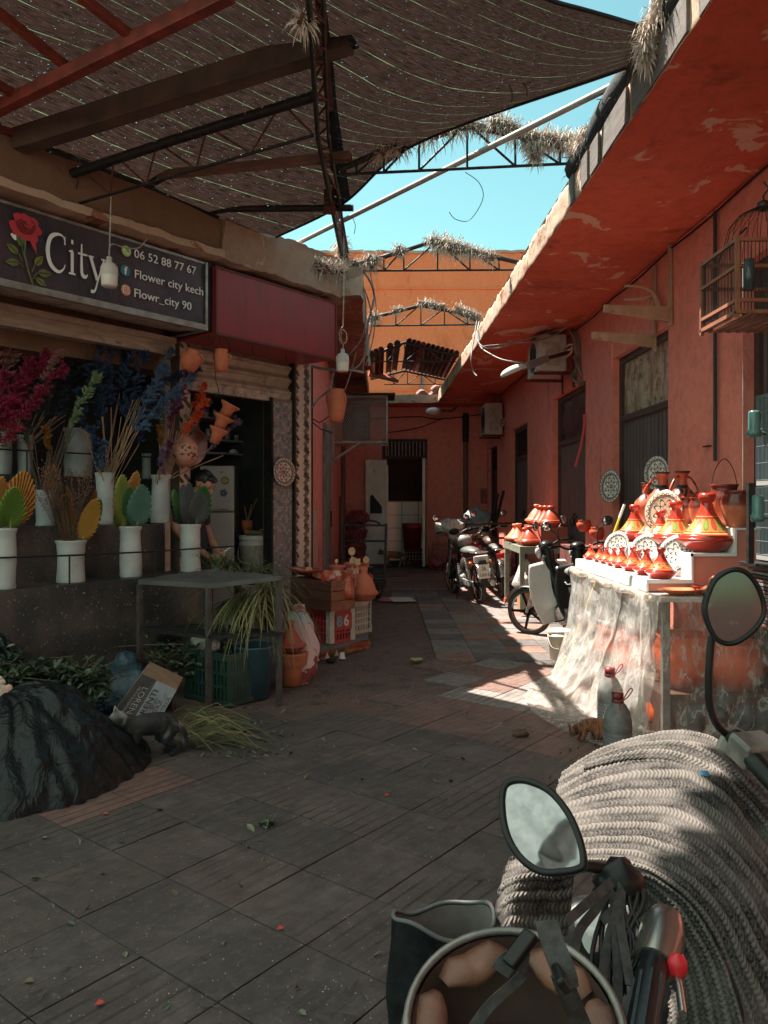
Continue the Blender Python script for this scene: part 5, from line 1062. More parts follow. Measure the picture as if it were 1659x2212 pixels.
shR = nk-lt*.19+Vector((0,0,-.045)); shL = nk+lt*.19+Vector((0,0,-.045)); limb(m, [shR, nk+Vector((0,0,-.05)), shL], [.06,.075,.06], 4, 12)
hnd = P(464, 1203, 7.08); elR = shR+Vector((.02,-.10,-.27)); limb(m, [shR, elR, hnd-Vector((.05,-.02,.012))], [.052,.045,.026], 6, 12)
elL = shL+Vector((.05,.0,-.28)); limb(m, [shL, elL, hnd+Vector((.06,.10,-.08))], [.052,.045,.026], 6, 12)
for s_ in (-1, 1):
    hp = pel+lt*s_*.09; limb(m, [hp, hp+Vector((.03,-.02,-.44)), hp+Vector((0,0,-.83))], [.085,.058,.040], 6, 12); ft = hp+Vector((0,0,-.85)); limb(m, [ft, ft+fw*.16+Vector((0,0,-.02))], [.04,.03], 4, 10)
# right hand: palm, four bent fingers of different lengths, and a thumb from the side of the palm
hx = Vector((.95,-.18,.18)).normalized(); hz = Vector((-.15,0,.98)); hy = hx.cross(hz).normalized()
def HP(a, b, c): return hnd+hx*a+hy*b+hz*c
limb(m, [HP(-.05,0,-.01), HP(-.01,0,0), HP(.035,0,.008)], [.024,.030,.030], 4, 12); m.ball(HP(.02,0,.006), .032, 0, 12, (1.1,.6,.95))
for j, (dz_, ln) in enumerate(((.026,.070),(.010,.076),(-.006,.070),(-.021,.055))):
    limb(m, [HP(.04,0,dz_), HP(.04+ln*.45,-.014,dz_+.004), HP(.04+ln*.70,-.034,dz_+.002), HP(.04+ln*.48,-.048,dz_)], [.0098,.0092,.0088,.0078], 3, 8)
limb(m, [HP(.0,-.016,.024), HP(.035,-.030,.040), HP(.072,-.032,.050)], [.012,.0105,.0085], 3, 8)
organic(m, 'body', skin, man, .0055, 2)
m = MB(); m.X = HB; hair = mk('black_hair', (.010,.010,.012), (.022,.018,.018), 40, .45, bump=.4, bs=90)
m.ball((-.022,0,.052), .098, 0, 20, (1.0,.84,.86), .10); m.ball((.050,0,.090), .048, 0, 14, (1.15,1.3,.62), .2); m.ball((.085,0,.078), .028, 0, 10, (.9,1.6,.7), .3); m.ball((-.070,0,.0), .045, 0, 12, (.7,1.35,1.2)); m.X = Matrix.Identity(4)
organic(m, 'hair', hair, man, .006, 1)
m = MB(); m.X = HB
for s_ in (-1, 1): m.tube([(.098,s_*.014,.026),(.100,s_*.030,.031),(.090,s_*.046,.026)], [.003,.0042,.002], 6)
for s_ in (-1, 1): m.tube([(.098,s_*.018,.004),(.098,s_*.030,.001),(.090,s_*.040,.003)], .0022, 5)
m.tube([(.100,-.018,-.066),(.104,0,-.065),(.100,.018,-.066)], .002, 5)
m.build('brows', hair, man)
cl = mk('dark_shirt', (.016,.018,.022), (.03,.03,.035), 12, .85, bump=.3, bs=20, bd=.01); m = MB()
limb(m, [nk+Vector((0,0,-.05)), ch, (ch+pel)/2, pel+Vector((0,0,-.03))], [.085,.152,.142,.155], 5, 18); limb(m, [shR, nk+Vector((0,0,-.055)), shL], [.070,.085,.070], 4, 12)
limb(m, [shR, shR.lerp(elR, .75)], [.066,.060], 5, 12); limb(m, [shL, shL.lerp(elL, .75)], [.066,.060], 5, 12); organic(m, 'shirt', cl, man, .009, 3)
m = MB()
for s_ in (-1, 1): hp = pel+lt*s_*.09; limb(m, [hp, hp+Vector((.03,-.02,-.44)), hp+Vector((0,0,-.80))], [.105,.075,.062], 6, 12)
organic(m, 'trousers', cl, man, .01, 3)
m = MB(); pc = HP(.085,-.030,.030); m.X = Matrix.Translation(pc) @ Matrix.Rotation(.25, 4, 'Z') @ Matrix.Rotation(-.62, 4, 'Y'); m.box((-.075,-.006,-.006), (.075,.03,.004))
tag(m.build('phone', mk('white_phone', (.70,.68,.64), None, rough=.3, bump=0), bevel=.003), 'slim pale phone held in the right hand of the young man', 'phone')
m = MB(); q = hnd+Vector((.01,.02,-.05)); m.lathe([(.010,.04),(.028,.0),(.042,-.06),(.048,-.13),(.035,-.17),(.0,-.175)], q, 16, sx=.8, sy=.5); tag(m.build('plastic_bag', mk('blue_bag', (.10,.20,.24), (.06,.12,.15), 20, .3, bump=.5)), 'small blue plastic bag hanging from the wrist of the young man', 'bag')

# ---------------- cats ----------------
def cat(label, o_, X, fur, pose, head, tail, white=None):
    c = thing('cat', label, 'cat', o_); m = MB(); m.X = X
    for pts, rs in pose: limb(m, pts, rs, 4, 12)
    (hx_, hy_, hz_), hr, hd_ = head; h = Vector((hx_, hy_, hz_)); hd_ = Vector(hd_).normalized(); sd = hd_.cross(Vector((0,0,1))).normalized(); up = sd.cross(hd_)
    m.ball(h, hr, 0, 14, (1,1,.92)); m.ball(h+hd_*hr*.75-up*hr*.25, hr*.48, 0, 10)
    for s_ in (-1, 1):
        b = h+sd*s_*hr*.58+up*hr*.55; m.tube([b-up*hr*.2, b+up*hr*.35+sd*s_*hr*.1, b+up*hr*.95+sd*s_*hr*.2], [hr*.42,hr*.30,hr*.06], 8)
    limb(m, tail[0], tail[1], 4, 8); organic(m, 'body', fur, c, .0055, 2)
    m = MB(); m.X = X; rr_ = random.Random(5)
    for pts, rs in pose+[tail]:
        q = spline([Vector(p) for p in pts], 12)
        for _ in range(int(4500*sum(rs)/len(rs))*(2 if len(pts) > 3 and rs[0] > .05 else 1)):
            t_ = rr_.random()*11.99; k = int(t_); p = q[k].lerp(q[k+1], t_-k); ax_ = (q[k+1]-q[k]).normalized(); r_ = rs[min(int(t_/12*len(rs)), len(rs)-1)]; d_ = Vector((rr_.gauss(0,1), rr_.gauss(0,1), rr_.gauss(0,1))); d_ = (d_-ax_*d_.dot(ax_)).normalized(); a_ = p+d_*r_*.9; b_ = a_+(d_*.5+ax_*.9+Vector((0,0,-.2)))*.016*rr_.uniform(.6,1.3); s_ = d_.cross(ax_)*.0016; m.add([a_-s_, a_+s_, b_], [(0,1,2)])
    m.build('fur', fur, c, recalc=False)
    m = MB(); m.X = X
    for s_ in (-1, 1): m.ball(h+hd_*hr*.86+sd*s_*hr*.38+up*hr*.12, hr*.11, 0, 8)
    m.ball(h+hd_*hr*1.2-up*hr*.15, hr*.09, 0, 6); m.build('face', M['black'], c); return c
def furm(name, c, c2, sc, lo=.45, hi=.55, stretch=(1,1,1), c3=None):
    t = NT(name); x = t.mix(t.ramp(t.noise(sc, 4, .6, vec=t.co(scale=stretch), dist=.6), [(lo, 0.0), (hi, 1.0)]), c, c2)
    if c3: x = t.mix(t.ramp(t.noise(4.5, 2), [(.55, 0.0), (.62, 1.0)]), x, c3)
    t.col(x); t.set(Roughness=.9); t.bump(t.noise(160, 3), .6, .004); return t.m
# ginger tabby kitten crouching beside the bottles
kp = G(1278, 1600); kx = Matrix.Translation(kp) @ Matrix.Rotation(math.radians(-4), 4, 'Z')
cat('small ginger tabby kitten crouching and eating on the paving beside the water bottles', kp, kx, furm('ginger_fur', (.28,.10,.045), (.075,.035,.025), 9, stretch=(6,2,2), lo=.47, hi=.6),
    [([(-.055,0,.085),(-.01,0,.098),(.05,0,.085),(.085,.0,.06)], [.036,.044,.055,.042]), ([(-.05,.02,.07),(-.06,.022,.03),(-.075,.022,.008)], [.017,.013,.010]), ([(-.045,-.024,.07),(-.055,-.028,.03),(-.072,-.028,.008)], [.017,.013,.010]), ([(.06,-.03,.06),(.03,-.045,.035),(.05,-.045,.012),(.01,-.045,.008)], [.036,.028,.014,.010]), ([(.06,.03,.06),(.03,.045,.035),(.05,.045,.012),(.01,.045,.008)], [.036,.028,.014,.010]), ([(-.055,0,.085),(-.085,0,.075)], [.034,.028])],
    ((-.108,0,.062), .034, (-.8,-.35,-.65)), ([(.10,0,.04),(.10,-.05,.015),(.06,-.085,.010),(.0,-.09,.010)], [.013,.011,.010,.007]))
# black and white cat with its head in the rubbish
bp = G(338, 1642); bx = Matrix.Translation(bp+Vector((-.03,.05,0))) @ Matrix.Rotation(math.radians(35), 4, 'Z')
bf_ = furm('black_white_fur', (.012,.012,.013), (.035,.030,.028), 8, c3=(.25,.23,.21))
cat('fluffy black and white cat seen from behind with its head in the rubbish', bp, bx, bf_,
    [([(-.12,0,.20),(-.04,0,.20),(.04,0,.19),(.09,0,.18)], [.055,.066,.070,.058]), ([(-.10,.035,.18),(-.11,.035,.09),(-.115,.035,.012)], [.03,.018,.015]), ([(-.10,-.035,.18),(-.12,-.035,.09),(-.125,-.035,.012)], [.03,.018,.015]), ([(.09,.04,.16),(.05,.045,.10),(.11,.045,.06),(.085,.045,.012)], [.045,.032,.018,.015]), ([(.09,-.04,.16),(.06,-.045,.10),(.12,-.045,.06),(.09,-.045,.012)], [.045,.032,.018,.015]), ([(-.12,0,.21),(-.17,.01,.24)], [.05,.042])],
    ((-.205,.01,.255), .050, (-.9,.2,-.2)), ([(.12,0,.19),(.17,-.01,.13),(.18,-.015,.06),(.165,-.02,.02)], [.024,.024,.020,.012]))
# brown animal walking across the back doorway
wp = G(852, 1224); wx_ = Matrix.Translation(wp) @ Matrix.Scale(1.25, 4)
cat('brown and white cat walking past the open doorway at the end of the lane', wp, wx_, furm('brown_fur', (.36,.17,.08), (.14,.08,.05), 4, c3=(.5,.4,.3)),
    [([(-.14,0,.22),(-.03,0,.22),(.08,0,.21),(.15,0,.20)], [.060,.066,.066,.055])]+[([(x, y, .18),(x+d, y, .09),(x+d*1.6, y, .012)], [.03,.018,.014]) for x, y, d in ((-.12,.035,-.03),(-.12,-.035,.03),(.14,.035,.03),(.14,-.035,-.03))]+[([(-.14,0,.23),(-.20,0,.26)], [.05,.04])],
    ((-.25,0,.265), .048, (-1,-.1,-.3)), ([(.17,0,.21),(.22,0,.14),(.26,0,.06)], [.018,.015,.010]))
# tabby cat lying on the lower shelf of the steel table
tp_ = P(428, 1385, 6.35); tx = Matrix.Translation(tp_-Vector((0,0,.09))) @ Matrix.Rotation(-.5, 4, 'Z')
cat('dim tabby cat resting on the lower shelf of the steel table', tp_, tx, furm('tabby_fur', (.06,.05,.045), (.015,.014,.013), 6, stretch=(6,2,2), c3=(.2,.18,.16)),
    [([(-.08,0,.08),(.03,0,.09),(.13,0,.075)], [.06,.075,.065]), ([(-.08,0,.09),(-.12,-.02,.12)], [.05,.04]), ([(-.08,-.05,.05),(-.16,-.06,.02)], [.02,.016]), ([(-.08,.05,.05),(-.16,.06,.02)], [.02,.016])],
    ((-.15,-.02,.15), .046, (-.4,-1,-.1)), ([(.15,0,.06),(.20,-.06,.03),(.10,-.12,.02)], [.02,.018,.012]))
# ================= LEFT GROUND CLUTTER =================
tb = thing('steel_table', 'dusty dark steel table with thin square legs in front of the ledge', 'table', G(455,1532))
t1, t2, t3 = P(298,1252,5.9), P(455,1261,5.55), P(608,1243,5.68); t4 = t1+(t3-t2)*.98+Vector((.0,.1,.012))
m = MB(); th_ = Vector((0,0,-.035)); m.add([t1,t2,t3,t4,t1+th_,t2+th_,t3+th_,t4+th_], [(0,1,2,3),(4,5,6,7),(0,1,5,4),(1,2,6,5),(2,3,7,6),(3,0,4,7)])
m.build('tabletop', mk('dusty_steel', (.13,.115,.105), (.075,.07,.068), 4, .6, .2, bump=.2, dirt=(.22,.19,.17), dsc=6, dlo=.6), tb)
for c, v_ in ((t2, 1532), (t3, 1525), (t1, 1500), (t4, 1480)):
    m = MB(); b = Vector((c.x, c.y, -.005)); k = .017; q = (c*1.0); cc = (t1+t2+t3+t4)/4; dx = Vector((.02 if cc.x > c.x else -.02, .02 if cc.y > c.y else -.02, 0)); m.bar(b+dx, c+dx+th_, .034, .034, E2); m.build('leg', mk('leg_steel', (.10,.075,.065), (.05,.045,.043), 12, .6, .3), tb)
zs_ = .52; m = MB(); L4 = [Vector((c.x, c.y, zs_)) for c in (t1, t2, t3, t4)]
for i in range(4): m.bar(L4[i], L4[(i+1) % 4], .025)
for k in range(1, 9): m.bar(L4[0].lerp(L4[1], k/9), L4[3].lerp(L4[2], k/9), .018)
m.build('lower_shelf', M['black_steel'], tb)
# long drooping palm leaves on the table and through it
def blades(mb, src, n, ln, rr, mi=0, w=.006, spread=1.0, up=.6, droop=1.4, bias=(0,0,0)):
    for _ in range(n):
        a = Vector(src)+Vector((rr.gauss(0,.05), rr.gauss(0,.05), rr.gauss(0,.02))); th = rr.random()*6.283; d = Vector((math.cos(th)*spread, math.sin(th)*spread, up*rr.uniform(.3,1.3)))+Vector(bias); d.normalize(); L = ln*rr.uniform(.45, 1.1)
        pts = []; p = a.copy(); v = d.copy()
        for k in range(9):
            pts.append(p.copy()); p = p+v*L/8; v = (v+Vector((0,0,-droop/8*rr.uniform(.7,1.3)))).normalized()
        sd = v.cross(Vector((0,0,1))); sd = (sd if sd.length > .05 else Vector((1,0,0))).normalized()
        vs = []
        for k, q in enumerate(pts): ww = w*(1-(k/8)**2*.9); vs += [q-sd*ww, q+sd*ww]
        mb.add(vs, [(2*k, 2*k+1, 2*k+3, 2*k+2) for k in range(8)], mi)
pg = [mk('palm_green', (.10,.115,.035), (.06,.075,.03), 9, .6, bump=0), mk('palm_straw', (.28,.23,.10), (.17,.15,.06), 9, .7, bump=0), mk('palm_deep', (.045,.06,.03), (.03,.04,.02), 9, .6, bump=0)]
rr = random.Random(31)
o = thing('palm_fronds', 'heap of long drooping palm leaves hanging through the steel table', 'palm leaves', P(500,1240,6.15)); 
for i, (src, n, ln, bias, mi) in enumerate([(P(480,1225,6.35),90,.42,(.2,-.1,.3),0),(P(520,1250,6.3),90,.55,(.3,-.1,0),1),(P(555,1235,6.3),60,.6,(.35,-.2,-.1),0),(P(460,1260,6.3),80,.5,(-.5,-.2,-.1),2),(P(540,1290,6.1),120,.7,(.1,-.1,-.7),1),(P(575,1260,6.0),90,.75,(.05,0,-.8),1),(P(500,1300,6.1),70,.6,(.0,-.1,-.6),0)]):
    m = MB(); blades(m, src, n, ln, rr, 0, bias=bias, w=.005); m.build('leaves', pg[mi], o, recalc=False)
o = thing('palm_fronds', 'cut palm leaves and stems lying on the paving before the box', 'palm leaves', G(420,1600))
m = MB()
for k in range(70):
    a = G(rr.uniform(345,440), rr.uniform(1560,1625)); m_ = a+Vector((rr.uniform(.05,.3), rr.uniform(-.05,.12), rr.uniform(.02,.16))); e = m_+Vector((rr.uniform(.05,.3), rr.uniform(-.08,.08), 0)); e.z = .012
    a.z = .02; q = spline([a, m_, e], 6); sd = Vector((0,1,.3))*.004; vs = []
    for p in q: vs += [p-sd, p+sd]
    m.add(vs, [(2*i, 2*i+1, 2*i+3, 2*i+2) for i in range(6)], rr.choice([0,0,1]))
m.build('leaves', pg, o, recalc=False)
lf = [mk('rose_leaf', (.055,.075,.035), (.035,.05,.025), 9, .5, bump=.1), mk('rose_leaf_pale', (.16,.17,.10), (.10,.11,.07), 9, .6, bump=.1), mk('rose_leaf_dry', (.16,.10,.06), (.10,.07,.045), 9, .7, bump=.1)]
def leafpile(mb, fn, n, sz, rr, mats=(0,0,0,1,2)):
    for _ in range(n):
        p = fn(); a = rr.random()*6.28; nz = Vector((rr.gauss(0,.5), rr.gauss(0,.5), 1)).normalized(); ax = nz.cross(Vector((math.cos(a), math.sin(a), 0))).normalized(); ay = nz.cross(ax); s = sz*rr.uniform(.5,1.2)
        f = rr.uniform(.1,.35)
        mb.add([p-ax*s, p-ax*s*.3+ay*s*.48+nz*s*f, p+ax*s*.5+ay*s*.38+nz*s*f, p+ax*s, p+ax*s*.5-ay*s*.38+nz*s*f, p-ax*s*.3-ay*s*.48+nz*s*f], [(0,1,2,3),(0,3,4,5)], rr.choice(mats))
o = thing('rose_cuttings', 'tangle of leafy rose stems under and beside the steel table', 'cuttings', P(400,1430,5.8)); m = MB()
leafpile(m, lambda: P(rr.uniform(310,455), rr.gauss(1425,22), rr.uniform(5.75,6.1)), 420, .034, rr); leafpile(m, lambda: P(rr.uniform(430,530), rr.gauss(1420,25), rr.uniform(5.8,6.1)), 240, .026, rr, (0,1,1,2)); m.build('leaves', lf, o, recalc=False)
m = MB()
for k in range(40): a = P(rr.uniform(300,440), rr.gauss(1430,15), 5.9); m.tube([a, a+Vector((rr.uniform(.1,.35), rr.uniform(-.1,.1), rr.uniform(-.12,.08)))], .0035, 4)
m.tube([P(255,1397,6.0), P(310,1393,5.9), P(400,1392,5.9)], .006, 5); m.build('stems', stemd, o)
o = thing('rose_cuttings', 'leafy heap of discarded roses with pale pink blooms at the left edge', 'cuttings', P(60,1480,4.9)); m = MB()
def hp():
    u = rr.uniform(-40,235); v = 1452+.12*u+rr.gauss(0,22); return P(u, v, 5.0+rr.uniform(-.12,.15))
leafpile(m, hp, 900, .040, rr, (0,0,0,0,1)); m.build('leaves', lf, o, recalc=False)
m = MB()
for k in range(36): a = hp(); m.tube([a, a+Vector((rr.uniform(.05,.3), rr.uniform(-.1,.1), rr.uniform(-.1,.1)))], .0035, 4)
m.build('stems', stemd, o)
rp = mk('rose_petals', (.62,.32,.24), (.55,.40,.32), 12, .6, bump=0)
for (u, v, s_) in ((-2,1475,.05),(18,1497,.06),(-8,1505,.05)):
    m = MB(); c = P(u, v, 4.78)
    for ring, (r_, n_) in enumerate(((.25,3),(.5,5),(.8,6),(1.05,7))):
        for k in range(n_):
            a = 6.283*k/n_+ring*.7; q = c+Vector((math.cos(a)*s_*r_*.6, -.02, math.sin(a)*s_*r_*.6)); m.ball(q, s_*.42, 0, 8, (1, .45, 1), .2)
    m.build('rose', rp, o)
m = MB()
for (u, v, d) in ((15,1525,4.7),(40,1512,4.75),(0,1550,4.6)): m.grid(lambda p, q: P(u, v, d)+Vector((.10*(p-.5), .03*noise.noise(Vector((p*5,q*5,u))), .10*(q-.5)+.03*noise.noise(Vector((p*4,q*4,u+5))))), 8, 8)
m.build('wrapper', mk('paper_wrap', (.45,.42,.37), None, rough=.7), o, solid=.001)
# litter leaves on the paving
m = MB()
def gl_():
    while True:
        u, v = rr.uniform(0,1500), rr.choice([rr.uniform(1560,2200), rr.uniform(1540,1700)])
        if not (u > 1050 and v > 1850) and not (u < 380 and v < 1700): return G(u, v)+Vector((0,0,.008))
leafpile(m, gl_, 90, .020, rr, (0,1,1,2)); leafpile(m, lambda: G(rr.uniform(420,640), rr.uniform(1530,1640))+Vector((0,0,.008)), 110, .022, rr, (0,1,1,2))
leafpile(m, lambda: G(575+rr.gauss(0,14), 1782+rr.gauss(0,5))+Vector((0,0,.012)), 9, .035, rr, (0,1))
for k in range(170):
    p = gl_(); a = rr.random()*6.28; m.tube([p, p+Vector((.02*math.cos(a), .02*math.sin(a), .002)), p+Vector((.045*math.cos(a+.3), .045*math.sin(a+.3), 0))], .0013, 3, 2)
tag(m.build('leaf_litter', lf, recalc=False), 'small dry leaves, twigs and petals scattered over the paving', 'litter', kind='stuff')
m = MB(); pet = [mk('red_petal', (.5,.05,.03), None), mk('pale_crumb', (.45,.38,.32), None)]
for k in range(420):
    u, v = rr.uniform(0,1100), rr.uniform(1600,2212); p = G(u, v)+Vector((0,0,.006)); s = rr.uniform(.001,.0025); m.add([p+Vector((-s,-s,0)),p+Vector((s,-s*.5,0)),p+Vector((0,s,.002))], [(0,1,2)], 1 if rr.random() < .96 else 0)
for (u, v) in ((228,1762),(214,2175),(605,2012),(835,1722),(1015,2110)):
    p = G(u,v)+Vector((0,0,.01)); m.add([p+Vector((-.012,-.006,0)),p+Vector((.01,-.01,.004)),p+Vector((.014,.008,0)),p+Vector((-.004,.012,.006))], [(0,1,2,3)], 0)
tag(m.build('grit', pet, recalc=False), 'pale grit and petals scattered in the joints of the paving', 'litter', kind='stuff')
# cardboard box with lettering, tilted
bx_ = thing('cardboard_box', 'crumpled black and pale grey printed carton tilted beside the rubbish bag', 'box', P(300,1560,5.0))
c0, c1, c2, c3_ = P(235,1552,4.95), P(307,1455,5.12), P(382,1490,5.25), P(338,1568,5.08)
kb = [mk('box_black', (.05,.052,.056), (.09,.085,.085), 6, .6, bump=.2), mk('box_pale', (.34,.40,.43), (.26,.30,.33), 5, .6, bump=.2, dirt=(.12,.07,.05), dsc=7, dlo=.6), mk('box_print', (.60,.58,.55), None, bump=0), mk('cardboard', (.30,.20,.13), (.22,.14,.09), 9, .8)]
cm = c1.lerp(c2, .42); cb = c0.lerp(c3_, .48); bk = Vector((-.02,.24,.03)); m = MB()
m.add([c0, cb, cm, c1], [(0,1,2,3)], 0); m.add([cb, c3_, c2, cm], [(0,1,2,3)], 1); m.add([c1, cm, c2, c2+bk, c1+bk], [(0,1,2,3,4)], 3); m.add([c0, c1, c1+bk, c0+bk], [(0,1,2,3)], 1); m.add([c3_, c3_+bk, c2+bk, c2], [(0,1,2,3)], 3); m.add([c0, cb, c3_, c3_+bk, c0+bk], [(0,1,2,3,4)], 3)
m.build('carton', kb, bx_, recalc=False)
def pmap(a, b, c, d, off=-.004):
    n_ = (b-a).cross(d-a).normalized(); n_ = n_ if n_.y < 0 else -n_
    return lambda x, y, z: (a.lerp(b, x)).lerp(d.lerp(c, x), y)+n_*(.003+abs(z)*.2)
m = MB(); fn1 = pmap(c1, c0, cb, cm); fn2 = pmap(c0, cb, cm, c1)
# dark face: words run down along the box
def wtxt(mb, txt, A, B, C_, D, x0, x1, y0, y1, mi):
    vs, fc = text_pts(txt, 1.0); w = max(v[0] for v in vs); h = max(v[1] for v in vs); f = pmap(A, B, C_, D); mb.add([f(x0+(x1-x0)*v[0]/w, y0+(y1-y0)*v[1]/h, 0) for v in vs], fc, mi)
wtxt(m, "LORENTI", c1, c0, cb, cm, .22, 1.0, .50, .80, 0)
wtxt(m, "PROFESSIONAL", c1, c0, cb, cm, .24, .95, .30, .42, 0)
m.build('lettering', [kb[2], kb[0]], bx_, recalc=False)
m = MB(); wtxt(m, "ORENTI", cb, cm, c2, c3_, .02, .80, .32, .06, 0); wtxt(m, "FESSIONAL", cb, cm, c2, c3_, .12, .66, .46, .37, 0); wtxt(m, "R WAX", cb, cm, c2, c3_, .10, .62, .72, .52, 0); wtxt(m, "CONTROL", cb, cm, c2, c3_, .0, .78, .95, .80, 0)
m.build('lettering', [kb[0]], bx_, recalc=False)
# black rubbish bag
bagm = NT('black_plastic_bag'); bagm.col((.006,.008,.0085)); bagm.set(Roughness=.38); bagm.b.inputs['Specular IOR Level'].default_value = .28
w_ = bagm.math('ABSOLUTE', bagm.math('SUBTRACT', bagm.noise(1, 3, .55, vec=bagm.co(scale=(9,9,5)), dist=1.2), .5)); bagm.bump(bagm.math('ADD', bagm.math('MULTIPLY', w_, 2.0), bagm.math('MULTIPLY', bagm.noise(30, 4), .3)), .6, .02)
bg_ = thing('rubbish_bag', 'big crumpled black plastic rubbish bag heaped at the left edge', 'bag', G(110,1720)); m = MB()
def bagf(a, b):
    th = 6.2832*a; r = b; x = -2.12+.76*r*math.cos(th); y = 4.25+.72*r*math.sin(th); k = max(0, 1-r**2.4)**.62; pk = math.exp(-((x+1.86)**2+(y-4.2)**2)/.16)
    q = Vector((x, y, (.22+.30*pk)*k)); n1 = noise.noise(Vector((math.cos(th)*3.4, math.sin(th)*3.4, r*1.3))); n2 = noise.noise(Vector((math.cos(th)*7.5, math.sin(th)*7.5, r*3+4))); n3 = noise.noise(q*15)
    out = Vector((math.cos(th)*r, math.sin(th)*r, .5*k)); e_ = min(1, 2.2*r)*(1-.5*r); q += out*(.22*(abs(n1)-.14)+.10*(abs(n2)-.15))*e_+out*.012*n3; q.z = max(q.z, .004); return q
m.grid(bagf, 170, 80); m.build('bag', bagm.m, bg_)
m = MB(); m.grid(lambda a, b: P(-60+110*a+8*noise.noise(Vector((a*5,b*5,0))), 1350+(90)*(b if True else 0)+60*a*a, 5.25)+Vector((0, .1*noise.noise(Vector((a*4,b*4,3))), .02*noise.noise(Vector((a*7,b*7,5))))), 24, 20); tag(m.build('rubbish_bag', bagm.m, solid=.01), 'upright black plastic sheet slumped against the ledge at the left edge', 'bag')
bbm = mk('blue_sack_plastic', (.035,.075,.095), (.02,.045,.06), 4, .35, bump=.8, bs=9, bd=.03); m = MB(); m.ball(P(255,1500,5.55), .30, 0, 28, (1.15,.6,.72), .30); m.ball(P(205,1520,5.4), .18, 0, 22, (1.3,.6,.6), .3); m.ball(P(270,1440,5.75), .13, 0, 18, (.8,.6,.9), .3)
tag(m.build('blue_sack', bbm), 'dark blue plastic sack slumped between the ledge and the printed carton', 'sack')
# green crate, blue bin under the table
def crate(mb, c, ax, ay, L, Wd, H_, slots=5, rows=3, mi=0, post=None, t_=.018):
    c = Vector(c); ax = Vector(ax).normalized(); ay = Vector(ay).normalized(); Z = Vector((0,0,1))
    def bx(a0,a1,b0,b1,z0,z1,k): 
        vs = [c+ax*a+ay*b+Z*z for z in (z0,z1) for a, b in ((a0,b0),(a1,b0),(a1,b1),(a0,b1))]; mb.add(vs, [(0,3,2,1),(4,5,6,7),(0,1,5,4),(1,2,6,5),(2,3,7,6),(3,0,4,7)], k)
    for (sw, ln, f) in ((0, L, lambda a0,a1,o0,o1,z0,z1,k: bx(a0,a1,o0,o1,z0,z1,k)), (1, Wd, lambda a0,a1,o0,o1,z0,z1,k: bx(o0,o1,a0,a1,z0,z1,k))):
        far_ = Wd if sw == 0 else L
        for side in (0, 1):
            o0, o1 = (0, t_) if side == 0 else (far_-t_, far_); q0, q1 = (-.006, t_) if side == 0 else (far_-t_, far_+.006)
            for z0, z1 in ((0, .035), (H_-.05, H_)): f(0, ln, q0, q1, z0, z1, mi)
            for r in range(1, rows): z = .035+(H_-.085)*r/rows; f(.002, ln-.002, o0, o1, z-.009, z+.009, mi)
            n = slots*2
            for k in range(n+1): x = ln*k/n; f(max(.003, x-.011), min(ln-.003, x+.011), o0+.002, o1-.002, .03, H_-.04, mi)
    if post is not None:
        for a in (0, L):
            for b in (0, Wd): 
                sa_, sb_ = (1 if a == 0 else -1), (1 if b == 0 else -1); w2 = post[1]
                x0, x1 = sorted((a-sa_*.012, a+sa_*w2)); y0, y1 = sorted((b-sb_*.012, b+sb_*.012)); bx(x0,x1,y0,y1,.01,H_-.006,post[0])
                y0, y1 = sorted((b-sb_*.0115, b+sb_*w2)); x0, x1 = sorted((a-sa_*.0115, a+sa_*.012)); bx(x0,x1,y0,y1,.011,H_-.007,post[0])
    bx(.004, L-.004, .004, Wd-.004, .0, .012, mi)
o = thing('plastic_crate', 'dark green plastic crate under the steel table full of cuttings', 'crate', G(495,1530)); m = MB(); crate(m, G(492,1528), (-.79,.61,0), (.61,.79,0), .5, .32, .38, 6, 3); m.build('body', mk('green_plastic', (.02,.055,.04), (.015,.035,.03), 6, .5), o)
o = thing('blue_bin', 'round blue grey plastic bin standing under the right end of the steel table', 'bin', G(548,1505)); m = MB(); m.lathe([(0,0),(.115,0),(.15,.38),(.158,.385),(.158,.40),(.145,.40),(.11,.02),(0,.02)], G(548,1505), 28); m.build('body', mk('blue_grey_plastic', (.05,.10,.13), (.04,.075,.10), 5, .45), o)
o = thing('plastic_bag', 'scrunched translucent white plastic bag on the lower shelf of the table', 'bag', P(435,1395,5.9)); m = MB(); m.ball(P(438,1388,5.85), .075, 0, 22, (1,.7,.9), .6); m.ball(P(458,1395,5.85), .055, 0, 18, (1.1,.7,.8), .6); m.build('bag', mk('cloudy_plastic', (.50,.42,.38), (.38,.33,.30), 12, .3, bump=.6, bs=18, bd=.02), o)
# sack, tagine stack
sk = NT('printed_sack'); c = sk.sep(sk.co('Generated')); x = sk.mix(sk.ramp(sk.noise(5, 3), [(.57, 0.0), (.58, 1.0)]), (.60,.40,.37), (.25,.04,.04)); x = sk.mix(sk.ramp(c[2], [(.80, 0.0), (.84, 1.0)]), x, (.45,.46,.48)); sk.col(x); sk.set(Roughness=.6); sk.bump(sk.noise(1, 8, .7, vec=sk.co(scale=(12,12,7)), dist=1), .9, .03)
so_ = thing('printed_sack', 'pale pink printed sack with a crumpled open top leaning behind the tagine', 'sack', G(640,1470)); m = MB()
def skf(a, b):
    z = .55*a; yc = 6.35+.25*a; xc = -.71-.02*a; r = (.09+.06*math.sin(math.pi*min(1, a*1.1)))*(1 if a < .86 else 1-.8*(a-.86)/.14*.6); th = 6.283*b; q = Vector((xc+r*1.15*math.cos(th), yc+r*.75*math.sin(th), z)); return q+Vector((math.cos(th), math.sin(th), 0))*.03*noise.noise(q*7)+Vector((0,0,.05*noise.noise(Vector((math.cos(th)*2, math.sin(th)*2, 1))) if a > .9 else 0))
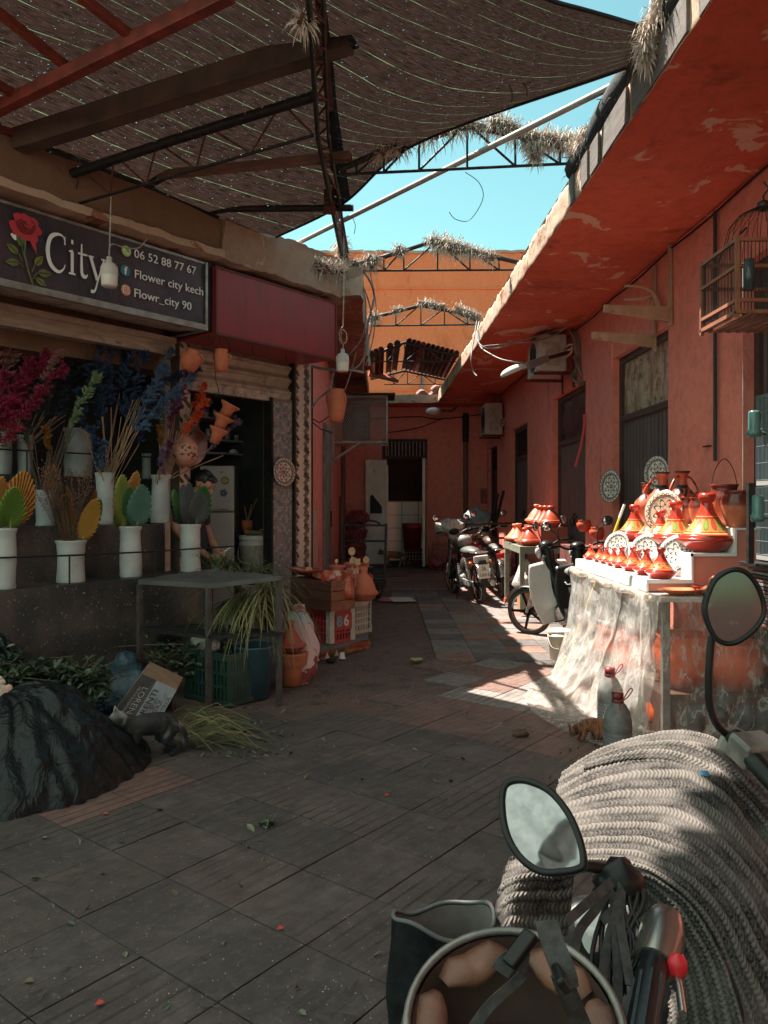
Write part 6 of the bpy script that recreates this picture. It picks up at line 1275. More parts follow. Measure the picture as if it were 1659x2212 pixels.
m.grid(skf, 40, 40); m.build('sack', sk.m, so_)
m = MB(); m.grid(lambda a, b: Vector((-.78+.10*a, 6.60, .53+.10*b))+Vector((.03*noise.noise(Vector((a*4,b*4,1))), .05*noise.noise(Vector((a*4,b*4,7))), -.05*abs(a-.5))), 14, 14); m.build('flap', mk('pink_film', (.62,.32,.32), None, rough=.3), so_)
m = MB(); vs, fc = text_pts("dre Extra", .075); m.add([Vector((-.80+.0*v[0]-v[1]*.6, 6.235+v[0]*.0, .26+v[0]*.62)) for v in vs], fc); m.build('lettering', M['black'], so_, recalc=False)
def tag_dish(r, h): return [(0,0),(r*.55,0),(r*.78,h*.35),(r*.97,h*.75),(r*1.04,h*.85),(r*1.04,h),(r*.95,h),(r*.9,h*.85),(r*.7,h*.45),(0,h*.3)]
def tag_lid(r, H_, cone=1.0):
    a = [(r*.95,0),(r*.96,.012*r/.1)]
    for t in [k/10 for k in range(1, 11)]: a.append((r*(.92*(1-t)**cone+.20*t), H_*.74*t))
    a += [(r*.17, H_*.78),(r*.26, H_*.84),(r*.29, H_*.93),(r*.25, H_),(r*.13,H_),(r*.10,H_*.93),(0,H_*.93)]; return a
def tagine(label, c, r, H_, mat_d, mat_l, group=None, cone=1.15, name='tagine'):
    o = thing(name, label, 'tagine', c, 0, group); c = Vector(c); rz = R.random()*6
    m = MB(); m.X = Matrix.Translation(c); m.lathe(tag_dish(r, H_*.24), n=32); m.build('dish', mat_d, o)
    m = MB(); m.X = Matrix.Translation(c+Vector((0,0,H_*.235))); m.lathe(tag_lid(r, H_*.76, cone), n=36); m.build('lid', mat_l, o); return o
q = G(631,1486)+Vector((-.02,.12,0)); jar('clay_brazier', 'rough terracotta brazier under the red tagine beside the pink sack', 'brazier', q, [(0,0),(.082,0),(.085,.13),(.095,.145),(.125,.17),(.135,.25),(.142,.26),(.12,.27),(.10,.18),(0,.12)], terra)
tagine('red brown tagine sitting on the terracotta brazier beside the pink sack', q+Vector((-.008,0,.265)), .128, .26, mk('matt_red_clay', (.42,.075,.05), (.34,.06,.04), 6, .5), mk('matt_red_clay2', (.44,.085,.055), (.36,.07,.045), 6, .45), None, 1.1)
# crates at the corner
ld = Vector((-.7,.71,0)); sd = Vector((.68,.73,0))
o = thing('plastic_crate', 'red and white slotted plastic crate numbered 86 on the doorstep', 'crate', P(713,1393,7.6)); c = P(713,1393,7.6); c.z = .082
m = MB(); crate(m, c+ld*.0, ld, sd, .42, .33, .34, 4, 4, 0, (1, .05)); m.build('body', [mk('red_crate', (.42,.045,.045), (.32,.04,.04), 5, .5), mk('white_crate', (.55,.47,.40), (.42,.35,.30), 9, .6, dirt=(.2,.12,.09), dsc=12)], o)
pc_ = sd.cross(Vector((0,0,1))).normalized(); pc_ = pc_ if pc_.y < 0 else -pc_
m = MB(); vs = [c+sd*a+Vector((0,0,z))+pc_*.014 for a, z in ((.06,.13),(.29,.13),(.29,.29),(.06,.29))]; m.add(vs, [(0,1,2,3)]); m.build('panel', mk('red_crate_panel', (.46,.05,.045), (.36,.045,.04), 5, .5), o)
for ch, xx, cc in (("8", .075, (.16,.33,.40)), ("6", .17, (.60,.55,.45))):
    m = MB(); put_text(m, ch, .15, lambda x, y, z: c+sd*(xx+x)+Vector((0,0,.17+y))+pc_*(.018+z), off=.004); m.build('number', mk('paint_'+ch, cc, None, rough=.7, bump=0), o, recalc=False)
wc = mk('crate_wood', (.14,.05,.028), (.08,.03,.02), 5, .6, stretch=(2,2,9), bump=.5, dirt=(.03,.018,.014), dsc=7, dlo=.5); wcl = mk('crate_wood_end', (.26,.09,.045), (.16,.055,.03), 5, .6, stretch=(2,2,9), bump=.5, dirt=(.05,.025,.018), dsc=9, dlo=.52)
o = thing('wooden_crate', 'dark slatted wooden crate filled with clay bowls on top of the red crate', 'crate', P(714,1322,7.43)); c = P(714,1322,7.43); c.z = .43; Lx, Wx, Hx = .62, .32, .295
def fbx(mb, a0,a1,b0,b1,z0,z1,k=0): mb.add([c+ld*a+sd*b+Vector((0,0,z)) for z in (z0,z1) for a, b in ((a0,b0),(a1,b0),(a1,b1),(a0,b1))], [(0,3,2,1),(4,5,6,7),(0,1,5,4),(1,2,6,5),(2,3,7,6),(3,0,4,7)], k)
m = MB()
for k in range(3):
    z0, z1 = .005+k*.098, .098+k*.098; fbx(m, 0, Lx, 0, .014, z0, z1, 0); fbx(m, 0, Lx, Wx-.014, Wx, z0, z1, 0); fbx(m, -.012, -.0005, .001, Wx-.001, z0, z1-.004*(k == 1), 1); fbx(m, Lx+.0005, Lx+.012, .001, Wx-.001, z0, z1, 1)
fbx(m, .015, Lx-.015, .015, Wx-.015, 0, .012)
m.build('slats', [wc, wcl], o)
for a in (.001, Lx-.03):
    for b in (.016, Wx-.044): m = MB(); fbx(m, a, a+.029, b, b+.028, .013, Hx+.01); m.build('corner_post', wc, o)
ctr = c+ld*.31+sd*.16
# items in the crate
pr_ = potprof(.085,.20,.72,1.0); 
def striped(): 
    t = NT('striped_clay'); g_ = t.sep(t.co('Generated'))[2]; x = t.mix(t.ramp(g_, [(.68,0.0),(.69,1.0),(.84,1.0),(.85,0.0)]), (.46,.10,.06), (.66,.42,.32)); t.col(x); t.set(Roughness=.55); return t.m
stc = striped(); jug = [(0,0),(.07,0),(.09,.05),(.095,.10),(.078,.17),(.065,.22),(.065,.27),(.088,.30),(.09,.315),(.08,.315),(.055,.27),(.055,.22),(.07,.1),(0,.03)]
jar('clay_jug', 'cream banded clay jug standing at the back of the wooden crate', 'jug', c+ld*.12+sd*.20+Vector((0,0,.12)), jug, stc, 'cream banded clay jugs')
jar('clay_jug', 'small handled clay jug behind the banded one in the wooden crate', 'jug', c+ld*.02+sd*.24+Vector((0,0,.10)), [(a*.75, b*.9) for a, b in jug], terrag, 'cream banded clay jugs', [(0,.05,.12,.05,.22,.03)])
def bowl(label, p, r, T_, mat=terrag, g_='clay bowls in the wooden crate'):
    o = thing('clay_bowl', label, 'bowl', p, 0, g_); m = MB(); m.X = Matrix.Translation(p) @ T_; m.lathe([(0,0),(r*.4,0),(r*.8,r*.3),(r,r*.55),(r*.95,r*.56),(r*.75,r*.33),(r*.35,r*.06),(0,r*.05)], n=30); m.build('bowl', mat, o); return o
RX = lambda a, ax='X': Matrix.Rotation(a, 4, ax)
bowl('wide shallow clay dish tilted across the left end of the wooden crate', c+ld*.50+sd*.10+Vector((0,0,.32)), .19, Matrix.Scale(.6, 4, (0,0,1)) @ RX(.12,'Y'))
bowl('clay bowl tipped toward the lane at the front of the wooden crate', c+ld*.13+sd*.07+Vector((0,0,.30)), .085, RX(1.0) @ RX(.4,'Y'))
bowl('clay bowl nested behind the tipped one in the wooden crate', c+ld*.26+sd*.12+Vector((0,0,.29)), .10, RX(.3))
bowl('flat clay saucer between the bowls in the wooden crate', c+ld*.38+sd*.18+Vector((0,0,.28)), .10, RX(-.2))
spw = mk('spoon_wood', (.62,.36,.20), (.52,.28,.15), 7, .6)
def spoon(label, a, b, r, kind=0, group='wooden spoons standing in the clay jugs'):
    o = thing('wooden_spoon', label, 'spoon', a, 0, group); a, b = Vector(a), Vector(b); d = (b-a).normalized(); m = MB(); m.tube([a, b], .006, 6); m.build('handle', spw, o)
    m = MB(); q = b+d*r*.9; m.X = Matrix.Translation(q) @ Vector((0,-1,0)).to_track_quat('Z','Y').to_matrix().to_4x4()
    if kind: m.box((-r*.8,-r,-.005),(r*.8,r,.005))
    else: m.lathe([(0,-.010),(r*.6,-.006),(r,.006),(r*.96,.008),(r*.5,.0),(0,-.003)], n=18, sy=1.15)
    m.build('head', spw, o, bevel=.004 if kind else 0)
spoon('pale wooden spoon lying on the tilted clay dish', c+ld*.55+sd*.05+Vector((0,0,.35)), c+ld*.42+sd*.05+Vector((0,0,.37)), .035)
spoon('short wooden spoon handle poking from the banded jug in the crate', c+ld*.12+sd*.20+Vector((0,0,.3)), c+ld*.12+sd*.19+Vector((0,0,.46)), .018)
# white crate, big tagine, jugs behind
c = P(762,1383,8.05); c.z = .082; c2_ = c+Vector((-.06,.12,0)); o = thing('plastic_crate', 'dirty white slotted plastic crate under the big orange tagine', 'crate', c2_); m = MB(); crate(m, c2_+Vector((.05,-.02,0)), (.62,.78,0), (-.78,.62,0), .26, .34, .345, 3, 4); m.build('body', mk('white_crate_b', (.56,.47,.39), (.44,.36,.30), 9, .6, dirt=(.2,.12,.09), dsc=12), o)
tagine('large plain orange clay tagine on the white crate', P(785,1297,8.1), .155, .36, terra, mk('plain_orange_clay', (.60,.17,.09), (.52,.14,.075), 5, .75, bump=.15), None, .62)
o = thing('plastic_crate', 'second white crate hidden behind the big tagine, holding up the spoon jugs', 'crate', (-.42,8.45,.08)); m = MB(); crate(m, (-.50,8.36,.082), (1,0,0), (0,1,0), .36, .30, .36, 4, 4); m.build('body', mk('white_crate_c', (.5,.42,.35), None), o)
ja, jb_ = P(762,1293,8.5), P(782,1293,8.62); ja.z = jb_.z = .445
jar('clay_jug', 'cream banded clay jug full of wooden spoons behind the big tagine', 'jug', ja, [(a_*1.08, b_*1.2) for a_, b_ in jug], stc, 'cream banded clay jugs'); jar('clay_jug', 'darker glazed clay jug with spoons, right of the banded spoon jug', 'jug', jb_, [(a_*.95, b_*1.15) for a_, b_ in jug], terrag, 'cream banded clay jugs', [(0,.08,.14,.075,.25,.03),(3.1,.08,.14,.075,.25,.03)])
for (u, v, uu, vv, dd, r_, k_, l_) in ((760,1230,760,1190,8.45,.040,0,'tallest round wooden spoon in the banded spoon jug'),(757,1230,762,1212,8.42,.042,0,'round wooden spoon below the tallest one'),(768,1230,772,1212,8.40,.036,1,'square ended wooden spatula in the banded spoon jug'),(785,1235,790,1208,8.6,.036,0,'round wooden ladle leaning right in the glazed jug')):
    spoon(l_, P(u,v+20,dd), P(uu,vv+8,dd), r_, k_)
# small things by the kerb
o = thing('paper_cup', 'small white plastic cup upside down by the kerb', 'cup', G(739,1423)); m = MB(); m.lathe([(.030,0),(.034,.004),(.034,.010),(.028,.011),(.022,.06),(0,.06)], G(739,1423), 20); m.build('cup', M['white_paint'], o)
m = MB(); m.ball(G(715,1430)+Vector((0,0,.012)), .035, 0, 14, (1.6,.8,.5), .5); tag(m.build('black_rag', M['black']), 'scrap of black rag on the ground beside the paper cup', 'rag')
m = MB(); c = G(1124,1592); m.ball(c+Vector((0,0,.02)), .035, 0, 16, (1.4,1,.7), .7); tag(m.build('dry_clump', mk('dry_clump', (.16,.07,.045), (.07,.035,.03), 40, .9, bump=1)), 'brown dried clump lying alone on the red paving', 'litter')
m = MB(); m.tube(spline([G(1035,1583), G(1060,1577), G(1085,1560)], 8), .004, 5); tag(m.build('twig', stemm), 'pale bent twig lying on the red paving', 'twig')
m = MB(); m.tube(spline([G(1265,1660), G(1330,1668), G(1400,1660)], 8), .006, 5); tag(m.build('blue_hose', mk('hose_blue', (.03,.06,.08), None)), 'dark blue hose end lying on the paving near the bottles', 'hose')
m = MB(); c = G(900,1428); m.grid(lambda a, b: c+Vector((.11*(a-.5), .11*(b-.5), .02+.015*noise.noise(Vector((a*4,b*4,0))))), 8, 8); tag(m.build('leaf_scrap', mk('lime_leaf', (.32,.36,.14), None), solid=.001), 'single yellow green leaf lying on the worn ground', 'leaf')
m = MB(); c = G(858,1297); pz = [mk('paper_white', (.62,.56,.50), (.52,.45,.40), 7, .8), mk('paper_red', (.50,.14,.12), None)]
m.add([G(815,1288,.012), G(840,1290,.012), G(850,1299,.012), G(818,1299,.012)], [(0,1,2,3)], 1); m.add([G(840,1290,.014), G(888,1290,.014), G(899,1299,.02), G(850,1300,.014)], [(0,1,2,3)], 0)
tag(m.build('newspaper', pz, recalc=False), 'flattened paper sheet with a red part on the ground before the hand truck', 'paper')
# hand truck
ht = thing('hand_truck', 'black steel hand truck with a curved top bar and rubber wheels', 'hand truck', G(790,1290)); y_ = 11.6
def HT(u, v, dy=0): return P(u, v, y_+dy)
m = MB()
for u in (742, 834): m.bar(HT(u,1132), HT(u+(0 if u < 800 else -3),1265,-.25), .035)
for v in (1134, 1168, 1228): m.bar(HT(742,v), HT(834,v+1), .03)
m.tube(spline([HT(757,1132), HT(765,1126), HT(785,1124), HT(810,1126), HT(822,1133)], 12), .014, 8); m.build('frame', M['black_steel'], ht)
m = MB()
for k in range(6): m.bar(HT(742,1240+k*6,-.1-.1*k), HT(833,1241+k*6,-.1-.1*k), .02)
m.build('deck', M['black_steel'], ht)
for u in (797, 818):
    m = MB(); c = G(u, 1292)+Vector((0,0,.13)); c.y -= .1; m.X = Matrix.Translation(c) @ Matrix.Rotation(math.pi/2, 4, 'Y') @ RX(.25,'X'); m.lathe([(.05,-.03),(.10,-.035),(.13,-.02),(.135,0),(.13,.02),(.10,.035),(.05,.03),(.05,-.03)], n=24); w = m.build('wheel', M['black'], ht); 
    m2 = MB(); m2.X = m.X; m2.lathe([(0,-.025),(.05,-.025),(.05,.025),(0,.025)], n=16); m2.build('hub', M['grey_metal'], w)
# onion and potato sacks at the back
net_ = mk('onion_net', (.30,.035,.05), (.16,.02,.03), 14, .6, bump=.6, bs=40); pot_ = mk('red_potato', (.42,.12,.12), (.30,.07,.08), 6, .6)
def netsack(label, c, rx, ry, h, n, grp):
    o = thing('net_sack', label, 'sack', c, 0, grp); c = Vector(c); m = MB(); m.ball(c+Vector((0,0,h/2)), 1, 0, 20, (rx, ry, h/2), .12); m.build('net', net_, o)
    m = MB(); rr = random.Random(int(c.x*100)+int(c.z*77))
    for k in range(n):
        th = rr.uniform(3.4, 6.1); ph = math.acos(rr.uniform(-.9,.9)); q = c+Vector((rx*.95*math.sin(ph)*math.cos(th), ry*.95*math.sin(ph)*math.sin(th), h/2+h/2*.95*math.cos(ph))); m.ball(q, rr.uniform(.028,.04), 0, 7, (1.2,1,1))
    m.build('onions', pot_, o)
for k, (x, z, rx, l_) in enumerate(((-.66,.0,.30,'bottom red net sack of onions beside the left door leaf'),(-.70,.30,.31,'second red net sack of onions up from the ground'),(-.66,.62,.30,'third red net sack of onions up from the ground'),(-.60,.95,.28,'top red net sack of onions beside the left door leaf'))): netsack(l_, (x, 17.3, z), rx, .24, .36, 46, 'red net sacks of onions')
netsack('slumped red net sack of onions behind the motorcycle', (1.72, 16.2, 0), .34, .26, .75, 90, 'red net sacks of onions'); netsack('low spilled net sack of onions by the right door leaf', (1.25, 16.8, 0), .28, .22, .28, 40, 'red net sacks of onions')
o = thing('onion', 'single onion lying on the ground before the spilled sack', 'onion', G(966,1222)); m = MB(); m.ball(G(966,1222)+Vector((0,0,.06)), .06, 0, 14); m.build('bulb', mk('onion_skin', (.45,.24,.15), None), o)
m = MB(); m.bar((1.32,16.0,0), (1.36,16.0,.72), .04); m.bar((1.36,16.0,.72), (1.62,16.0,.74), .04); tag(m.build('steel_post', M['black_steel']), 'black bent steel post in front of the onion sacks', 'post')
bucket('red plastic tub inside the open doorway at the back', (dx0+.62, 18.6, .35), .24, .62, mk('red_tub', (.35,.03,.025), (.28,.03,.025), 5, .4), False, handle=False, name='red_tub')
o = thing('plastic_crate', 'dark red crate stacked low inside the back doorway', 'crate', (dx0+.9,18.7,0)); m = MB(); crate(m, (dx0+.45,18.4,.02), (1,0,0), (0,1,0), .75, .45, .33, 5, 3); m.build('body', mk('maroon_crate', (.10,.02,.02), None), o)
m = MB()  # thin coloured strips stand in for sun falling between the roof tiles
rr = random.Random(3)
for k in range(14): 
    y0 = 13.2+k*.14; m.grid(lambda a, b: (-.5+2.1*a, y0+.06*b, .006+.002*(k % 2)), 6, 1, k % 3)
tag(m.build('striped_mat', [mk('mat_pale', (.45,.36,.30), None), mk('mat_red', (.42,.10,.06), None), mk('mat_green', (.12,.2,.14), None)], recalc=False), 'faded striped mat lying across the lane near the back doorway', 'mat')
# ================= WALL FITTINGS, LAMPS, CAGES =================
def bulb(label, top, c, r, h, wires, name='hanging_bulb'):
    o = thing(name, label, 'bulb', c, 0, 'hanging light bulbs'); c = Vector(c); m = MB(); m.lathe([(0,-h*.5),(r*.8,-h*.5),(r*.97,-h*.42),(r,-h*.1)], c, 24); m.build('globe', mk('bulb_glass', (.72,.66,.60), None, rough=.25, bump=0), o)
    m = MB(); m.lathe([(r,-h*.1),(r*1.02,h*.05),(r*.98,h*.22),(r*.75,h*.33),(r*.35,h*.40),(r*.32,h*.58),(0,h*.58)], c, 24)
    for k in range(20): a = k*.314; m.bar(c+Vector((r*1.02*math.cos(a), r*1.02*math.sin(a), -h*.05)), c+Vector((r*.96*math.cos(a), r*.96*math.sin(a), h*.22)), .004)
    m.build('base', mk('bulb_base', (.55,.50,.46), None, rough=.5, bump=0), o)
    m = MB()
    for w in wires: m.tube(spline(w, 24), .0055, 5)
    m.build('cord', mk('cord', (.45,.40,.36), (.25,.2,.17), 20, .6, bump=0), o)
b1 = FP(236, 590, -4.95); bulb('pale bulb hanging in front of the flower sign lettering', None, b1, .058, .20, [[FP(240,425,-4.95), FP(238,490,-4.95), b1+Vector((0,0,.1))], [b1+Vector((0,0,.11)), FP(240,528,-4.95), FP(270,535,-5.0), FP(300,535,-5.1), FP(318,515,-5.3)]])
b2 = P(740, 780, 7.4); bulb('pale bulb hanging on a knotted cable at the corner of the lane', None, b2, .061, .20, [[P(742,480,7.4), P(743,600,7.4), P(741,705,7.4)], [P(741,705,7.4), P(733,718,7.4), P(735,738,7.4), P(747,740,7.42), P(749,722,7.4), P(740,712,7.38), P(736,730,7.38), P(741,745,7.4), b2+Vector((0,0,.11))]])
# cable mess at the left corner
o = thing('cables', 'tangle of grey cables drooping down the corner of the shop slab', 'cables', P(790,700,8.6)); m = MB(); rr = random.Random(4)
for (pts, r_) in [([(770,575,8.3),(795,600,8.3),(808,640,8.4),(795,700,8.4),(788,760,8.5),(783,800,8.6)], .012), ([(765,580,8.3),(785,620,8.3),(800,665,8.4),(802,710,8.4),(775,790,8.5),(720,800,8.5)], .008), ([(775,600,8.4),(790,650,8.4),(785,720,8.5),(760,760,8.5),(725,790,8.5)], .006), ([(800,590,8.3),(812,660,8.4),(806,730,8.5),(790,790,8.5)], .006),([(725,800,8.5),(690,795,8.6),(672,790,8.6)], .016),([(725,800,8.5),(760,800,8.5),(785,805,8.6)], .014),([(720,805,8.5),(712,840,8.5),(690,860,8.6),(675,880,8.6)], .012),([(770,760,8.5),(740,850,8.5),(700,850,8.6)], .005)]:
    m.tube(spline([P(*q) for q in pts], 24), r_, 6)
m.build('cable', mk('cable_grey', (.30,.26,.24), (.14,.12,.11), 9, .6, bump=0), o)
m = MB(); m.tube(spline([PZ(1005,372,4.0), PZ(1035,395,3.9), PZ(1043,430,3.8), PZ(1015,475,3.7), PZ(985,474,3.7), PZ(970,458,3.75)], 24), .003, 5); tag(m.build('loose_wire', M['black']), 'thin black wire curling down against the sky from the long pole', 'wire')
for (u, v, u2, v2) in ((1100,183,1105,222),(1130,178,1138,208),(762,470,765,505)):
    m = MB(); m.tube(spline([PZ(u,v,4.0), PZ((u+u2)/2+4,(v+v2)/2,3.95), PZ(u2,v2,3.9)], 8), .003, 4); tag(m.build('loose_wire', M['black']), 'short black thread dangling from the edge of the shade net', 'wire', 'threads dangling from the net')
# canopy cables on the right
o = thing('cables', 'pale and black cables looping under the red canopy', 'cables', (1.6,9,3.6)); 
for pts in ([(1035,695,10.2),(1030,730,9.8),(1045,750,9.6),(1075,752,9.6),(1130,735,9.6),(1200,715,9.7),(1265,695,9.8)],[(1032,700,10.2),(1036,745,9.9),(1060,765,9.6),(1090,778,9.3),(1130,783,9.2)],[(1030,695,10.2),(1018,770,9.9),(1022,800,9.9),(1030,812,9.8)],[(1045,748,9.6),(1120,740,9.6),(1180,730,9.7),(1240,700,9.8)]):
    m = MB(); m.tube(spline([P(*q) for q in pts], 24), .009, 6); m.build('cable', mk('cable_pale', (.36,.32,.29), (.10,.09,.085), 4, .6, bump=0), o)
# AC units
acm = mk('ac_casing', (.48,.42,.37), (.38,.32,.28), 5, .5, dirt=(.20,.11,.08), dsc=6, dlo=.56)
def ac(label, x0, x1, y0, y1, z0, z1, fx=True):
    o = thing('air_conditioner', label, 'air conditioner', ((x0+x1)/2, y0, z0), 0, 'air conditioners on the walls'); m = MB(); m.box((x0,y0,z0),(x1,y1,z1)); m.build('casing', acm, o, bevel=.015)
    m = MB(); yc, zc, r = (y0+y1)/2, (z0+z1)/2, (z1-z0)*.42
    for k in range(5): m.tube([(x0-.006, yc+r*(k+1)/5*math.cos(t), zc+r*(k+1)/5*math.sin(t)) for t in [j*math.pi/12 for j in range(25)]], .004, 4, caps=False)
    for k in range(8): t = k*math.pi/8; m.bar((x0-.006, yc-r*math.cos(t), zc-r*math.sin(t)), (x0-.006, yc+r*math.cos(t), zc+r*math.sin(t)), .005)
    m.build('fan_grille', M['black_steel'], o)
    m = MB(); m.box((x0+.08,y0-.012,z0+.06),(x1-.08,y0-.001,z1-.1)); m.box((x0+.12,y0-.02,z0+.25),(x1-.13,y0-.013,z1-.14)); m.build('side_plate', mk('ac_plate', (.42,.36,.31), (.30,.22,.18), 9, .5), o)
    for yy in (y0+.08, y1-.1): m = MB(); m.box((x0-.05,yy,z0-.04),(x1+.16,yy+.04,z0-.006)); m.box((x1+.10,yy,z0-.2),(x1+.14,yy+.04,z0+.3)); m.build('bracket', M['rust_steel'], o)
    m = MB(); 
    for k in range(3): m.tube(spline([(x1-.05,y0-.02,z0+.15+.06*k),(x1+.02,y0-.14,z0+.2+.05*k),(x1+.10,y0-.06,z0+.36-.08*k),(x1+.12,y0-.03,z0-.1)], 14), .016, 7)
    m.build('hoses', mk('hose_tan', (.45,.30,.22), None, rough=.6, bump=0), o); return o
ac('dirty air conditioner high on the red wall behind the street lamp', 1.98, 2.33, 9.8, 10.6, 3.17, 3.63); ac('cleaner air conditioner over the farthest door', 2.02, 2.36, 15.3, 16.0, 2.84, 3.46)
o = thing('hose_coil', 'coil of grey brown hoses and pipes on the wall beside the nearer air conditioner', 'hoses', (2.42,9.6,3.3)); m = MB()
for k in range(4): m.tube(spline([P(1232+3*k,715,9.7), P(1242+4*k,740,9.6), P(1247+3*k,790,9.6), P(1235+3*k,815,9.6), P(1262-2*k,830,9.5), P(1240+5*k,770,9.6)], 20), .022-.004*k, 7)
m.build('hose', mk('hose_brown', (.22,.16,.13), (.10,.07,.06), 6, .6), o)
m = MB(); m.tube(spline([P(1262,895,9.3), P(1262,920,9.3), P(1255,965,9.25), P(1243,1008,9.2)], 12), .016, 8); tag(m.build('red_hose', mk('red_hose', (.55,.06,.06), None, rough=.5)), 'short red hose hanging in front of the maroon topped door', 'hose')
# street lamps
o = thing('street_lamp', 'wall street lamp with a glass dome under the canopy, nearest the viewer', 'street lamp', P(1240,757,9.9), 0, 'wall mounted street lamps'); m = MB()
hL, hR = P(1085,812,9.1), P(1140,790,9.15); ax = (hR-hL).normalized(); T_ = Matrix.Translation(hL.lerp(hR, .45)) @ ax.to_track_quat('X','Z').to_matrix().to_4x4()
m.ball((0,0,0), .165, 0, 24, (1.05,.55,.42)); 
for i, p in enumerate(m.v): m.v[i] = T_ @ (Vector((p.x, p.y, p.z if p.z > -.02 else -.02-.1*(p.z+.02))))
m.build('glass_dome', mk('lamp_glass', (.62,.60,.57), None, rough=.15, bump=0), o)
m = MB(); m.bar(hR-ax*.02, P(1180,775,9.3), .11, .085); m.build('housing', mk('lamp_grey', (.22,.20,.19), (.16,.14,.13), 6, .5), o, bevel=.01)
m = MB(); m.tube([P(1178,775,9.3), P(1215,765,9.6), P(1245,755,9.9)], .024, 8); m.build('arm', M['rust_steel'], o)
o = thing('street_lamp', 'small white street lamp on the back wall above the doorway', 'street lamp', P(960,890,17.2), 0, 'wall mounted street lamps'); m = MB(); m.ball(P(936,888,17.0), .17, 0, 16, (1,.6,.5)); m.build('head', mk('lamp_white', (.66,.62,.58), None), o)
m = MB(); m.tube([P(945,886,17.0), P(975,888,17.4), P(985,880,17.78)], .03, 6); m.build('arm', M['grey_metal'], o)
# empty brackets
for (ux, uy, v0, y, l_) in ((1413,0,0,7.0,'farther pale empty steel wall bracket above the plank door'),(1447,0,0,6.62,'nearer pale empty steel wall bracket above the plank door')):
    x = wx(y)-.01; zt2 = 3.02 if y > 6.8 else 3.17; o = thing('wall_bracket', l_, 'bracket', (x,y,zt2), 0, 'empty wall brackets'); bm3 = mk('bracket_paint', (.44,.28,.19), (.36,.22,.15), 7, .5, dirt=(.2,.09,.06), dsc=9)
    m = MB(); m.box((x-.025,y-.025,zt2-.16),(x,y+.025,zt2+.62)); m.build('wall_plate', bm3, o); m = MB(); m.add([(x-.026,y-.02,zt2-.12),(x-.026,y-.02,zt2),(x-.58,y-.02,zt2+.02),(x-.58,y-.02,zt2-.04),(x-.026,y+.02,zt2-.12),(x-.026,y+.02,zt2),(x-.58,y+.02,zt2+.02),(x-.58,y+.02,zt2-.04)], [(0,1,2,3),(4,7,6,5),(0,4,5,1),(1,5,6,2),(2,6,7,3),(3,7,4,0)]); m.build('arm', bm3, o)
m = MB()
for k in range(3): m.tube(spline([(2.44,6.75+.03*k,3.15),(2.40,6.8+.03*k,3.32),(2.30,6.82,3.40-.1*k),(2.14,6.85,3.42-.12*k)], 14), .013, 6)
tag(m.build('bare_cables', mk('cable_tan', (.45,.28,.2), None)), 'bundle of bare tan cables curling out over the wall brackets', 'cables')
# pipes on the walls
m = MB(); xp = P(1006,0,17.7).x; m.tube([(xp,17.72,0),(xp,17.72,CH+(CV-955)/F*17.7)], .055, 10); o_ = m.build('drain_pipe', mk('brown_pipe', (.20,.085,.065), None, rough=.6)); tag(o_, 'brown drain pipe with a darker top on the back wall right of the doorway', 'pipe'); m = MB(); m.tube([(xp,17.72,CH+(CV-955)/F*17.7),(xp,17.72,CH+(CV-893)/F*17.7)], .07, 10); m.build('pipe_socket', M['black_steel'], o_)
m = MB(); m.tube([(-.90,16.8,0),(-.90,16.8,2.75)], .06, 10); m.tube([(-.86,15.6,0),(-.86,15.6,1.6)], .045, 8); tag(m.build('drain_pipe', mk('brown_pipe2', (.17,.085,.07), None, rough=.6)), 'brown drain pipes on the left side wall by the back corner', 'pipe')
m = MB(); m.tube([(wx(5.75)-.03, 5.72, z) for z in (3.66,3.2,2.6,2.0,1.8)], .014, 7); m.tube([(wx(5.75)-.03, 5.72, 3.2),(wx(5.7)-.05,5.55,3.3),(wx(5)-.05,5.2,3.35)], .008, 5); tag(m.build('wall_cable', mk('dark_teal_cable', (.02,.035,.04), None)), 'dark green cable running down the red wall beside the bird cages', 'cable')
for k, pts in enumerate([[(800,905,17.7),(900,900,17.7),(950,905,17.7),(1060,893,17.6)],[(835,935,17.7),(900,925,17.7),(955,905,17.7)]]):
    m = MB(); m.tube(spline([P(*q) for q in pts], 14), .012, 5); tag(m.build('wall_wire', M['black']), 'black wires strung across the top of the back wall', 'wire', 'wires strung on the back wall')
# mesh cage over AC on the left
o = thing('mesh_cage', 'pale metal box cage of diamond mesh fixed high on the left wall', 'cage', (-.4,13.3,2.5)); x0, x1, y0, y1, z0, z1 = -.87, .05, 13.2, 13.9, 2.52, 3.30; fm_ = mk('cage_frame', (.36,.32,.28), (.26,.21,.18), 6, .6); m = MB()
for a, b in (((x0,y0,z0),(x1,y0,z0)),((x0,y0,z1),(x1,y0,z1)),((x0,y0,z0),(x0,y0,z1)),((x1,y0,z0),(x1,y0,z1)),((x1,y0,z0),(x1,y1,z0)),((x1,y0,z1),(x1,y1,z1)),((x1,y1,z0),(x1,y1,z1)),((x0,y1,z0),(x1,y1,z0)),((x0,y1,z1),(x1,y1,z1))): m.bar(a, b, .035)
m.bar((x1-.45,y0,z0),(x0,y0,z0-.32), .04); m.bar((x0,y0,z0),(x0,y0,z0-.4), .04); m.build('frame', fm_, o)
m = MB(); W_, H_ = x1-x0, z1-z0; n = 34
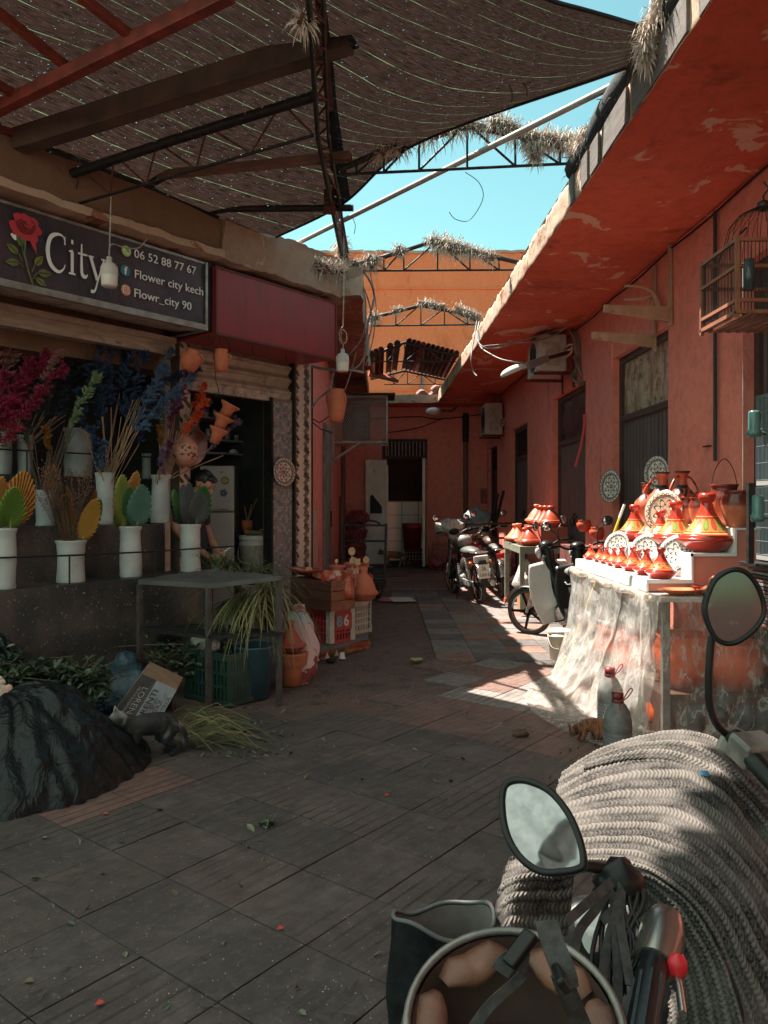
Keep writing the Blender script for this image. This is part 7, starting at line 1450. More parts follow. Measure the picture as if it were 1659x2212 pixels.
for k in range(-12, n):
    for sg in (1, -1):
        p0 = k*.036; pts = []
        for (t) in (0, 1): pts.append((p0+t*H_*.6, t*H_))
        (ax_, az_), (bx2, bz2) = pts
        if bx2 < 0 or ax_ > W_: continue
        if ax_ < 0: f = -ax_/(bx2-ax_); az_ = f*H_; ax_ = 0
        if bx2 > W_: f = (W_-p0)/(H_*.6); bz2 = f*H_; bx2 = W_
        X_ = (lambda q: x0+q) if sg > 0 else (lambda q: x1-q); m.tube([(X_(ax_), y0-.002*sg, z0+az_), (X_(bx2), y0-.002*sg, z0+bz2)], .0045, 4, caps=False)
m.build('mesh', fm_, o); m = MB(); m.box((x0-.0,y0-.12,z1+.02),(x1+.14,y1,z1+.05)); m.build('cover', M['black_steel'], o)
m = MB(); m.box((x0+.15,y0+.15,z0+.06),(x0+.62,y1-.1,z1-.15)); m.build('machine', mk('dim_machine', (.10,.10,.10), (.05,.05,.05), 4, .5), o, bevel=.02)
# bird cages
def wires(mb, a, b, c, d, n1, n2, r=.0022, mi=0):
    a, b, c, d = map(Vector, (a, b, c, d))
    for k in range(n1+1): mb.tube([a.lerp(b, k/n1), d.lerp(c, k/n1)], r, 4, mi, caps=False)
    for k in range(n2+1): mb.tube([a.lerp(d, k/n2), b.lerp(c, k/n2)], r, 4, mi, caps=False)
wood_c = mk('cage_wood', (.30,.115,.06), (.2,.07,.04), 8, .6); wirem = mk('cage_wire', (.05,.04,.035), None, rough=.5, metal=.5, bump=0)
o = thing('bird_cage', 'wooden bird cage with a domed wire top hanging high on the right', 'bird cage', (2.0,4.2,2.52), 0, 'bird cages'); x0, x1, y0, y1 = 1.86, 2.36, 4.05, 4.5; z0, z1 = 2.50, 2.88; m = MB()
for z in (2.50, 2.56, 2.74, 2.88):
    m.bar((x0,y0,z),(x1,y0,z), .018); m.bar((x0,y1,z),(x1,y1,z), .018); m.bar((x0,y0,z),(x0,y1,z), .018); m.bar((x1,y0,z),(x1,y1,z), .018)
for k in range(10): m.bar((x0+k*.055,y0-.02,2.495),(x0+k*.055,y1+.02,2.495), .02, .014)
for x, y in ((x0,y0),(x1,y0),(x0,y1),(x1,y1)): m.bar((x,y,2.47),(x,y,2.90), .02)
m.build('wooden_frame', wood_c, o); m = MB(); wires(m, (x0,y0,z0),(x1,y0,z0),(x1,y0,z1),(x0,y0,z1), 26, 1); wires(m, (x0,y0,z0),(x0,y1,z0),(x0,y1,z1),(x0,y0,z1), 24, 1); wires(m, (x0,y1,z0),(x1,y1,z0),(x1,y1,z1),(x0,y1,z1), 26, 1)
cx, cy = (x0+x1)/2, (y0+y1)/2
for k in range(26):
    a = 6.283*k/26; m.tube([(cx+.2*math.cos(a)*s, cy+.2*math.sin(a)*s, 2.89+h) for s, h in ((1,0),(1,.06),(.9,.14),(.65,.20),(.3,.235),(0,.245))], .002, 4, caps=False)
m.tube([(cx,cy,3.13),(cx,cy,3.2),(cx+.03,cy,3.24),(cx,cy,3.28)], .006, 5); m.lathe([(0,3.12),(.03,3.12),(.035,3.16),(0,3.18)], (cx,cy,0), 12); m.build('wires', wirem, o)
m = MB(); m.lathe([(0,0),(.024,0),(.024,.16),(0,.16)], (1.90,4.0,2.60), 12); m.build('drinker', mk('drinker_dark', (.04,.06,.065), None, rough=.2), o)
# stacked wire cages at the right edge
gw = mk('blue_grey_wire', (.16,.20,.22), None, rough=.4, metal=.4, bump=0)
for k, (z0, z1, l_) in enumerate(((1.62,2.10,'upper grey wire bird cage at the right edge'),(1.20,1.58,'lower grey wire bird cage at the right edge'))):
    x0, x1, y0, y1 = 2.13, 2.45, 4.1, 4.4; o = thing('bird_cage', l_, 'bird cage', (x0,y0,z0), 0, 'bird cages'); m = MB(); wires(m, (x0,y0,z0),(x1,y0,z0),(x1,y0,z1),(x0,y0,z1), 20, 5); wires(m, (x0,y0,z0),(x0,y1,z0),(x0,y1,z1),(x0,y0,z1), 20, 5); wires(m, (x0,y0,z1),(x1,y0,z1),(x1,y1,z1),(x0,y1,z1), 20, 2); m.build('wires', gw, o)
    m = MB(); m.box((x0,y0,z0-.03),(x1,y1,z0-.002)); m.build('tray', mk('tray_grey', (.25,.24,.23), None), o)
for k, (u, vt, vb, l_) in enumerate(((1629,883,944,'upper green water bottle clipped to the wire cages'),(1637,1068,1127,'lower green water bottle clipped to the wire cages'))):
    b = P(u, vb, 4.12); o = thing('water_bottle', l_, 'bottle', b, 0, 'green cage bottles'); m = MB(); m.lathe([(0,0),(.034,0),(.037,.02),(.037,.035),(.030,.04),(.030,.125),(.026,.14),(0,.145)], b, 20); m.build('body', mk('green_bottle', (.10,.22,.20), (.07,.15,.14), 4, .15), o); m = MB(); m.tube([b+Vector((.035,0,.02)), b+Vector((.08,.05,.02))], .012, 6); m.build('spout', gw, o)
# basket below the cages
m = MB(); o = thing('wicker_crate', 'stack of striped woven crates at the right edge beside the stall', 'basket', P(1640,1250,4.1))
for k in range(16): z = 1.12-k*.02; m.box((2.06,3.95,z),(2.4,4.35,z+.013), k % 3)
m.build('weave', [mk('weave_a', (.20,.06,.05), (.10,.05,.05), 30, .6), mk('weave_b', (.12,.14,.17), (.3,.2,.16), 30, .6), mk('weave_c', (.05,.045,.045), None)], o); m = MB(); m.box((2.03,3.92,1.135),(2.42,4.4,1.16)); m.build('rim', M['black'], o, bevel=.006)
m = MB(); m.bar((2.0,4.2,1.16),(2.0,4.2,1.60), .03); tag(m.build('cage_post', M['black_steel']), 'black post holding the stacked wire cages', 'post')
# ================= POTTERY STALL =================
def band_mat(name, kind):
    t = NT(name); c = t.sep(t.co('Generated')); z = c[2]; x_ = t.math('SUBTRACT', c[0], .5); y_ = t.math('SUBTRACT', c[1], .5); a = t.math('ARCTAN2', y_, x_)
    base = (.46,.035,.018)
    def band(z0, z1): return t.ramp(z, [(z0-.004, 0.0), (z0, 1.0), (z1, 1.0), (z1+.004, 0.0)])
    if kind == 'small':
        wv = t.math('ABSOLUTE', t.math('SUBTRACT', z, t.math('ADD', .24, t.math('MULTIPLY', t.math('SINE', t.math('MULTIPLY', a, 7.0)), .055)))); wv2 = t.math('ABSOLUTE', t.math('SUBTRACT', z, t.math('ADD', .24, t.math('MULTIPLY', t.math('SINE', t.math('ADD', t.math('MULTIPLY', a, 7.0), 2.2)), .05))))
        x = base
        for l_ in (t.ramp(wv, [(0, 1.0), (.018, 1.0), (.03, 0.0)]), t.ramp(wv2, [(0, 1.0), (.015, 1.0), (.028, 0.0)]), band(.34, .36), band(.40, .41), band(.12, .14)): x = t.mix(l_, x, (.55,.26,.08))
    else:
        u = t.math('FRACT', t.math('MULTIPLY', a, 14/6.2832)); ud = t.math('SUBTRACT', u, .5); zd = t.math('DIVIDE', t.math('SUBTRACT', z, .30), .30); el = t.math('ADD', t.math('MULTIPLY', t.math('MULTIPLY', ud, ud), 9.0), t.math('MULTIPLY', t.math('MULTIPLY', zd, zd), 5.5))
        al = t.math('GREATER_THAN', t.math('FRACT', t.math('MULTIPLY', a, 7/6.2832)), .5); pc = t.mix(al, (.55,.07,.03), (.20,.30,.05))
        bandc = t.mix(t.ramp(el, [(.85, 1.0), (.95, 0.0)]), (.44,.21,.06), (.08,.04,.03)); bandc = t.mix(t.ramp(el, [(.62, 1.0), (.70, 0.0)]), bandc, pc)
        if kind == 'cream': bandc = t.mix(t.ramp(t.noise(26, 2), [(.54, 0.0), (.56, 1.0)]), (.66,.45,.27), (.55,.10,.04))
        x = t.mix(band(.15, .42), base, bandc)
        for b in (band(.10, .12), band(.475, .485)): x = t.mix(b, x, (.60,.36,.12))
    t.col(x); t.set(Roughness=.22); t.set(Coat_Weight=.5, Coat_Roughness=.1); return t.m
TS, TP_, TC = band_mat('painted_small', 'small'), band_mat('painted_petals', 'petal'), band_mat('painted_cream', 'cream'); TD = mk('glossy_red_clay', (.46,.035,.018), (.38,.03,.018), 6, .22, bump=.03, coat=.5)
X0, Y0, Y1_ = 1.67, 4.65, 6.7
wb = mk('white_board', (.74,.72,.70), (.68,.66,.63), 3, .4, bump=.03, dirt=(.5,.46,.42), dsc=6, dlo=.62, dhi=.75); sb_ = mk('salmon_board', (.60,.22,.16), (.54,.19,.14), 3, .6, bump=.05)
st = thing('display_stall', 'white stepped pottery stand with salmon end panels on a plastic wrapped table', 'stall', (2.0,5.7,0))
steps = [(X0, .925, 1.0), (1.954, 1.0, 1.168), (2.23, 1.168, 1.33)]
m = MB()
for i, (x, za, zb_) in enumerate(steps):
    x1 = steps[i+1][0] if i < 2 else 2.40; m.box((x, 4.9, zb_-.012), (x1+(.0 if i == 2 else .01), Y1_, zb_)); m.box((x-.002, 4.9, za), (x+.010, Y1_, zb_-.0125))
m.build('white_steps', wb, st)
m = MB(); pts = [(X0+.011,4.902,.926),(X0+.011,4.902,.987),(1.955+.010,4.902,.987),(1.965,4.902,1.155),(2.241,4.902,1.155),(2.241,4.902,1.317),(2.40,4.902,1.317),(2.40,4.902,.926)]
m.prism(pts, (0,.01,0)); m.build('end_panel', sb_, st, recalc=True)
m = MB(); m.box((X0-.0, 4.889, .978), (1.954, 4.901, 1.002)); m.box((1.954,4.889,.98),(1.968,4.901,1.17)); m.box((1.954,4.889,1.15),(2.23,4.901,1.17)); m.box((2.23,4.889,1.15),(2.244,4.901,1.33)); m.box((2.244,4.889,1.318),(2.40,4.901,1.332)); m.box((X0-.003,4.889,.926),(X0+.012,4.901,.978)); m.build('edging', wb, st)
tl2 = thing('stall_table', 'steel framed table under the pottery steps, wrapped in clear plastic', 'table', (2.05,5.6,0)); m = MB(); m.box((X0,Y0,.89),(2.43,Y1_,.92)); m.build('tabletop', mk('table_film', (.55,.50,.46), (.40,.36,.33), 5, .3), tl2)
for x, y in ((X0+.05,Y0+.05),(2.38,Y0+.05),(X0+.05,Y1_-.05),(2.38,Y1_-.05)): m = MB(); m.box((x-.022,y-.022,0),(x+.022,y+.022,.889)); m.build('leg', M['grey_metal'], tl2)
# clear plastic wrapping with folds
def film_mat(nm_, a0, a1, a2):
    fl = NT(nm_); RD = lambda q: fl.math('SUBTRACT', 1, fl.math('MULTIPLY', fl.math('ABSOLUTE', fl.math('SUBTRACT', q, .5)), 5.0)); wr = RD(fl.noise(1, 3, .5, vec=fl.co(scale=(6,6,2.6)), dist=1.0)); wr2 = RD(fl.noise(1, 5, .65, vec=fl.co(scale=(26,26,12)), dist=.6))
    tpn = fl.n('BsdfTransparent'); tpn.inputs[0].default_value = (.93,.88,.84,1); trn = fl.n('BsdfTranslucent'); trn.inputs[0].default_value = (.80,.74,.68,1); mx = fl.n('MixShader'); mx2 = fl.n('MixShader')
    fl.col((.80,.76,.71)); fl.set(Roughness=.16); fl.b.inputs['Specular IOR Level'].default_value = .9; fl.bump(fl.math('ADD', wr, wr2), .6, .008)
    mx.inputs[0].default_value = .35; fl.l(fl.b.outputs[0], mx.inputs[1]); fl.l(trn.outputs[0], mx.inputs[2])
    fl.l(fl.ramp(fl.math('ADD', fl.math('MULTIPLY', wr, .6), fl.math('MULTIPLY', wr2, .4)), [(.40, a0), (.80, a1), (1.0, a2)]), mx2.inputs[0]); fl.l(tpn.outputs[0], mx2.inputs[1]); fl.l(mx.outputs[0], mx2.inputs[2]); fl.l(mx2.outputs[0], fl.out.inputs[0])
    return fl.m
flm = film_mat('clear_film', .2, .36, .8)
film = thing('plastic_wrap', 'crumpled clear plastic sheet wrapped round the stall table and trailing on the paving', 'plastic sheet', (1.6,5.2,0))
def film_side(a, b):        # a: far -> near along the lane side, b: top -> bottom
    y = 6.75-(6.75-4.62)*a; z = .91*(1-b)+.0; flare = .30*b**2.2*(.4+.6*math.sin(math.pi*min(1, a*1.1+.1))) ; fold = (.016*math.sin(a*46+3*noise.noise(Vector((a*6, b*2, 0))))+.012*math.sin(a*97+b*3))*(.25+b)*(.3+a) 
    return Vector((X0-.008-flare+fold-.02, y-.06*b*math.sin(a*9), max(.012, z+.012*math.sin(a*30)*(1-b))))+Vector((.02,.02,.0))*noise.noise(Vector((a*16, b*7, 2)))
def film_front(a, b):
    x = X0-.02+(2.62-X0)*a; z = .915*(1-b); gath = .018*math.sin((a*1.4+b*.55)*30+2*noise.noise(Vector((a*5, b*4, 0))))*(b*.7+.1); y = Y0-.012-.10*b*b+gath
    return Vector((x-.05*b*(1-a), y, max(.012, z)))+Vector((0,.03,0))*noise.noise(Vector((a*7, b*8, 5)))
m = MB(); m.grid(film_side, 150, 50); m.uv = None; m.build('side_sheet', film_mat('bright_film', .40, .50, .82), film, recalc=False); m = MB(); m.grid(film_front, 90, 50); m.uv = None; m.build('front_sheet', film_mat('front_film', .10, .22, .62), film, recalc=False)  # side sheet made whiter in place of sunlight, front left clearer
def trail(a, b):
    y = 6.5-1.95*a; r = .33*math.sin(math.pi*(a*.85+.12))*b; return Vector((X0-.20-.10*math.sin(math.pi*a)-r, y-.12*b*a, .02+.03*abs(noise.noise(Vector((a*14, b*5, 1))))*(1-.5*b)))
m = MB(); m.grid(trail, 90, 16); m.uv = None; m.build('trailing_sheet', flm, film, recalc=False)
m = MB(); m.tube([Vector((X0-.03-.02*math.sin(k), 6.75-k*.105, .90+.014*math.sin(k*1.7)-.10*math.sin(math.pi*min(1, k/20))*0)) for k in range(21)], [.022+.008*math.sin(k*2.1) for k in range(21)], 8); m.build('rolled_edge', flm, film)
# big pots stored under the table, seen through the plastic
om = mk('orange_pot', (.75,.13,.04), (.6,.09,.03), 4, .4, bump=.1); dkp = mk('dark_basin', (.05,.045,.045), None, rough=.4)
for k, (x, y, z, r, h, mt, l_) in enumerate([(1.95,5.0,.30,.20,.34,om,'orange pot behind the plastic left of the front leg'),(2.25,4.95,.30,.20,.30,om,'orange pot behind the plastic near the right end of the stall'),(2.0,5.0,.02,.26,.26,dkp,'dark basin low under the stall behind the plastic'),(1.95,5.7,.02,.24,.5,om,'tall orange pot in the middle under the stall'),(1.95,6.3,.02,.22,.45,om,'orange pot at the far end under the stall'),(1.86,4.98,.0,.16,.24,om,'orange pot on the ground behind the plastic at the table corner'),(2.3,4.95,.02,.2,.26,dkp,'dark basin at the right end under the stall')]):
    jar('stored_pot', l_, 'pot', Vector((x,y,z)), [(0,0),(r*.6,0),(r*.95,h*.4),(r,h*.7),(r*.8,h*.92),(r*.9,h),(r*.78,h),(r*.7,h*.85),(0,h*.3)], mt, 'pots stored under the stall')
tag((lambda mm: (mm.box((1.72,4.78,.001),(2.4,6.6,.30)), mm.build('storage_box', mk('store_dark', (.05,.03,.025), (.12,.06,.04), 4, .8)))[1])(MB()), 'dark low box on the ground under the stall table', 'box')
# small tagines on the first step
pos = [(1.775,6.60,.066),(1.79,6.36,.068),(1.79,6.18,.068),(1.79,5.98,.070),(1.79,5.78,.080),(1.87,5.66,.072),(1.79,5.52,.088),(1.79,5.24,.090),(1.80,4.99,.100)]
nm = ['farthest','second farthest','third farthest','fourth farthest','middle','rear row','fourth nearest','second nearest','nearest']
for (x, y, r), n_ in zip(pos, nm): tagine('%s small yellow patterned red tagine on the lowest stall step'%n_, (x,y,1.0), r, r*2.0, TD, TS, 'small painted tagines on the lowest step', 1.3)
for (x, y, r, mt, n_) in [(2.08,6.38,.15,TP_,'farthest tagine with petal band on the middle step'),(2.12,6.08,.13,TC,'cream banded tagine behind the others on the middle step'),(2.06,5.98,.0,TC,''),(2.08,5.78,.13,TC,'short cream banded tagine on the middle step'),(2.09,5.50,.165,TP_,'tagine with petal band standing before the tall plate'),(2.20,5.24,.13,TP_,'tagine with petal band, second from the near end'),(2.13,5.07,.19,TP_,'largest petal banded tagine at the near end of the middle step')]:
    if r: tagine(n_, (x,y,1.168), r, r*2.05, TD, mt, 'large painted tagines on the middle step', 1.35)
g_ = 'small painted plates on the stall steps'
plate('small black patterned plate leaning at the far end of the stall', (1.90,6.25,1.14), (-.75,-.60,.35), .115, PLW, g_); plate('small black patterned plate leaning in the middle of the stall', (1.92,5.62,1.14), (-.72,-.62,.35), .125, PLW, g_); plate('small black patterned plate leaning nearest the viewer on the stall', (1.955,5.13,1.15), (-.70,-.62,.35), .125, PLW, g_)
plate('tall orange and black patterned platter standing on the stall behind the tagines', (2.14,5.86,1.42), (-.80,-.60,.18), .165, PLO)
plate('black and white patterned plate hung on the red wall between two doors', (wx(6)-.06,6*1.0+.0,1.0), (-1,-.35,0), .01, PLW) if False else None
plate('black and white patterned plate hung on the red wall between two plank doors', P(1321,1051,8.05), (-.93,-.38,.05), .170, PLW); plate('black and white patterned plate hung on the plank door above the vases', P(1421,1022,6.9), (-.95,-.42,.05), .155, PLW)
# painted amphorae and glazed pots on the top step
bk_ = NT('black_pattern_clay'); c = bk_.sep(bk_.co('Generated')); nz = bk_.noise(26, 1, .4); aa = bk_.math('ARCTAN2', bk_.math('SUBTRACT', c[1], .5), bk_.math('SUBTRACT', c[0], .5)); ed = bk_.math('ADD', .58, bk_.math('MULTIPLY', bk_.math('ABSOLUTE', bk_.math('SINE', bk_.math('MULTIPLY', aa, 5.0))), .10)); lo_ = bk_.math('GREATER_THAN', c[2], bk_.math('SUBTRACT', ed, .10)); hi_ = bk_.math('LESS_THAN', c[2], ed)
x = bk_.mix(bk_.math('MULTIPLY', bk_.math('MULTIPLY', lo_, hi_), bk_.ramp(nz, [(.44, 0.0), (.47, 1.0)])), (.50,.10,.05), (.02,.02,.025)); x = bk_.mix(bk_.ramp(c[2], [(.66,0.0),(.67,1.0),(.73,1.0),(.74,0.0)]), x, (.02,.02,.022)); x = bk_.mix(bk_.ramp(c[2], [(.96,0.0),(.965,1.0)]), x, (.015,.015,.017)); bk_.col(x); bk_.set(Roughness=.4)
amp = lambda k: [(a*k, b*k) for a, b in ((0,0),(.06,0),(.08,.02),(.115,.09),(.125,.15),(.115,.20),(.075,.25),(.045,.28),(.035,.31),(.035,.36),(.055,.395),(.062,.40),(.055,.405),(.030,.36),(.03,.30),(0,.29))]
jar('painted_amphora', 'tall handled amphora with a black floral band, nearest on the top step', 'amphora', (2.32,5.98,1.33), amp(1.0), bk_.m, 'black banded amphorae', [(0.3,.04,.36,.10,.22,.045),(-2.6,.04,.36,.10,.22,.045)]); jar('painted_amphora', 'amphora with a black floral band behind the tall platter', 'amphora', (2.31,6.38,1.33), amp(1.02), bk_.m, 'black banded amphorae', [(2.6,.04,.36,.10,.22,.045)]); jar('painted_amphora', 'smallest black rimmed amphora at the far end of the top step', 'amphora', (2.25,6.6,1.33), amp(.82), bk_.m, 'black banded amphorae')
gp = NT('half_glazed_pot'); z = gp.sep(gp.co('Generated'))[2]; x = gp.mix(gp.ramp(gp.math('ADD', z, gp.math('MULTIPLY', gp.noise(6), .12)), [(.62, 0.0), (.70, 1.0)]), gp.mix(gp.ramp(gp.noise(12), [(.4, 0.0), (.6, 1.0)]), (.52,.16,.08), (.42,.11,.055)), (.16,.03,.02)); gp.col(x); gp.set(Roughness=gp.ramp(z, [(.6, .55), (.72, .15)]))
def gpot(k, h): return [(0,0),(.05*k,0),(.06*k,.01),(.085*k,h*.3),(.10*k,h*.6),(.10*k,h*.75),(.078*k,h*.88),(.085*k,h*.95),(.092*k,h),(.075*k,h),(.07*k,h*.88),(.085*k,h*.6),(0,h*.1)]
for (x, y, k, h, l_, hd) in [(2.28,5.78,.66,.20,'small half glazed pot beside the amphora',0),(2.30,5.62,.70,.20,'small half glazed handled pot, second beside the amphora',1),(2.30,5.20,.0,0,'',0),(2.33,5.46,.78,.21,'medium half glazed pot left of the two big ones',1),(2.31,5.22,1.02,.285,'tall half glazed pot with a wire hanger on the top step',0),(2.29,4.98,1.02,.24,'big half glazed handled pot at the near end of the top step',1)]:
    if k: jar('glazed_pot', l_, 'pot', (x,y,1.33), gpot(k, h), gp.m, 'half glazed pots on the top step', [(-.5,.085*k,h*.9,.10*k,h*.6,.022)] if hd else ())
m = MB(); m.tube(spline([(2.22,5.22,1.60),(2.25,5.22,1.72),(2.31,5.22,1.79),(2.37,5.22,1.72),(2.40,5.22,1.60)], 12), .003, 5); tag(m.build('wire_hanger', M['black_steel']), 'thin wire hoop over the tall half glazed pot', 'wire')
# bowls at the near edge of the table
bo = mk('orange_bowl', (.66,.19,.08), (.56,.14,.055), 7, .35, bump=.05)
def ladle_bowl(label, c, r, tail, mt):
    o = thing('serving_dish', label, 'dish', c, 0, 'boat shaped clay dishes on the table edge'); c = Vector(c); m = MB(); m.X = Matrix.Translation(c) @ Matrix.Rotation(.15,4,'Z'); m.lathe([(0,0),(r*.5,0),(r,r*.26),(r*1.02,r*.30),(r*.94,r*.28),(r*.45,r*.06),(0,r*.05)], n=30, sx=1.35, sy=.75); m.build('dish', mt, o)
    if tail: m = MB(); m.tube(spline([c+Vector((r*1.1,0,r*.16)), c+Vector((r*1.55,0,r*.42)), c+Vector((r*1.72,0,r*.85)), c+Vector((r*1.88,0,r*1.0))], 12), [.03]*4+[.022]*5+[.016]*4, 8, flat=.6); m.build('handle', mt, o)
ladle_bowl('orange clay dish with an upturned handle at the corner of the stall table', (1.84,4.76,.925), .11, True, bo); ladle_bowl('orange boat shaped clay dish half behind the round mirror', (2.08,4.76,.925), .11, False, bo); ladle_bowl('dark red clay dish behind the orange ones on the table', (2.12,4.84,.93), .14, False, TD)
# bucket, brooms, bottles
bucket('dirty cream lidded bucket on the paving below the scooter', G(1209,1424), .110, .27, mk('cream_bucket', (.62,.52,.42), (.52,.42,.34), 6, .5, dirt=(.3,.2,.14), dsc=8), True)
o = thing('broom', 'broom with a yellow handle and green bristles leaning on the stall', 'broom', G(1210,1442), 0, 'brooms leaning on the stall'); m = MB(); m.tube([P(1222,1432,7.0), P(1348,1093,6.85)], .011, 8); m.build('handle', mk('yellow_handle', (.55,.50,.05), None, rough=.4), o); m = MB(); m.tube([P(1338,1119,6.84), P(1349,1090,6.84)], .0125, 8); m.build('grip', M['white_paint'], o); m = MB(); c = P(1216,1432,6.95); m.tube([P(1226,1420,6.95), P(1206,1440,6.95)], .026, 8); m.build('head', mk('lime_head', (.40,.50,.22), None), o)
m = MB(); hairs(m, [P(1222,1436,6.95), P(1196,1444,6.95)], 500, .075, .02, droop=1.2, w=.003); m.build('bristles', mk('green_bristle', (.10,.36,.20), (.16,.45,.28), 30, .6), o)
o = thing('squeegee', 'squeegee with a teal pole leaning on the corner of the stall', 'squeegee', G(1222,1460), 0, 'brooms leaning on the stall'); m = MB(); m.tube([P(1226,1450,6.7), P(1248,1242,6.75)], .013, 8); m.build('handle', mk('teal_pole', (.02,.16,.20), None, rough=.4), o); m = MB(); a, b = P(1230,1440,6.65), P(1214,1478,6.4); m.bar(a, b, .06, .03); m.bar(a, a+Vector((0,0,.07)), .05, .03); m.build('head', mk('worn_wood', (.25,.15,.11), (.12,.07,.05), 12, .8), o)
def jug5(label, c, s, mt):
    o = thing('water_jug', label, 'bottle', c, 0, 'big clear plastic water jugs'); c = Vector(c); pr = [(0,0),(.066,0),(.074,.012)]
    for k in range(7): z = .03+k*.019; pr += [(.074,z),(.0705,z+.008),(.074,z+.014)]
    pr += [(.074,.18),(.072,.21),(.062,.255),(.042,.29),(.026,.305),(.024,.325)]; pr = [(a*s, b*s) for a, b in pr]; m = MB(); m.lathe(pr, c, 36); m.build('body', mt, o)
    m = MB(); m.lathe([(.027*s,.318*s),(.030*s,.32*s),(.030*s,.352*s),(0,.354*s)], c, 20); m.lathe([(.030*s,.300*s),(.033*s,.306*s),(.030*s,.314*s)], c, 20); m.build('cap', mk('maroon_cap', (.16,.018,.02), None, rough=.35), o)
    m = MB(); q = c+Vector((0,-.03*s,.31*s)); m.tube(spline([q, q+Vector((.04,0,.02)), q+Vector((.075,0,.065)), q+Vector((.06,0,.075)), q+Vector((.02,.0,.01))], 14), .0035, 6); m.tube(spline([q+Vector((-.005,-.01,0)), q+Vector((.0,-.03,-.06)), q+Vector((-.012,-.045,-.13))], 10), .003, 5); m.build('cord', mk('red_cord', (.35,.04,.03), None), o)
jw = NT('cloudy_jug'); jw.col(jw.mix(jw.ramp(jw.noise(18, 6, .7), [(.4, 0.0), (.7, 1.0)]), (.30,.29,.28), (.17,.155,.145))); jw.set(Roughness=.12, Transmission_Weight=.35, IOR=1.2); jw.bump(jw.noise(14, 3), .25, .01)
jug5('cloudy water jug with a maroon cap standing behind the nearer jug', G(1327,1580)+Vector((.0,.10,0)), 1.12, jw.m); jug5('cloudy water jug with a maroon cap and red cord, nearest the viewer', G(1341,1650)+Vector((0,.06,0)), 1.12, jw.m)
m = MB(); q = [G(1380,1600)+Vector((.05*k,.03*math.sin(k),.03)) for k in range(16)]; m.tube(q, [.02+.008*math.sin(k*1.3) for k in range(16)], 8); tag(m.build('rag_roll', mk('brown_rag', (.12,.085,.07), (.06,.045,.04), 14, .9, bump=1)), 'dirty brown rag rolled along the foot of the plastic wrap', 'rag')
# ================= SECOND TAGINE TABLE =================
tg = thing('tagine_table', 'worn green steel table loaded with plain tagines between the motorcycles', 'table', (2.05,10.6,0)); gm_ = mk('worn_green_steel', (.22,.23,.17), (.16,.16,.12), 6, .6, dirt=(.2,.12,.08), dsc=8)
m = MB(); m.box((1.77,10.0,.82),(2.40,11.3,.91)); m.build('tabletop', gm_, tg)
for x, y in ((1.80,10.03),(2.36,10.03),(1.80,11.26),(2.36,11.26)): m = MB(); m.box((x-.03,y-.03,.05),(x+.03,y+.03,.819)); m.build('leg', gm_, tg)
m = MB(); m.box((2.05,10.05,.911),(2.40,11.25,1.16)); m.build('raised_shelf', mk('red_shelf', (.32,.07,.045), None), tg)
m = MB(); m.tube([(1.79,11.2,.03),(1.80,11.2,.09)], .05, 10); m.build('caster', mk('orange_caster', (.6,.08,.03), None), tg)
ot = mk('orange_clay', (.64,.18,.09), (.56,.14,.07), 5, .45); ot2 = mk('deep_red_clay', (.50,.085,.04), (.42,.06,.03), 5, .3)
for k, (x, y, z, r, mt, l_) in enumerate([(1.90,11.15,.912,.15,ot,'pale orange tagine at the far front corner of the green table'),(1.90,10.85,.912,.16,ot,'orange tagine, second from the far corner of the green table'),(1.92,10.5,.912,.13,ot2,'deep red tagine, third along the front of the green table'),(1.93,10.2,.912,.15,ot2,'deep red round tagine at the near front of the green table'),(2.2,11.05,1.162,.17,ot,'palest tagine, highest at the back of the green table'),(2.2,10.75,1.162,.16,ot2,'red tagine, second in the back row of the green table'),(2.2,10.45,1.162,.16,ot2,'red tagine, third in the back row of the green table'),(2.2,10.15,1.162,.16,ot2,'rounded red tagine, nearest in the back row of the green table')]):
    tagine(l_, (x,y,z), r, r*1.75, ot2 if k % 2 else ot, mt, 'plain tagines on the green table', .8 if k in (3,4,7) else 1.1)
for k, (u, v, d, r) in enumerate(((1300,1150,8.9,.07),(1316,1120,8.9,.055),(1290,1165,8.7,.09),(1262,1148,9.2,.09))):
    c = P(u, v, d); jar('clay_pot', ['stacked small clay pot beside the second scooter','upper small clay pot beside the second scooter','wide clay pot beside the second scooter','round clay pot between the scooters'][k], 'pot', c, potprof(r, r*1.5, .7, .8), ot2, 'clay pots behind the second scooter')
tag((lambda mm: (mm.box((2.15,8.4,0),(2.44,9.4,.98)), mm.build('pot_cabinet', mk('dark_red_cabinet', (.16,.04,.03), (.10,.03,.025), 5, .7)))[1])(MB()), 'dark red cabinet against the wall holding small clay pots', 'cabinet')
# things under the green table
o = thing('sack', 'crumpled white plastic sack stuffed under the green table', 'sack', (1.9,10.6,.3)); m = MB(); m.ball((1.93,10.4,.42), .17, 0, 22, (1,1,1.3), .5); m.build('sack', mk('white_sack', (.62,.56,.52), (.5,.42,.38), 8, .5, bump=.6, bs=14, bd=.03), o)
o = thing('cardboard_box', 'orange brown carton on the ground under the green table', 'box', (1.95,10.3,0)); m = MB(); m.box((1.85,10.2,0),(2.2,10.7,.28)); m.build('carton', mk('orange_carton', (.42,.17,.08), None), o)
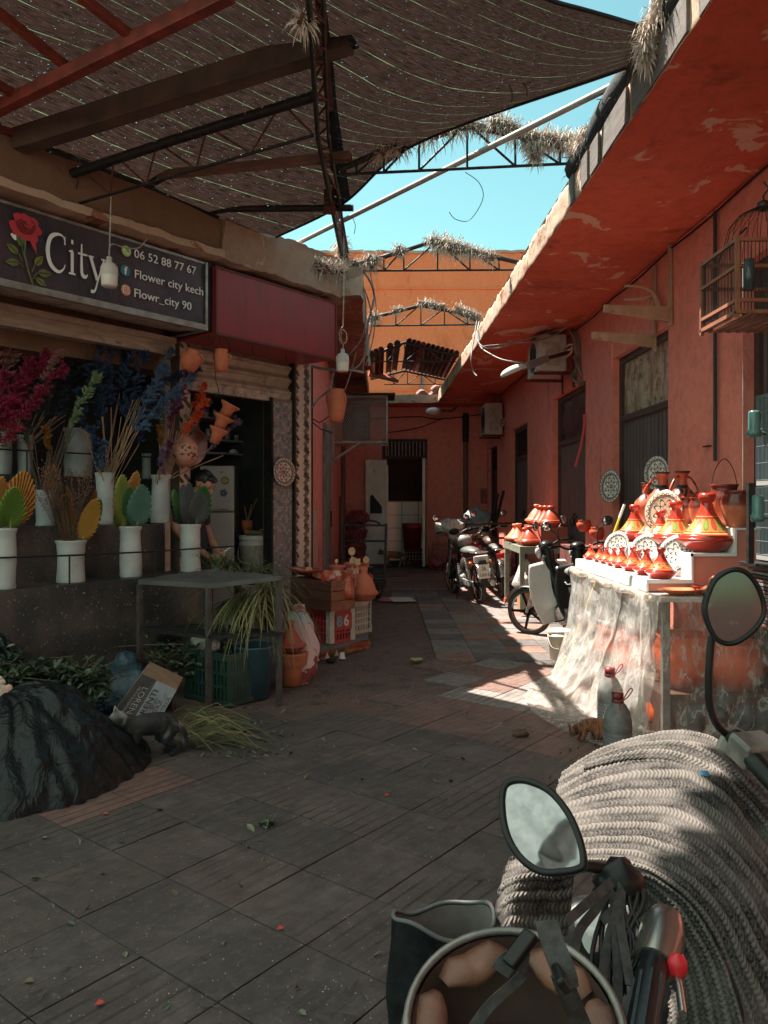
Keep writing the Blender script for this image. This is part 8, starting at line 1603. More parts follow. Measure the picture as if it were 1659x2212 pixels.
# rubbish against the back right corner
o = thing('plastic_bag', 'bulging pale plastic bag tied at the top above the motorcycle', 'bag', P(1030,1110,15)); m = MB(); m.ball(P(1030,1122,14.6), .25, 0, 20, (1.1,.7,.8), .3); m.tube([P(1030,1105,14.6), P(1030,1090,14.6)], [.06,.01], 8); m.build('bag', mk('pale_blue_bag', (.30,.34,.34), (.2,.24,.25), 9, .3, bump=.8, bs=12, bd=.03), o)
o = thing('storage_rack', 'low steel barrow frame with planks standing behind the motorcycles', 'rack', (2.0,13.2,0)); m = MB()
for a, b in (((1.35,13.2,1.1),(2.35,13.2,1.13)),((1.35,13.2,.85),(2.35,13.2,.88)),((2.33,13.2,0),(2.33,13.2,1.13)),((1.40,13.2,0),(1.40,13.2,1.1))): m.bar(a, b, .035)
m.build('frame', M['rust_steel'], o); m = MB(); m.bar(P(1028,1175,13.4), P(1050,1120,13.4), .05, .03); m.bar(P(1040,1180,13.4), P(1062,1125,13.4), .05, .03); m.bar(P(1010,1160,13.4), P(1042,1150,13.4), .05, .03); m.build('planks', mk('pale_plank', (.5,.33,.22), (.4,.25,.17), 7, .7), o)
for k, (a, b) in enumerate(((P(1056,1140,14.2),P(1076,1066,14.2)),(P(1066,1150,14.2),P(1088,1060,14.2)))): m = MB(); m.tube([a, b], .028, 8); tag(m.build('iron_pole', M['black_steel']), ['left of two dark poles leaning on the wall by the far door','right of two dark poles leaning on the wall by the far door'][k], 'pole', 'dark poles leaning on the wall')
# ================= MOTORCYCLES =================
chrome = mk('worn_chrome', (.55,.53,.50), (.35,.32,.30), 12, .25, .9, bump=.05); alu = mk('engine_alloy', (.42,.40,.38), (.28,.25,.23), 14, .45, .6, bump=.3, dirt=(.08,.06,.05), dsc=14, dlo=.5)
tyre_m = mk('dusty_tyre', (.035,.032,.03), (.08,.065,.055), 9, .85, bump=.5, bs=60); mirror_m = mk('mirror_glass', (.55,.56,.58), None, rough=.03, metal=1, bump=0); blk = mk('bike_black', (.006,.007,.007), (.014,.014,.014), 9, .35, spec=.3); red_l = mk('red_lens', (.55,.03,.03), None, rough=.15); scr = mk('clear_lens', (.55,.5,.48), None, rough=.1)
def motorbike(label, rear, front, kind, body, steer=0, R0=.285, extra=None, name='motorcycle', lean=-.10):
    rear, front = Vector(rear), Vector(front); d = (front-rear); wb = d.length; rz = math.atan2(d.y, d.x); o = thing(name, label, 'motorcycle', rear, rz, 'parked motorcycles')
    B = Matrix.Translation(rear) @ Matrix.Rotation(rz, 4, 'Z') @ Matrix.Rotation(lean, 4, 'X')
    hx, hz = wb-.30, .98; ang = math.atan2(.30, .98-R0)
    SX = B @ Matrix.Translation((hx, 0, 0)) @ Matrix.Rotation(steer, 4, 'Z') @ Matrix.Translation((-hx, 0, 0))
    def part(nm, mat, fn, X=B, par=None, **k): m = MB(); m.X = X; fn(m); return m.build(nm, mat, par or o, **k)
    for X, cx, nm in ((B, 0, 'wheel'), (SX, wb, 'wheel')):
        T_ = X @ Matrix.Translation((cx, 0, R0)) @ Matrix.Rotation(math.pi/2, 4, 'X')
        w = part(nm, blk, lambda m: (m.lathe([(.05,-.05),(.055,.05)], n=14), [m.bar((0,0,0), ((R0-.055)*math.cos(k*1.257), (R0-.055)*math.sin(k*1.257), 0), .028, .018) for k in range(5)]), T_)
        part('tyre', tyre_m, lambda m: m.lathe([(R0-.05,-.020),(R0-.03,-.036),(R0-.008,-.030),(R0,-.012),(R0,.012),(R0-.008,.030),(R0-.03,.036),(R0-.05,.020),(R0-.05,-.020)], n=40), T_, w)
        part('rim', chrome if kind != 'black' else blk, lambda m: m.lathe([(R0-.055,-.022),(R0-.044,-.024),(R0-.044,.024),(R0-.055,.022),(R0-.055,-.022)], n=40), T_, w)
    part('front_fork', alu, lambda m: [m.tube([(wb, s*.065, R0), (hx+.02, s*.065, hz-.06)], .018, 8) for s in (-1, 1)], SX)
    hb = [(hx-.10,-.34,hz+.06),(hx-.04,-.22,hz+.07),(hx+.03,-.10,hz+.02),(hx+.03,.10,hz+.02),(hx-.04,.22,hz+.07),(hx-.10,.34,hz+.06)]
    hbo = part('handlebar', blk if kind != 'standard' else chrome, lambda m: m.tube(spline(hb, 20), .013, 8), SX)
    for s in (-1, 1):
        part('grip', blk, lambda m: m.tube([(hx-.13,s*.36,hz+.06),(hx-.07,s*.25,hz+.07)], .019, 8), SX, hbo); part('brake_lever', chrome, lambda m: m.tube([(hx-.0,s*.22,hz+.06),(hx-.02,s*.36,hz+.05)], .006, 5), SX, hbo)
        mi_ = part('mirror', blk, lambda m: (m.tube(spline([(hx-.04,s*.20,hz+.07),(hx-.02,s*.23,hz+.20),(hx-.05,s*.31,hz+.26)], 8), .006, 6), m.ball((hx-.04,s*.33,hz+.29), .062, 0, 14, (.30,1.0,.85))), SX)
        part('mirror_glass', mirror_m, lambda m: m.ball((hx-.050,s*.33,hz+.29), .055, 0, 14, (.24,1.0,.85)), SX, mi_)
    part('speedometer', blk, lambda m: m.ball((hx+.03,0,hz+.04), .085, 0, 14, (1.0,1.0,.65)), SX); part('headlight', scr, lambda m: m.ball((hx+.11,0,hz-.03), .075, 0, 14, (.6,1,1)), SX)
    fen = lambda m, cx, a0, a1, w_: m.grid(lambda a, b: (cx+(R0+.035)*math.cos(a0+(a1-a0)*a), w_*(b-.5), R0+(R0+.035)*math.sin(a0+(a1-a0)*a)-.03*abs(b-.5)*2), 16, 4)
    part('front_fender', blk, lambda m: fen(m, wb, .3, 2.4, .11), SX, solid=.004); part('rear_fender', blk if kind != 'standard' else chrome, lambda m: fen(m, 0, .9, 2.9, .13), solid=.004)
    # engine block with fins, exhaust, chain case
    def eng(m):
        ex, ez = wb*.50, .30; m.box((ex-.13,-.10,ez-.09),(ex+.12,.10,ez+.06)); m.lathe([(0,-.14),(.10,-.14),(.11,-.10),(.11,.10),(.10,.14),(0,.14)], n=20, T=Matrix.Translation((ex-.05,0,ez-.01)) @ Matrix.Rotation(math.pi/2,4,'X'))
        for k in range(7):
            if kind == 'standard': m.box((ex+.0,-.075,ez+.07+k*.026),(ex+.14,.075,ez+.078+k*.026))
            else: m.box((ex+.13+k*.022,-.06,ez-.06),(ex+.138+k*.022,.06,ez+.07))
        m.box((ex+.02,-.05,ez+.05),(ex+.11,.05,ez+.26) if kind == 'standard' else (ex+.11,.05,ez+.10))
    part('engine', alu, eng, bevel=.006)
    part('exhaust', chrome, lambda m: (m.tube(spline([(wb*.62,-.08,.26),(wb*.55,-.13,.16),(wb*.3,-.15,.18),(.05,-.16,.24)], 14), .018, 8), m.tube([(.22,-.16,.21),(-.18,-.17,.30)], [.032,.045], 14)))
    part('chain_case', alu, lambda m: m.box((-.04,.07,R0-.05),(wb*.42,.10,R0+.05)), bevel=.012)
    for s in (-1, 1): part('shock_absorber', chrome, lambda m: (m.tube([(.0,s*.12,R0),(.12,s*.12,.66)], .012, 6), m.tube([(.02+.10*k/60+.028*0, s*.12+.026*math.sin(k*1.0), R0+.06+.28*k/60+.020*math.cos(k*1.0)) for k in range(61)], .0065, 5)))
    part('frame', blk, lambda m: (m.tube([(-.12,.08,.68),(wb*.4,.08,.62),(hx,0,hz-.1)], .018, 6), m.tube([(-.12,-.08,.68),(wb*.4,-.08,.62),(hx,0,hz-.1)], .018, 6), m.tube([(hx+.02,0,hz-.15),(wb*.62,0,.26),(wb*.35,0,.24),(.2,0,.5),(-.05,0,.68)], .02, 6)))
    part('seat', mk('seat_'+name+kind, (.05,.05,.05) if kind != 'cub' else (.22,.21,.20), (.10,.095,.09), 6, .5, bump=.1), lambda m: m.ball((wb*.20,0,.76), 1, 0, 20, (.32,.125,.07)))
    part('luggage_rack', chrome, lambda m: [m.tube(spline([(-.05,s*.10,.76),(-.30,s*.10,.77),(-.33,0,.77)], 8), .008, 6) for s in (-1, 1)]+[m.tube([(-.08-k*.07,-.10,.77),(-.08-k*.07,.10,.77)], .006, 5) for k in range(4)])
    part('tail_light', red_l, lambda m: m.box((-.28,-.08,.63),(-.22,.08,.71)), bevel=.015); part('footpegs', blk, lambda m: (m.tube([(wb*.42,-.26,.26),(wb*.42,.26,.26)], .012, 6), m.tube([(wb*.45,.12,.22),(wb*.38,.22,.01)], .010, 5)))
    if kind == 'standard':
        part('fuel_tank', body, lambda m: m.ball((wb*.58,0,.80), 1, 0, 22, (.25,.14,.13)))
        part('side_cover', body, lambda m: [m.ball((wb*.22,s*.10,.56), 1, 0, 14, (.17,.04,.11)) for s in (1,)])
    else:
        def shield(m):
            def f(s): return lambda a, b: (hx-.02-.20*b+.10*b*b+.06*math.sin(a*1.5), s*(.02+a*(.20+.10*math.sin(math.pi*min(1,b*.9+.1)))*(1-.35*max(0,b-.7))), hz-.12-.66*b-.03*a)
            for s in (-1, 1): m.grid(f(s), 10, 18)
        part('leg_shield', body, shield, solid=.008)
        part('steering_cover', blk, lambda m: (m.tube(spline([(hx+.03,0,hz),(hx-.02,0,hz-.28),(hx-.16,0,.45),(hx-.30,0,.40)], 14), [.075]*4+[.062]*6+[.07]*5, 12)))
        part('body_cover', body, lambda m: m.ball((wb*.20,0,.58), 1, 0, 20, (.30,.10,.12)))
    if extra: extra(part, B, SX, wb, hx, hz, o)
    return o
def plate_extra(part, B, SX, wb, hx, hz, o):
    pl = part('number_plate', mk('plate_white', (.66,.60,.54), None, rough=.5, bump=0), lambda m: m.box((-.345,-.085,.40),(-.335,.085,.60)), bevel=.004)
    def tx(m):
        for t_, s_, y0, z0, w_ in (("26", .07, .030, .525, .06), ("15015", .065, .075, .43, .15)): put_text(m, t_, s_, lambda x, y, z: (-.348-abs(z)*.2, y0-x, z0+y), width=w_, off=.001)
        m.box((-.3475,-.08,.512),(-.346,.08,.516))
    part('plate_number', M['black'], tx, B, pl, recalc=False)
    part('brake_lens', scr, lambda m: m.box((-.285,-.11,.615),(-.225,.11,.725)), bevel=.02)
    part('plate_mount', blk, lambda m: m.box((-.335,-.05,.28),(-.24,.05,.66)), bevel=.006)
    part('helmet', mk('grey_helmet', (.30,.28,.26), (.22,.2,.19), 6, .4), lambda m: m.ball((wb*.42,.0,.90), .135, 0, 18, (1,.95,.8)))
    part('basket', mk('folded_paper', (.55,.50,.45), (.3,.28,.25), 14, .8, bump=.8, bs=20, bd=.02), lambda m: m.ball((hx+.20,.0,hz+.10), .17, 0, 20, (.8,1.3,.8), .7), SX)
    for s in (-1, 1): part('indicator', mk('amber_lens', (.6,.16,.02), None, rough=.2), lambda m: m.ball((-.20,s*.15,.62), .028, 0, 8))
gt = mk('dark_tank', (.04,.035,.035), (.07,.06,.055), 6, .3)
motorbike('black and chrome motorcycle seen from behind with a white 26 15015 number plate', G(1037,1303), G(985,1281), 'standard', gt, .12, extra=plate_extra)
motorbike('dark motorcycle parked behind and right of the one with the number plate', G(1086,1290), G(1056,1266), 'standard', mk('brown_tank', (.10,.05,.04), None, rough=.3), .1)
wsh = mk('white_leg_shield', (.66,.62,.58), (.58,.54,.50), 4, .35, bump=.05, dirt=(.4,.34,.3), dsc=7, dlo=.64, dhi=.76)
motorbike('small scooter with a big white leg shield and bare front wheel toward the lane', (2.27,7.82,0), G(1163,1366), 'cub', wsh, .42, R0=.27, name='scooter')
motorbike('black scooter squeezed between the white one and the stall, mostly hidden', (2.34,7.45,0), (2.12,8.55,0), 'black', blk, -.15, R0=.27, name='scooter')
# ================= FOREGROUND MOTORCYCLE UNDER A KNITTED BLANKET =================
fgb = thing('covered_motorcycle', 'motorcycle in the near right corner under a knitted grey blanket with two round mirrors', 'motorcycle', (.75,1.4,0))
def patch(ctrl, nu, nv, amp=0, rows=0, sts=0, off=0):
    rowsP = [spline([P(*q) for q in r], nv) for r in ctrl]; full = [spline([r[j] for r in rowsP], nu) for j in range(nv+1)]   # full[j][i]
    ps = np.array([[full[j][i] for j in range(nv+1)] for i in range(nu+1)], dtype=float)
    if amp:
        du = np.gradient(ps, axis=0); dv = np.gradient(ps, axis=1); n = np.cross(du, dv); n /= np.linalg.norm(n, axis=2, keepdims=True)+1e-12
        if n[nu//2, nv//2] @ (ps[nu//2, nv//2]-np.array([0,0,CH])) > 0: n = -n
        A = np.linspace(0, 1, nu+1)[:, None]; Bv = np.linspace(0, 1, nv+1)[None, :]; rng = np.random.RandomState(3)
        wob = sum(c*np.sin(A*a_+Bv*b_+p_) for c, a_, b_, p_ in ((.30,3,7,1),(.16,9,17,2),(.10,14,31,0))); r = A*rows+.5*wob; fr_ = r-np.floor(r); s = Bv*sts*(1+.0*A)+1.5*np.abs(fr_-.5)+wob; h = (.25+.75*np.abs(np.sin(np.pi*fr_))**.7)*(.30+.70*np.abs(np.sin(np.pi*s))**.9)
        rr_ = np.floor(r)%2; tab = rng.rand(97, 89); h = h*(1-.5*rr_)*(.68+.32*tab[(np.floor(r).astype(int)*7+np.floor(s).astype(int)) % 97, np.floor(s).astype(int) % 89])
        fuzz = rng.rand(nu+1, nv+1)*.16; ps = ps+n*((h+fuzz)*amp)[:, :, None]; return ps, h
    return ps, None
def patch_mesh(name, ctrl, nu, nv, mat, par, amp=0, rows=0, sts=0, solid=0):
    ps, h = patch(ctrl, nu, nv, amp, rows, sts); m = MB(); m.grid(lambda a, b: tuple(ps[int(round(a*nu))][int(round(b*nv))]), nu, nv); o = m.build(name, mat, par, recalc=False, solid=solid)
    if h is not None:
        ca = o.data.attributes.new('yarn', 'FLOAT', 'POINT'); ca.data.foreach_set('value', h.astype(np.float32).ravel())
    return o
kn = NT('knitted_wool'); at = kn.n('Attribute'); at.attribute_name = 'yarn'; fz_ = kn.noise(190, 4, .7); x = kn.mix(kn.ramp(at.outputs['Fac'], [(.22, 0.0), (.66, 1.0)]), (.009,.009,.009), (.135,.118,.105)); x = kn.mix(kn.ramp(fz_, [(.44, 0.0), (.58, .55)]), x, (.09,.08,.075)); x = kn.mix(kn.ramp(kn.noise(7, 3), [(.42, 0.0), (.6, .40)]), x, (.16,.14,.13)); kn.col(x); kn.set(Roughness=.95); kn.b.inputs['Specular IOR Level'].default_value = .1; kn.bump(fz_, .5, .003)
bl = thing('knitted_blanket', 'chunky grey and cream knitted blanket draped over the near motorcycle', 'blanket', (.75,1.5,.95))
# main upper drape: rows run left to right, from the ridge down to the viewer's side
main = [[(1215,1672,1.95),(1290,1622,2.02),(1380,1592,2.05),(1470,1577,2.05),(1545,1596,2.0),(1605,1650,1.9),(1680,1740,1.8)],
 [(1203,1712,1.80),(1290,1668,1.86),(1390,1640,1.88),(1480,1640,1.85),(1560,1680,1.75),(1620,1760,1.65),(1700,1860,1.55)],
 [(1212,1762,1.62),(1300,1738,1.66),(1400,1730,1.66),(1490,1748,1.60),(1570,1810,1.5),(1640,1900,1.42),(1720,2020,1.35)],
 [(1226,1820,1.48),(1310,1808,1.50),(1400,1815,1.48),(1490,1850,1.42),(1570,1930,1.35),(1640,2050,1.26),(1710,2180,1.2)],
 [(1262,1862,1.40),(1330,1866,1.40),(1410,1888,1.38),(1485,1945,1.32),(1550,2040,1.26),(1600,2160,1.18),(1650,2290,1.1)]]
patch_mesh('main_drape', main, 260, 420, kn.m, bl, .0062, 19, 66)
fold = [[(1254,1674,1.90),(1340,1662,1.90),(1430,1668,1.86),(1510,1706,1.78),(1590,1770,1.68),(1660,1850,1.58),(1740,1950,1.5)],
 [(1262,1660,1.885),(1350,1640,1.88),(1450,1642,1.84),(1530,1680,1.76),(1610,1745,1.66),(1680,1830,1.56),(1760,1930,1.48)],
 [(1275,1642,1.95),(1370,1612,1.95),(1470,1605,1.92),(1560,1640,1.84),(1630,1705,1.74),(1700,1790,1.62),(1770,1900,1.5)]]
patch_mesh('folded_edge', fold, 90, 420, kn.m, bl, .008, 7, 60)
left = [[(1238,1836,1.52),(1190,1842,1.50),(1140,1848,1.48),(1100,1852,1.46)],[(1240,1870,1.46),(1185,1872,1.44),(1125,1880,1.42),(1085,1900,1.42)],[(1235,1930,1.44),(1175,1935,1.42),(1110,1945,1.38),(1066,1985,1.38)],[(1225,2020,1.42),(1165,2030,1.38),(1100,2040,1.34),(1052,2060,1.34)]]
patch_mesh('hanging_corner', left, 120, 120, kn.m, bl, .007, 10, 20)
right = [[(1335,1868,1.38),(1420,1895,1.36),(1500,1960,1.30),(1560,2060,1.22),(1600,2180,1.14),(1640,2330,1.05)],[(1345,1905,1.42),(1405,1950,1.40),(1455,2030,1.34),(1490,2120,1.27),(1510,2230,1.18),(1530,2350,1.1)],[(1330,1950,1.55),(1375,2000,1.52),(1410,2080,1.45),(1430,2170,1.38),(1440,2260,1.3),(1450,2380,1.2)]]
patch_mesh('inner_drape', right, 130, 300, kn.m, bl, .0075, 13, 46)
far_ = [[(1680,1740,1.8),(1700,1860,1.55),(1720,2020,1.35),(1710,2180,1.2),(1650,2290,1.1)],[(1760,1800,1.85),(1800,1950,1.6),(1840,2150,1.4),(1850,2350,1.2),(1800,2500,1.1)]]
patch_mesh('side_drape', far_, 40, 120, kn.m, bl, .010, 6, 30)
tag(patch_mesh('tuft', [[(1512,1664,1.76),(1530,1666,1.75)],[(1512,1676,1.75),(1532,1678,1.74)]], 6, 6, mk('blue_thread', (.03,.12,.18), None, rough=.9), bl, solid=.004), kind=None)
# bulk of the motorcycle under the blanket (seat, tank, wheels)
m = MB(); m.ball((1.15,1.72,.66), 1, 0, 20, (.34,.2,.12)); m.build('seat', blk, fgb); m = MB(); m.ball((.72,1.74,.62), 1, 0, 20, (.20,.14,.13)); m.build('fuel_tank', gt, fgb)
for c in ((.55,1.75,.29),(1.75,1.95,.29)):
    T_ = Matrix.Translation(c) @ Matrix.Rotation(.15, 4, 'Z') @ Matrix.Rotation(math.pi/2, 4, 'X'); m = MB(); m.X = T_; [m.bar((0,0,0), (.22*math.cos(k), .22*math.sin(k), 0), .03, .02) for k in range(6)]; w = m.build('wheel', blk, fgb); m = MB(); m.X = T_; m.lathe([(.23,-.03),(.27,-.04),(.285,0),(.27,.04),(.23,.03),(.23,-.03)], n=36); m.build('tyre', tyre_m, w)
# mirrors
def fmirror(label, cu, cv, d, outline, nrm, depth, stem, tilt_=0):
    c = P(cu, cv, d); n = Vector(nrm).normalized(); o = thing('tmp', None, None) if False else None
    pts = [P(u, v, d) for u, v in outline]; cc = sum(pts, Vector())/len(pts); pts = spline(pts+[pts[0]], 60)[:-1]
    view = (cc-Vector((0,0,CH))).normalized()
    def onplane(p, off=0): # slide the outline point along its sight line onto the tilted mirror plane
        r = (p-Vector((0,0,CH))); t_ = (cc-Vector((0,0,CH))).dot(n)/r.dot(n); return Vector((0,0,CH))+r*t_+n*off
    rim = [onplane(p) for p in pts]; ctr = sum(rim, Vector())/len(rim); L = len(rim)
    m = MB(); rings = [(1.0, .004), (1.035, -.002), (1.03, -depth*.35), (.90, -depth*.75), (.55, -depth), (.0, -depth*1.05)]
    vs = []; 
    for k, off in rings: vs += [ctr+(p-ctr)*k+n*off for p in rim]
    m.add(vs, [(r*L+i, r*L+(i+1)%L, (r+1)*L+(i+1)%L, (r+1)*L+i) for r in range(len(rings)-1) for i in range(L)], 0, True); sh = m.build('mirror', mk('mirror_shell', (.02,.024,.026), (.09,.085,.08), 18, .4, bump=.1, lo=.56, hi=.66), fgb, recalc=False); tag(sh, label)
    m = MB(); m.tube([p+n*.003 for p in rim+[rim[0], rim[1]]], .0055, 8, caps=False); m.build('rim', blk, sh)
    m = MB(); vs = [ctr+(p-ctr)*.97+n*.003 for p in rim]+[ctr+n*.005]; m.add(vs, [(i, (i+1)%L, L) for i in range(L)], 0, True); m.build('mirror_glass', gl_m[0], sh, recalc=False)
    m = MB(); m.tube(spline([P(*q) for q in stem], 16), .0085, 10); m.build('stem', blk, sh)
g1_ = mk('dusty_mirror', (.34,.35,.35), (.24,.25,.25), 40, .04, 1, bump=0); g2_ = mk('dark_mirror', (.10,.085,.085), (.20,.17,.16), 40, .12, .9, bump=0, lo=.6, hi=.75); gl_m = [g2_]
fmirror('big dark rounded mirror standing upright on a curved stem', 1585, 1310, 1.62, [(1527,1290),(1545,1252),(1580,1231),(1612,1238),(1638,1272),(1650,1318),(1635,1352),(1600,1382),(1570,1390),(1545,1378),(1528,1345),(1522,1315)], (-.10,-1,.05), .055, [(1538,1375,1.66),(1532,1440,1.66),(1533,1520,1.66),(1552,1570,1.66),(1590,1600,1.68)])
gl_m[0] = g1_
fmirror('tilted oval mirror reflecting the pale sky, nearest the viewer', 1175, 1786, 1.16, [(1086,1730),(1092,1700),(1112,1688),(1145,1690),(1190,1712),(1228,1757),(1252,1810),(1262,1856),(1255,1877),(1215,1885),(1170,1884),(1130,1858),(1103,1818),(1090,1776)], (-.50,-.62,.62), .03, [(1262,1872,1.19),(1300,1876,1.2),(1345,1890,1.22),(1370,1930,1.22)])
# far handlebar end and switch gear under the upright mirror
m = MB(); m.bar(P(1560,1590,1.70), P(1700,1665,1.62), .07, .05); m.bar(P(1605,1600,1.66), P(1650,1640,1.6), .085, .055); hb_ = m.build('handlebar_clamp', mk('grey_switchgear', (.30,.28,.26), (.14,.13,.12), 12, .35, .4), fgb, bevel=.008)
m = MB(); m.tube([P(1585,1590,1.66), P(1625,1640,1.60), P(1680,1700,1.55)], .020, 10); m.build('handlebar', blk, fgb)
# near grip, chrome switch housing, levers, straps
m = MB(); m.tube([P(1418,2050,1.13), P(1405,2120,1.06), P(1385,2230,.98), P(1370,2330,.92)], [.022,.021,.021,.021], 16)
for k in range(9): a, b = P(1404-k*.5,2122+k*1,1.055), P(1370,2330,.92); off = Vector((.021*math.cos(k*.7), 0, .021*math.sin(k*.7))); m.bar(a+off, b+off, .004)
m.build('grip', mk('grip_rubber', (.007,.009,.010), None, rough=.28, bump=.3), fgb)
m = MB(); m.tube([P(1440,1985,1.18), P(1428,2020,1.15), P(1412,2085,1.10)], [.026,.036,.030], 18); m.tube([P(1385,2015,1.15), P(1440,2035,1.13), P(1465,2075,1.12)], [.02,.017,.012], 12); m.build('switch_housing', mk('satin_housing', (.36,.34,.31), (.24,.22,.2), 9, .22, .8, bump=.05), fgb)
m = MB(); m.tube(spline([P(1440,2060,1.13), P(1462,2110,1.08), P(1475,2190,1.02)], 10), .006, 6); m.build('clutch_lever', chrome, fgb)
m = MB(); m.bar(P(1455,2070,1.10), P(1466,2100,1.08), .022, .012); m.ball(P(1462,2088,1.085), .016, 0, 10, (1,.7,1.2)); m.build('red_switch', mk('red_plastic', (.60,.02,.03), None, rough=.3), fgb)
m = MB(); m.bar(P(1270,2020,1.25), P(1345,1955,1.30), .06, .03); m.tube([P(1268,2035,1.24), P(1340,2010,1.26)], .018, 10); m.build('chrome_cover', mk('bright_cover', (.72,.70,.68), None, rough=.2), fgb, bevel=.006)
strap = mk('grey_strap', (.06,.056,.053), (.028,.027,.026), 50, .8, bump=.4, bs=150); rr = random.Random(77)
def ribbon(mb, pts, w, nrm=(0,-1,.3), mi=0):
    q = spline([Vector(p) for p in pts], 14); vs = []
    for i, p in enumerate(q): d = (q[min(i+1,14)]-q[max(i-1,0)]).normalized(); s = d.cross(Vector(nrm)).normalized()*w/2; vs += [p-s, p+s]
    mb.add(vs, [(2*i, 2*i+1, 2*i+3, 2*i+2) for i in range(14)], mi)
o_ = thing('strap_bundle', 'bundle of grey and black webbing straps knotted on the near handlebar', 'straps', P(1330,1960,1.2)); m = MB()
for pts in ([(1322,1905,1.16),(1270,1950,1.12),(1225,1990,1.08)],[(1318,1915,1.17),(1290,1960,1.15),(1252,2010,1.12),(1240,2060,1.1)],[(1325,1910,1.18),(1330,2000,1.14),(1335,2110,1.08),(1330,2230,1.0)],[(1345,1900,1.18),(1338,1980,1.15),(1350,2060,1.1),(1362,2130,1.05)],[(1335,1960,1.15),(1310,2050,1.12),(1302,2140,1.05),(1318,2240,1.0)],[(1360,1895,1.2),(1390,1950,1.2),(1380,2020,1.17)],[(1310,1920,1.19),(1335,1950,1.16),(1300,1990,1.14)]): ribbon(m, [P(*q) for q in pts], .014)
m.build('straps', strap, o_, recalc=False, solid=.002); m = MB()
for k in range(9): u = 1300+rr.uniform(0,90); m.tube(spline([P(u,1880+rr.uniform(0,30),1.2), P(u+rr.uniform(-25,25),1950,1.17), P(u+rr.uniform(-40,30),2040,1.13), P(u+rr.uniform(-50,30),2150,1.08)], 10), .004, 6)
m.ball(P(1340,1905,1.2), .035, 0, 12, (1.2,.8,1), .4); m.build('cords', blk, o_)
# dark void behind: headlight fairing
m = MB(); m.ball(P(1375,2075,1.52), .14, 0, 20, (1,.7,1.2)); m.ball(P(1420,2200,1.4), .12, 0, 20, (1,.7,1.2)); m.ball(P(1280,2050,1.5), .10, 0, 16, (1,.7,1)); m.build('front_fairing', blk, fgb)
# helmet hanging upside down
hm = thing('helmet', 'open helmet hanging upside down with tan leather lining and black straps', 'helmet', P(1110,2200,1.0)); hc = P(1108,2215,.98); hn = (Vector((0,0,CH))-hc).normalized(); hn = (hn*.75+Vector((-.05,.12,.62))).normalized(); q = hn.to_track_quat('Z','X').to_matrix().to_4x4(); HX = Matrix.Translation(hc) @ q
m = MB(); m.X = HX; m.lathe([(.128,.0),(.130,-.03),(.124,-.075),(.10,-.125),(.06,-.155),(0,-.165)], n=40, sx=1.0, sy=1.08); m.build('shell', mk('helmet_shell', (.10,.09,.085), None, rough=.25), hm)
m = MB(); m.X = HX; m.tube([(.127*math.cos(t), .137*math.sin(t), .002) for t in [k*math.pi/24 for k in range(49)]], .0055, 8, caps=False); m.build('rim', mk('pale_rim', (.26,.24,.22), (.14,.13,.12), 9, .3, .5), hm)
lea = mk('tan_leather', (.21,.085,.05), (.10,.042,.028), 7, .5, bump=.3, bs=22, bd=.01, dirt=(.10,.05,.035), dsc=6)
m = MB(); m.X = HX; m.lathe([(.121,-.002),(.112,-.035),(.100,-.075),(.075,-.115),(.04,-.14),(0,-.145)], n=40, sy=1.07); m.build('lining', mk('brown_lining', (.07,.028,.018), (.035,.016,.012), 7, .7), hm)
for a0, l_ in ((.2,.9),(1.25,.9),(2.35,.9),(3.4,.9),(4.5,.8),(5.4,.8)):
    m = MB(); m.X = HX; m.tube([(.108*math.cos(a0+l_*t), .115*math.sin(a0+l_*t), -.022+.006*math.sin(t*9)) for t in (0,.2,.4,.6,.8,1)], [.010,.026,.030,.030,.026,.010], 10, flat=.55); m.build('pad', lea, hm)
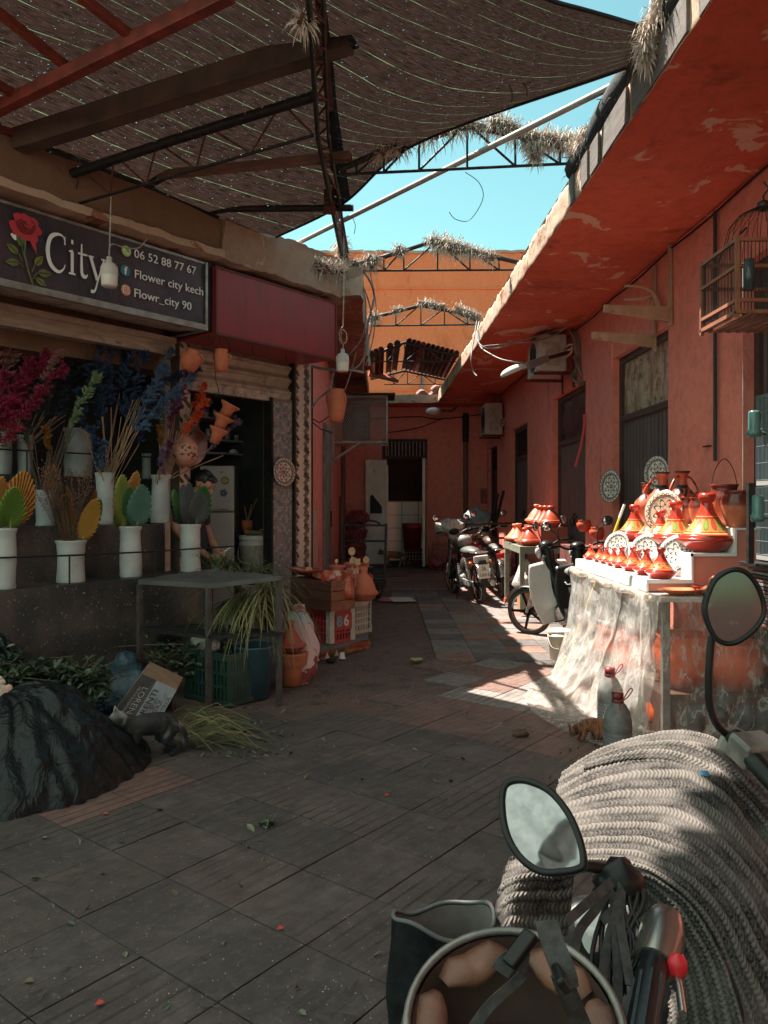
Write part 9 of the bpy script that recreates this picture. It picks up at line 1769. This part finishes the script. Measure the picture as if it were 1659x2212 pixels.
m = MB(); m.X = HX; m.lathe([(.07,-.118),(.06,-.105),(.0,-.100)], n=24, sy=1.3); m.build('crown_pad', mk('dark_cloth', (.03,.03,.032), (.05,.045,.045), 9, .8), hm)
m = MB(); ribbon(m, [P(1180,1990,.95), P(1195,2040,.92), P(1218,2100,.90), P(1225,2135,.90)], .028); ribbon(m, [P(1210,2100,.90), P(1232,2160,.92), P(1262,2230,.95)], .024); ribbon(m, [P(1015,2230,.90), P(1060,2170,.90), P(1110,2125,.92), P(1130,2105,.93)], .012); ribbon(m, [P(1080,2100,.92), P(1100,2075,.92), P(1140,2080,.93)], .022); m.build('strap', strap, hm, recalc=False, solid=.003)
m = MB(); m.bar(P(1098,2085,.90), P(1150,2015,.92), .020, .012); m.bar(P(1202,2098,.885), P(1222,2128,.885), .034, .010); m.build('buckle', blk, hm, bevel=.003)
# dark pouch behind the helmet
pg2 = thing('open_pouch', 'stiff dark fabric pouch with a grey inside standing open behind the helmet', 'pouch', P(960,2150,1.35)); T_ = lambda a, b, r=1: P(958,1985,1.36)+Vector((.092*r*math.cos(a), .055*r*math.sin(a), .012*math.sin(a*2+.5)*(1-b)+.004*math.sin(a*5)*(1-b)-.50*b))+Vector((.02*b*math.cos(a), 0, 0))
m = MB(); m.grid(lambda p, q: T_(6.2832*p, q)+Vector((.012,.012,0))*noise.noise(Vector((math.cos(6.28*p)*2, math.sin(6.28*p)*2, q*6)))*min(1, q*5), 48, 30); m.build('outside', mk('dark_denim', (.005,.006,.007), (.016,.017,.019), 26, .85, spec=.12, bump=.5, bs=40), pg2)
m = MB(); m.grid(lambda p, q: T_(6.2832*p, q*.4, .93)+Vector((0,0,-.002)), 48, 12); m.build('lining', mk('grey_lining', (.17,.145,.13), (.10,.085,.08), 12, .9), pg2)
m = MB(); m.tube([T_(6.2832*k/40, 0, .97)+Vector((0,0,.002)) for k in range(41)], .004, 6, caps=False); m.build('seam', mk('seam_grey', (.10,.10,.10), None), pg2)
for o in list(bpy.data.objects):
    if o.name == 'tmp': bpy.data.objects.remove(o)
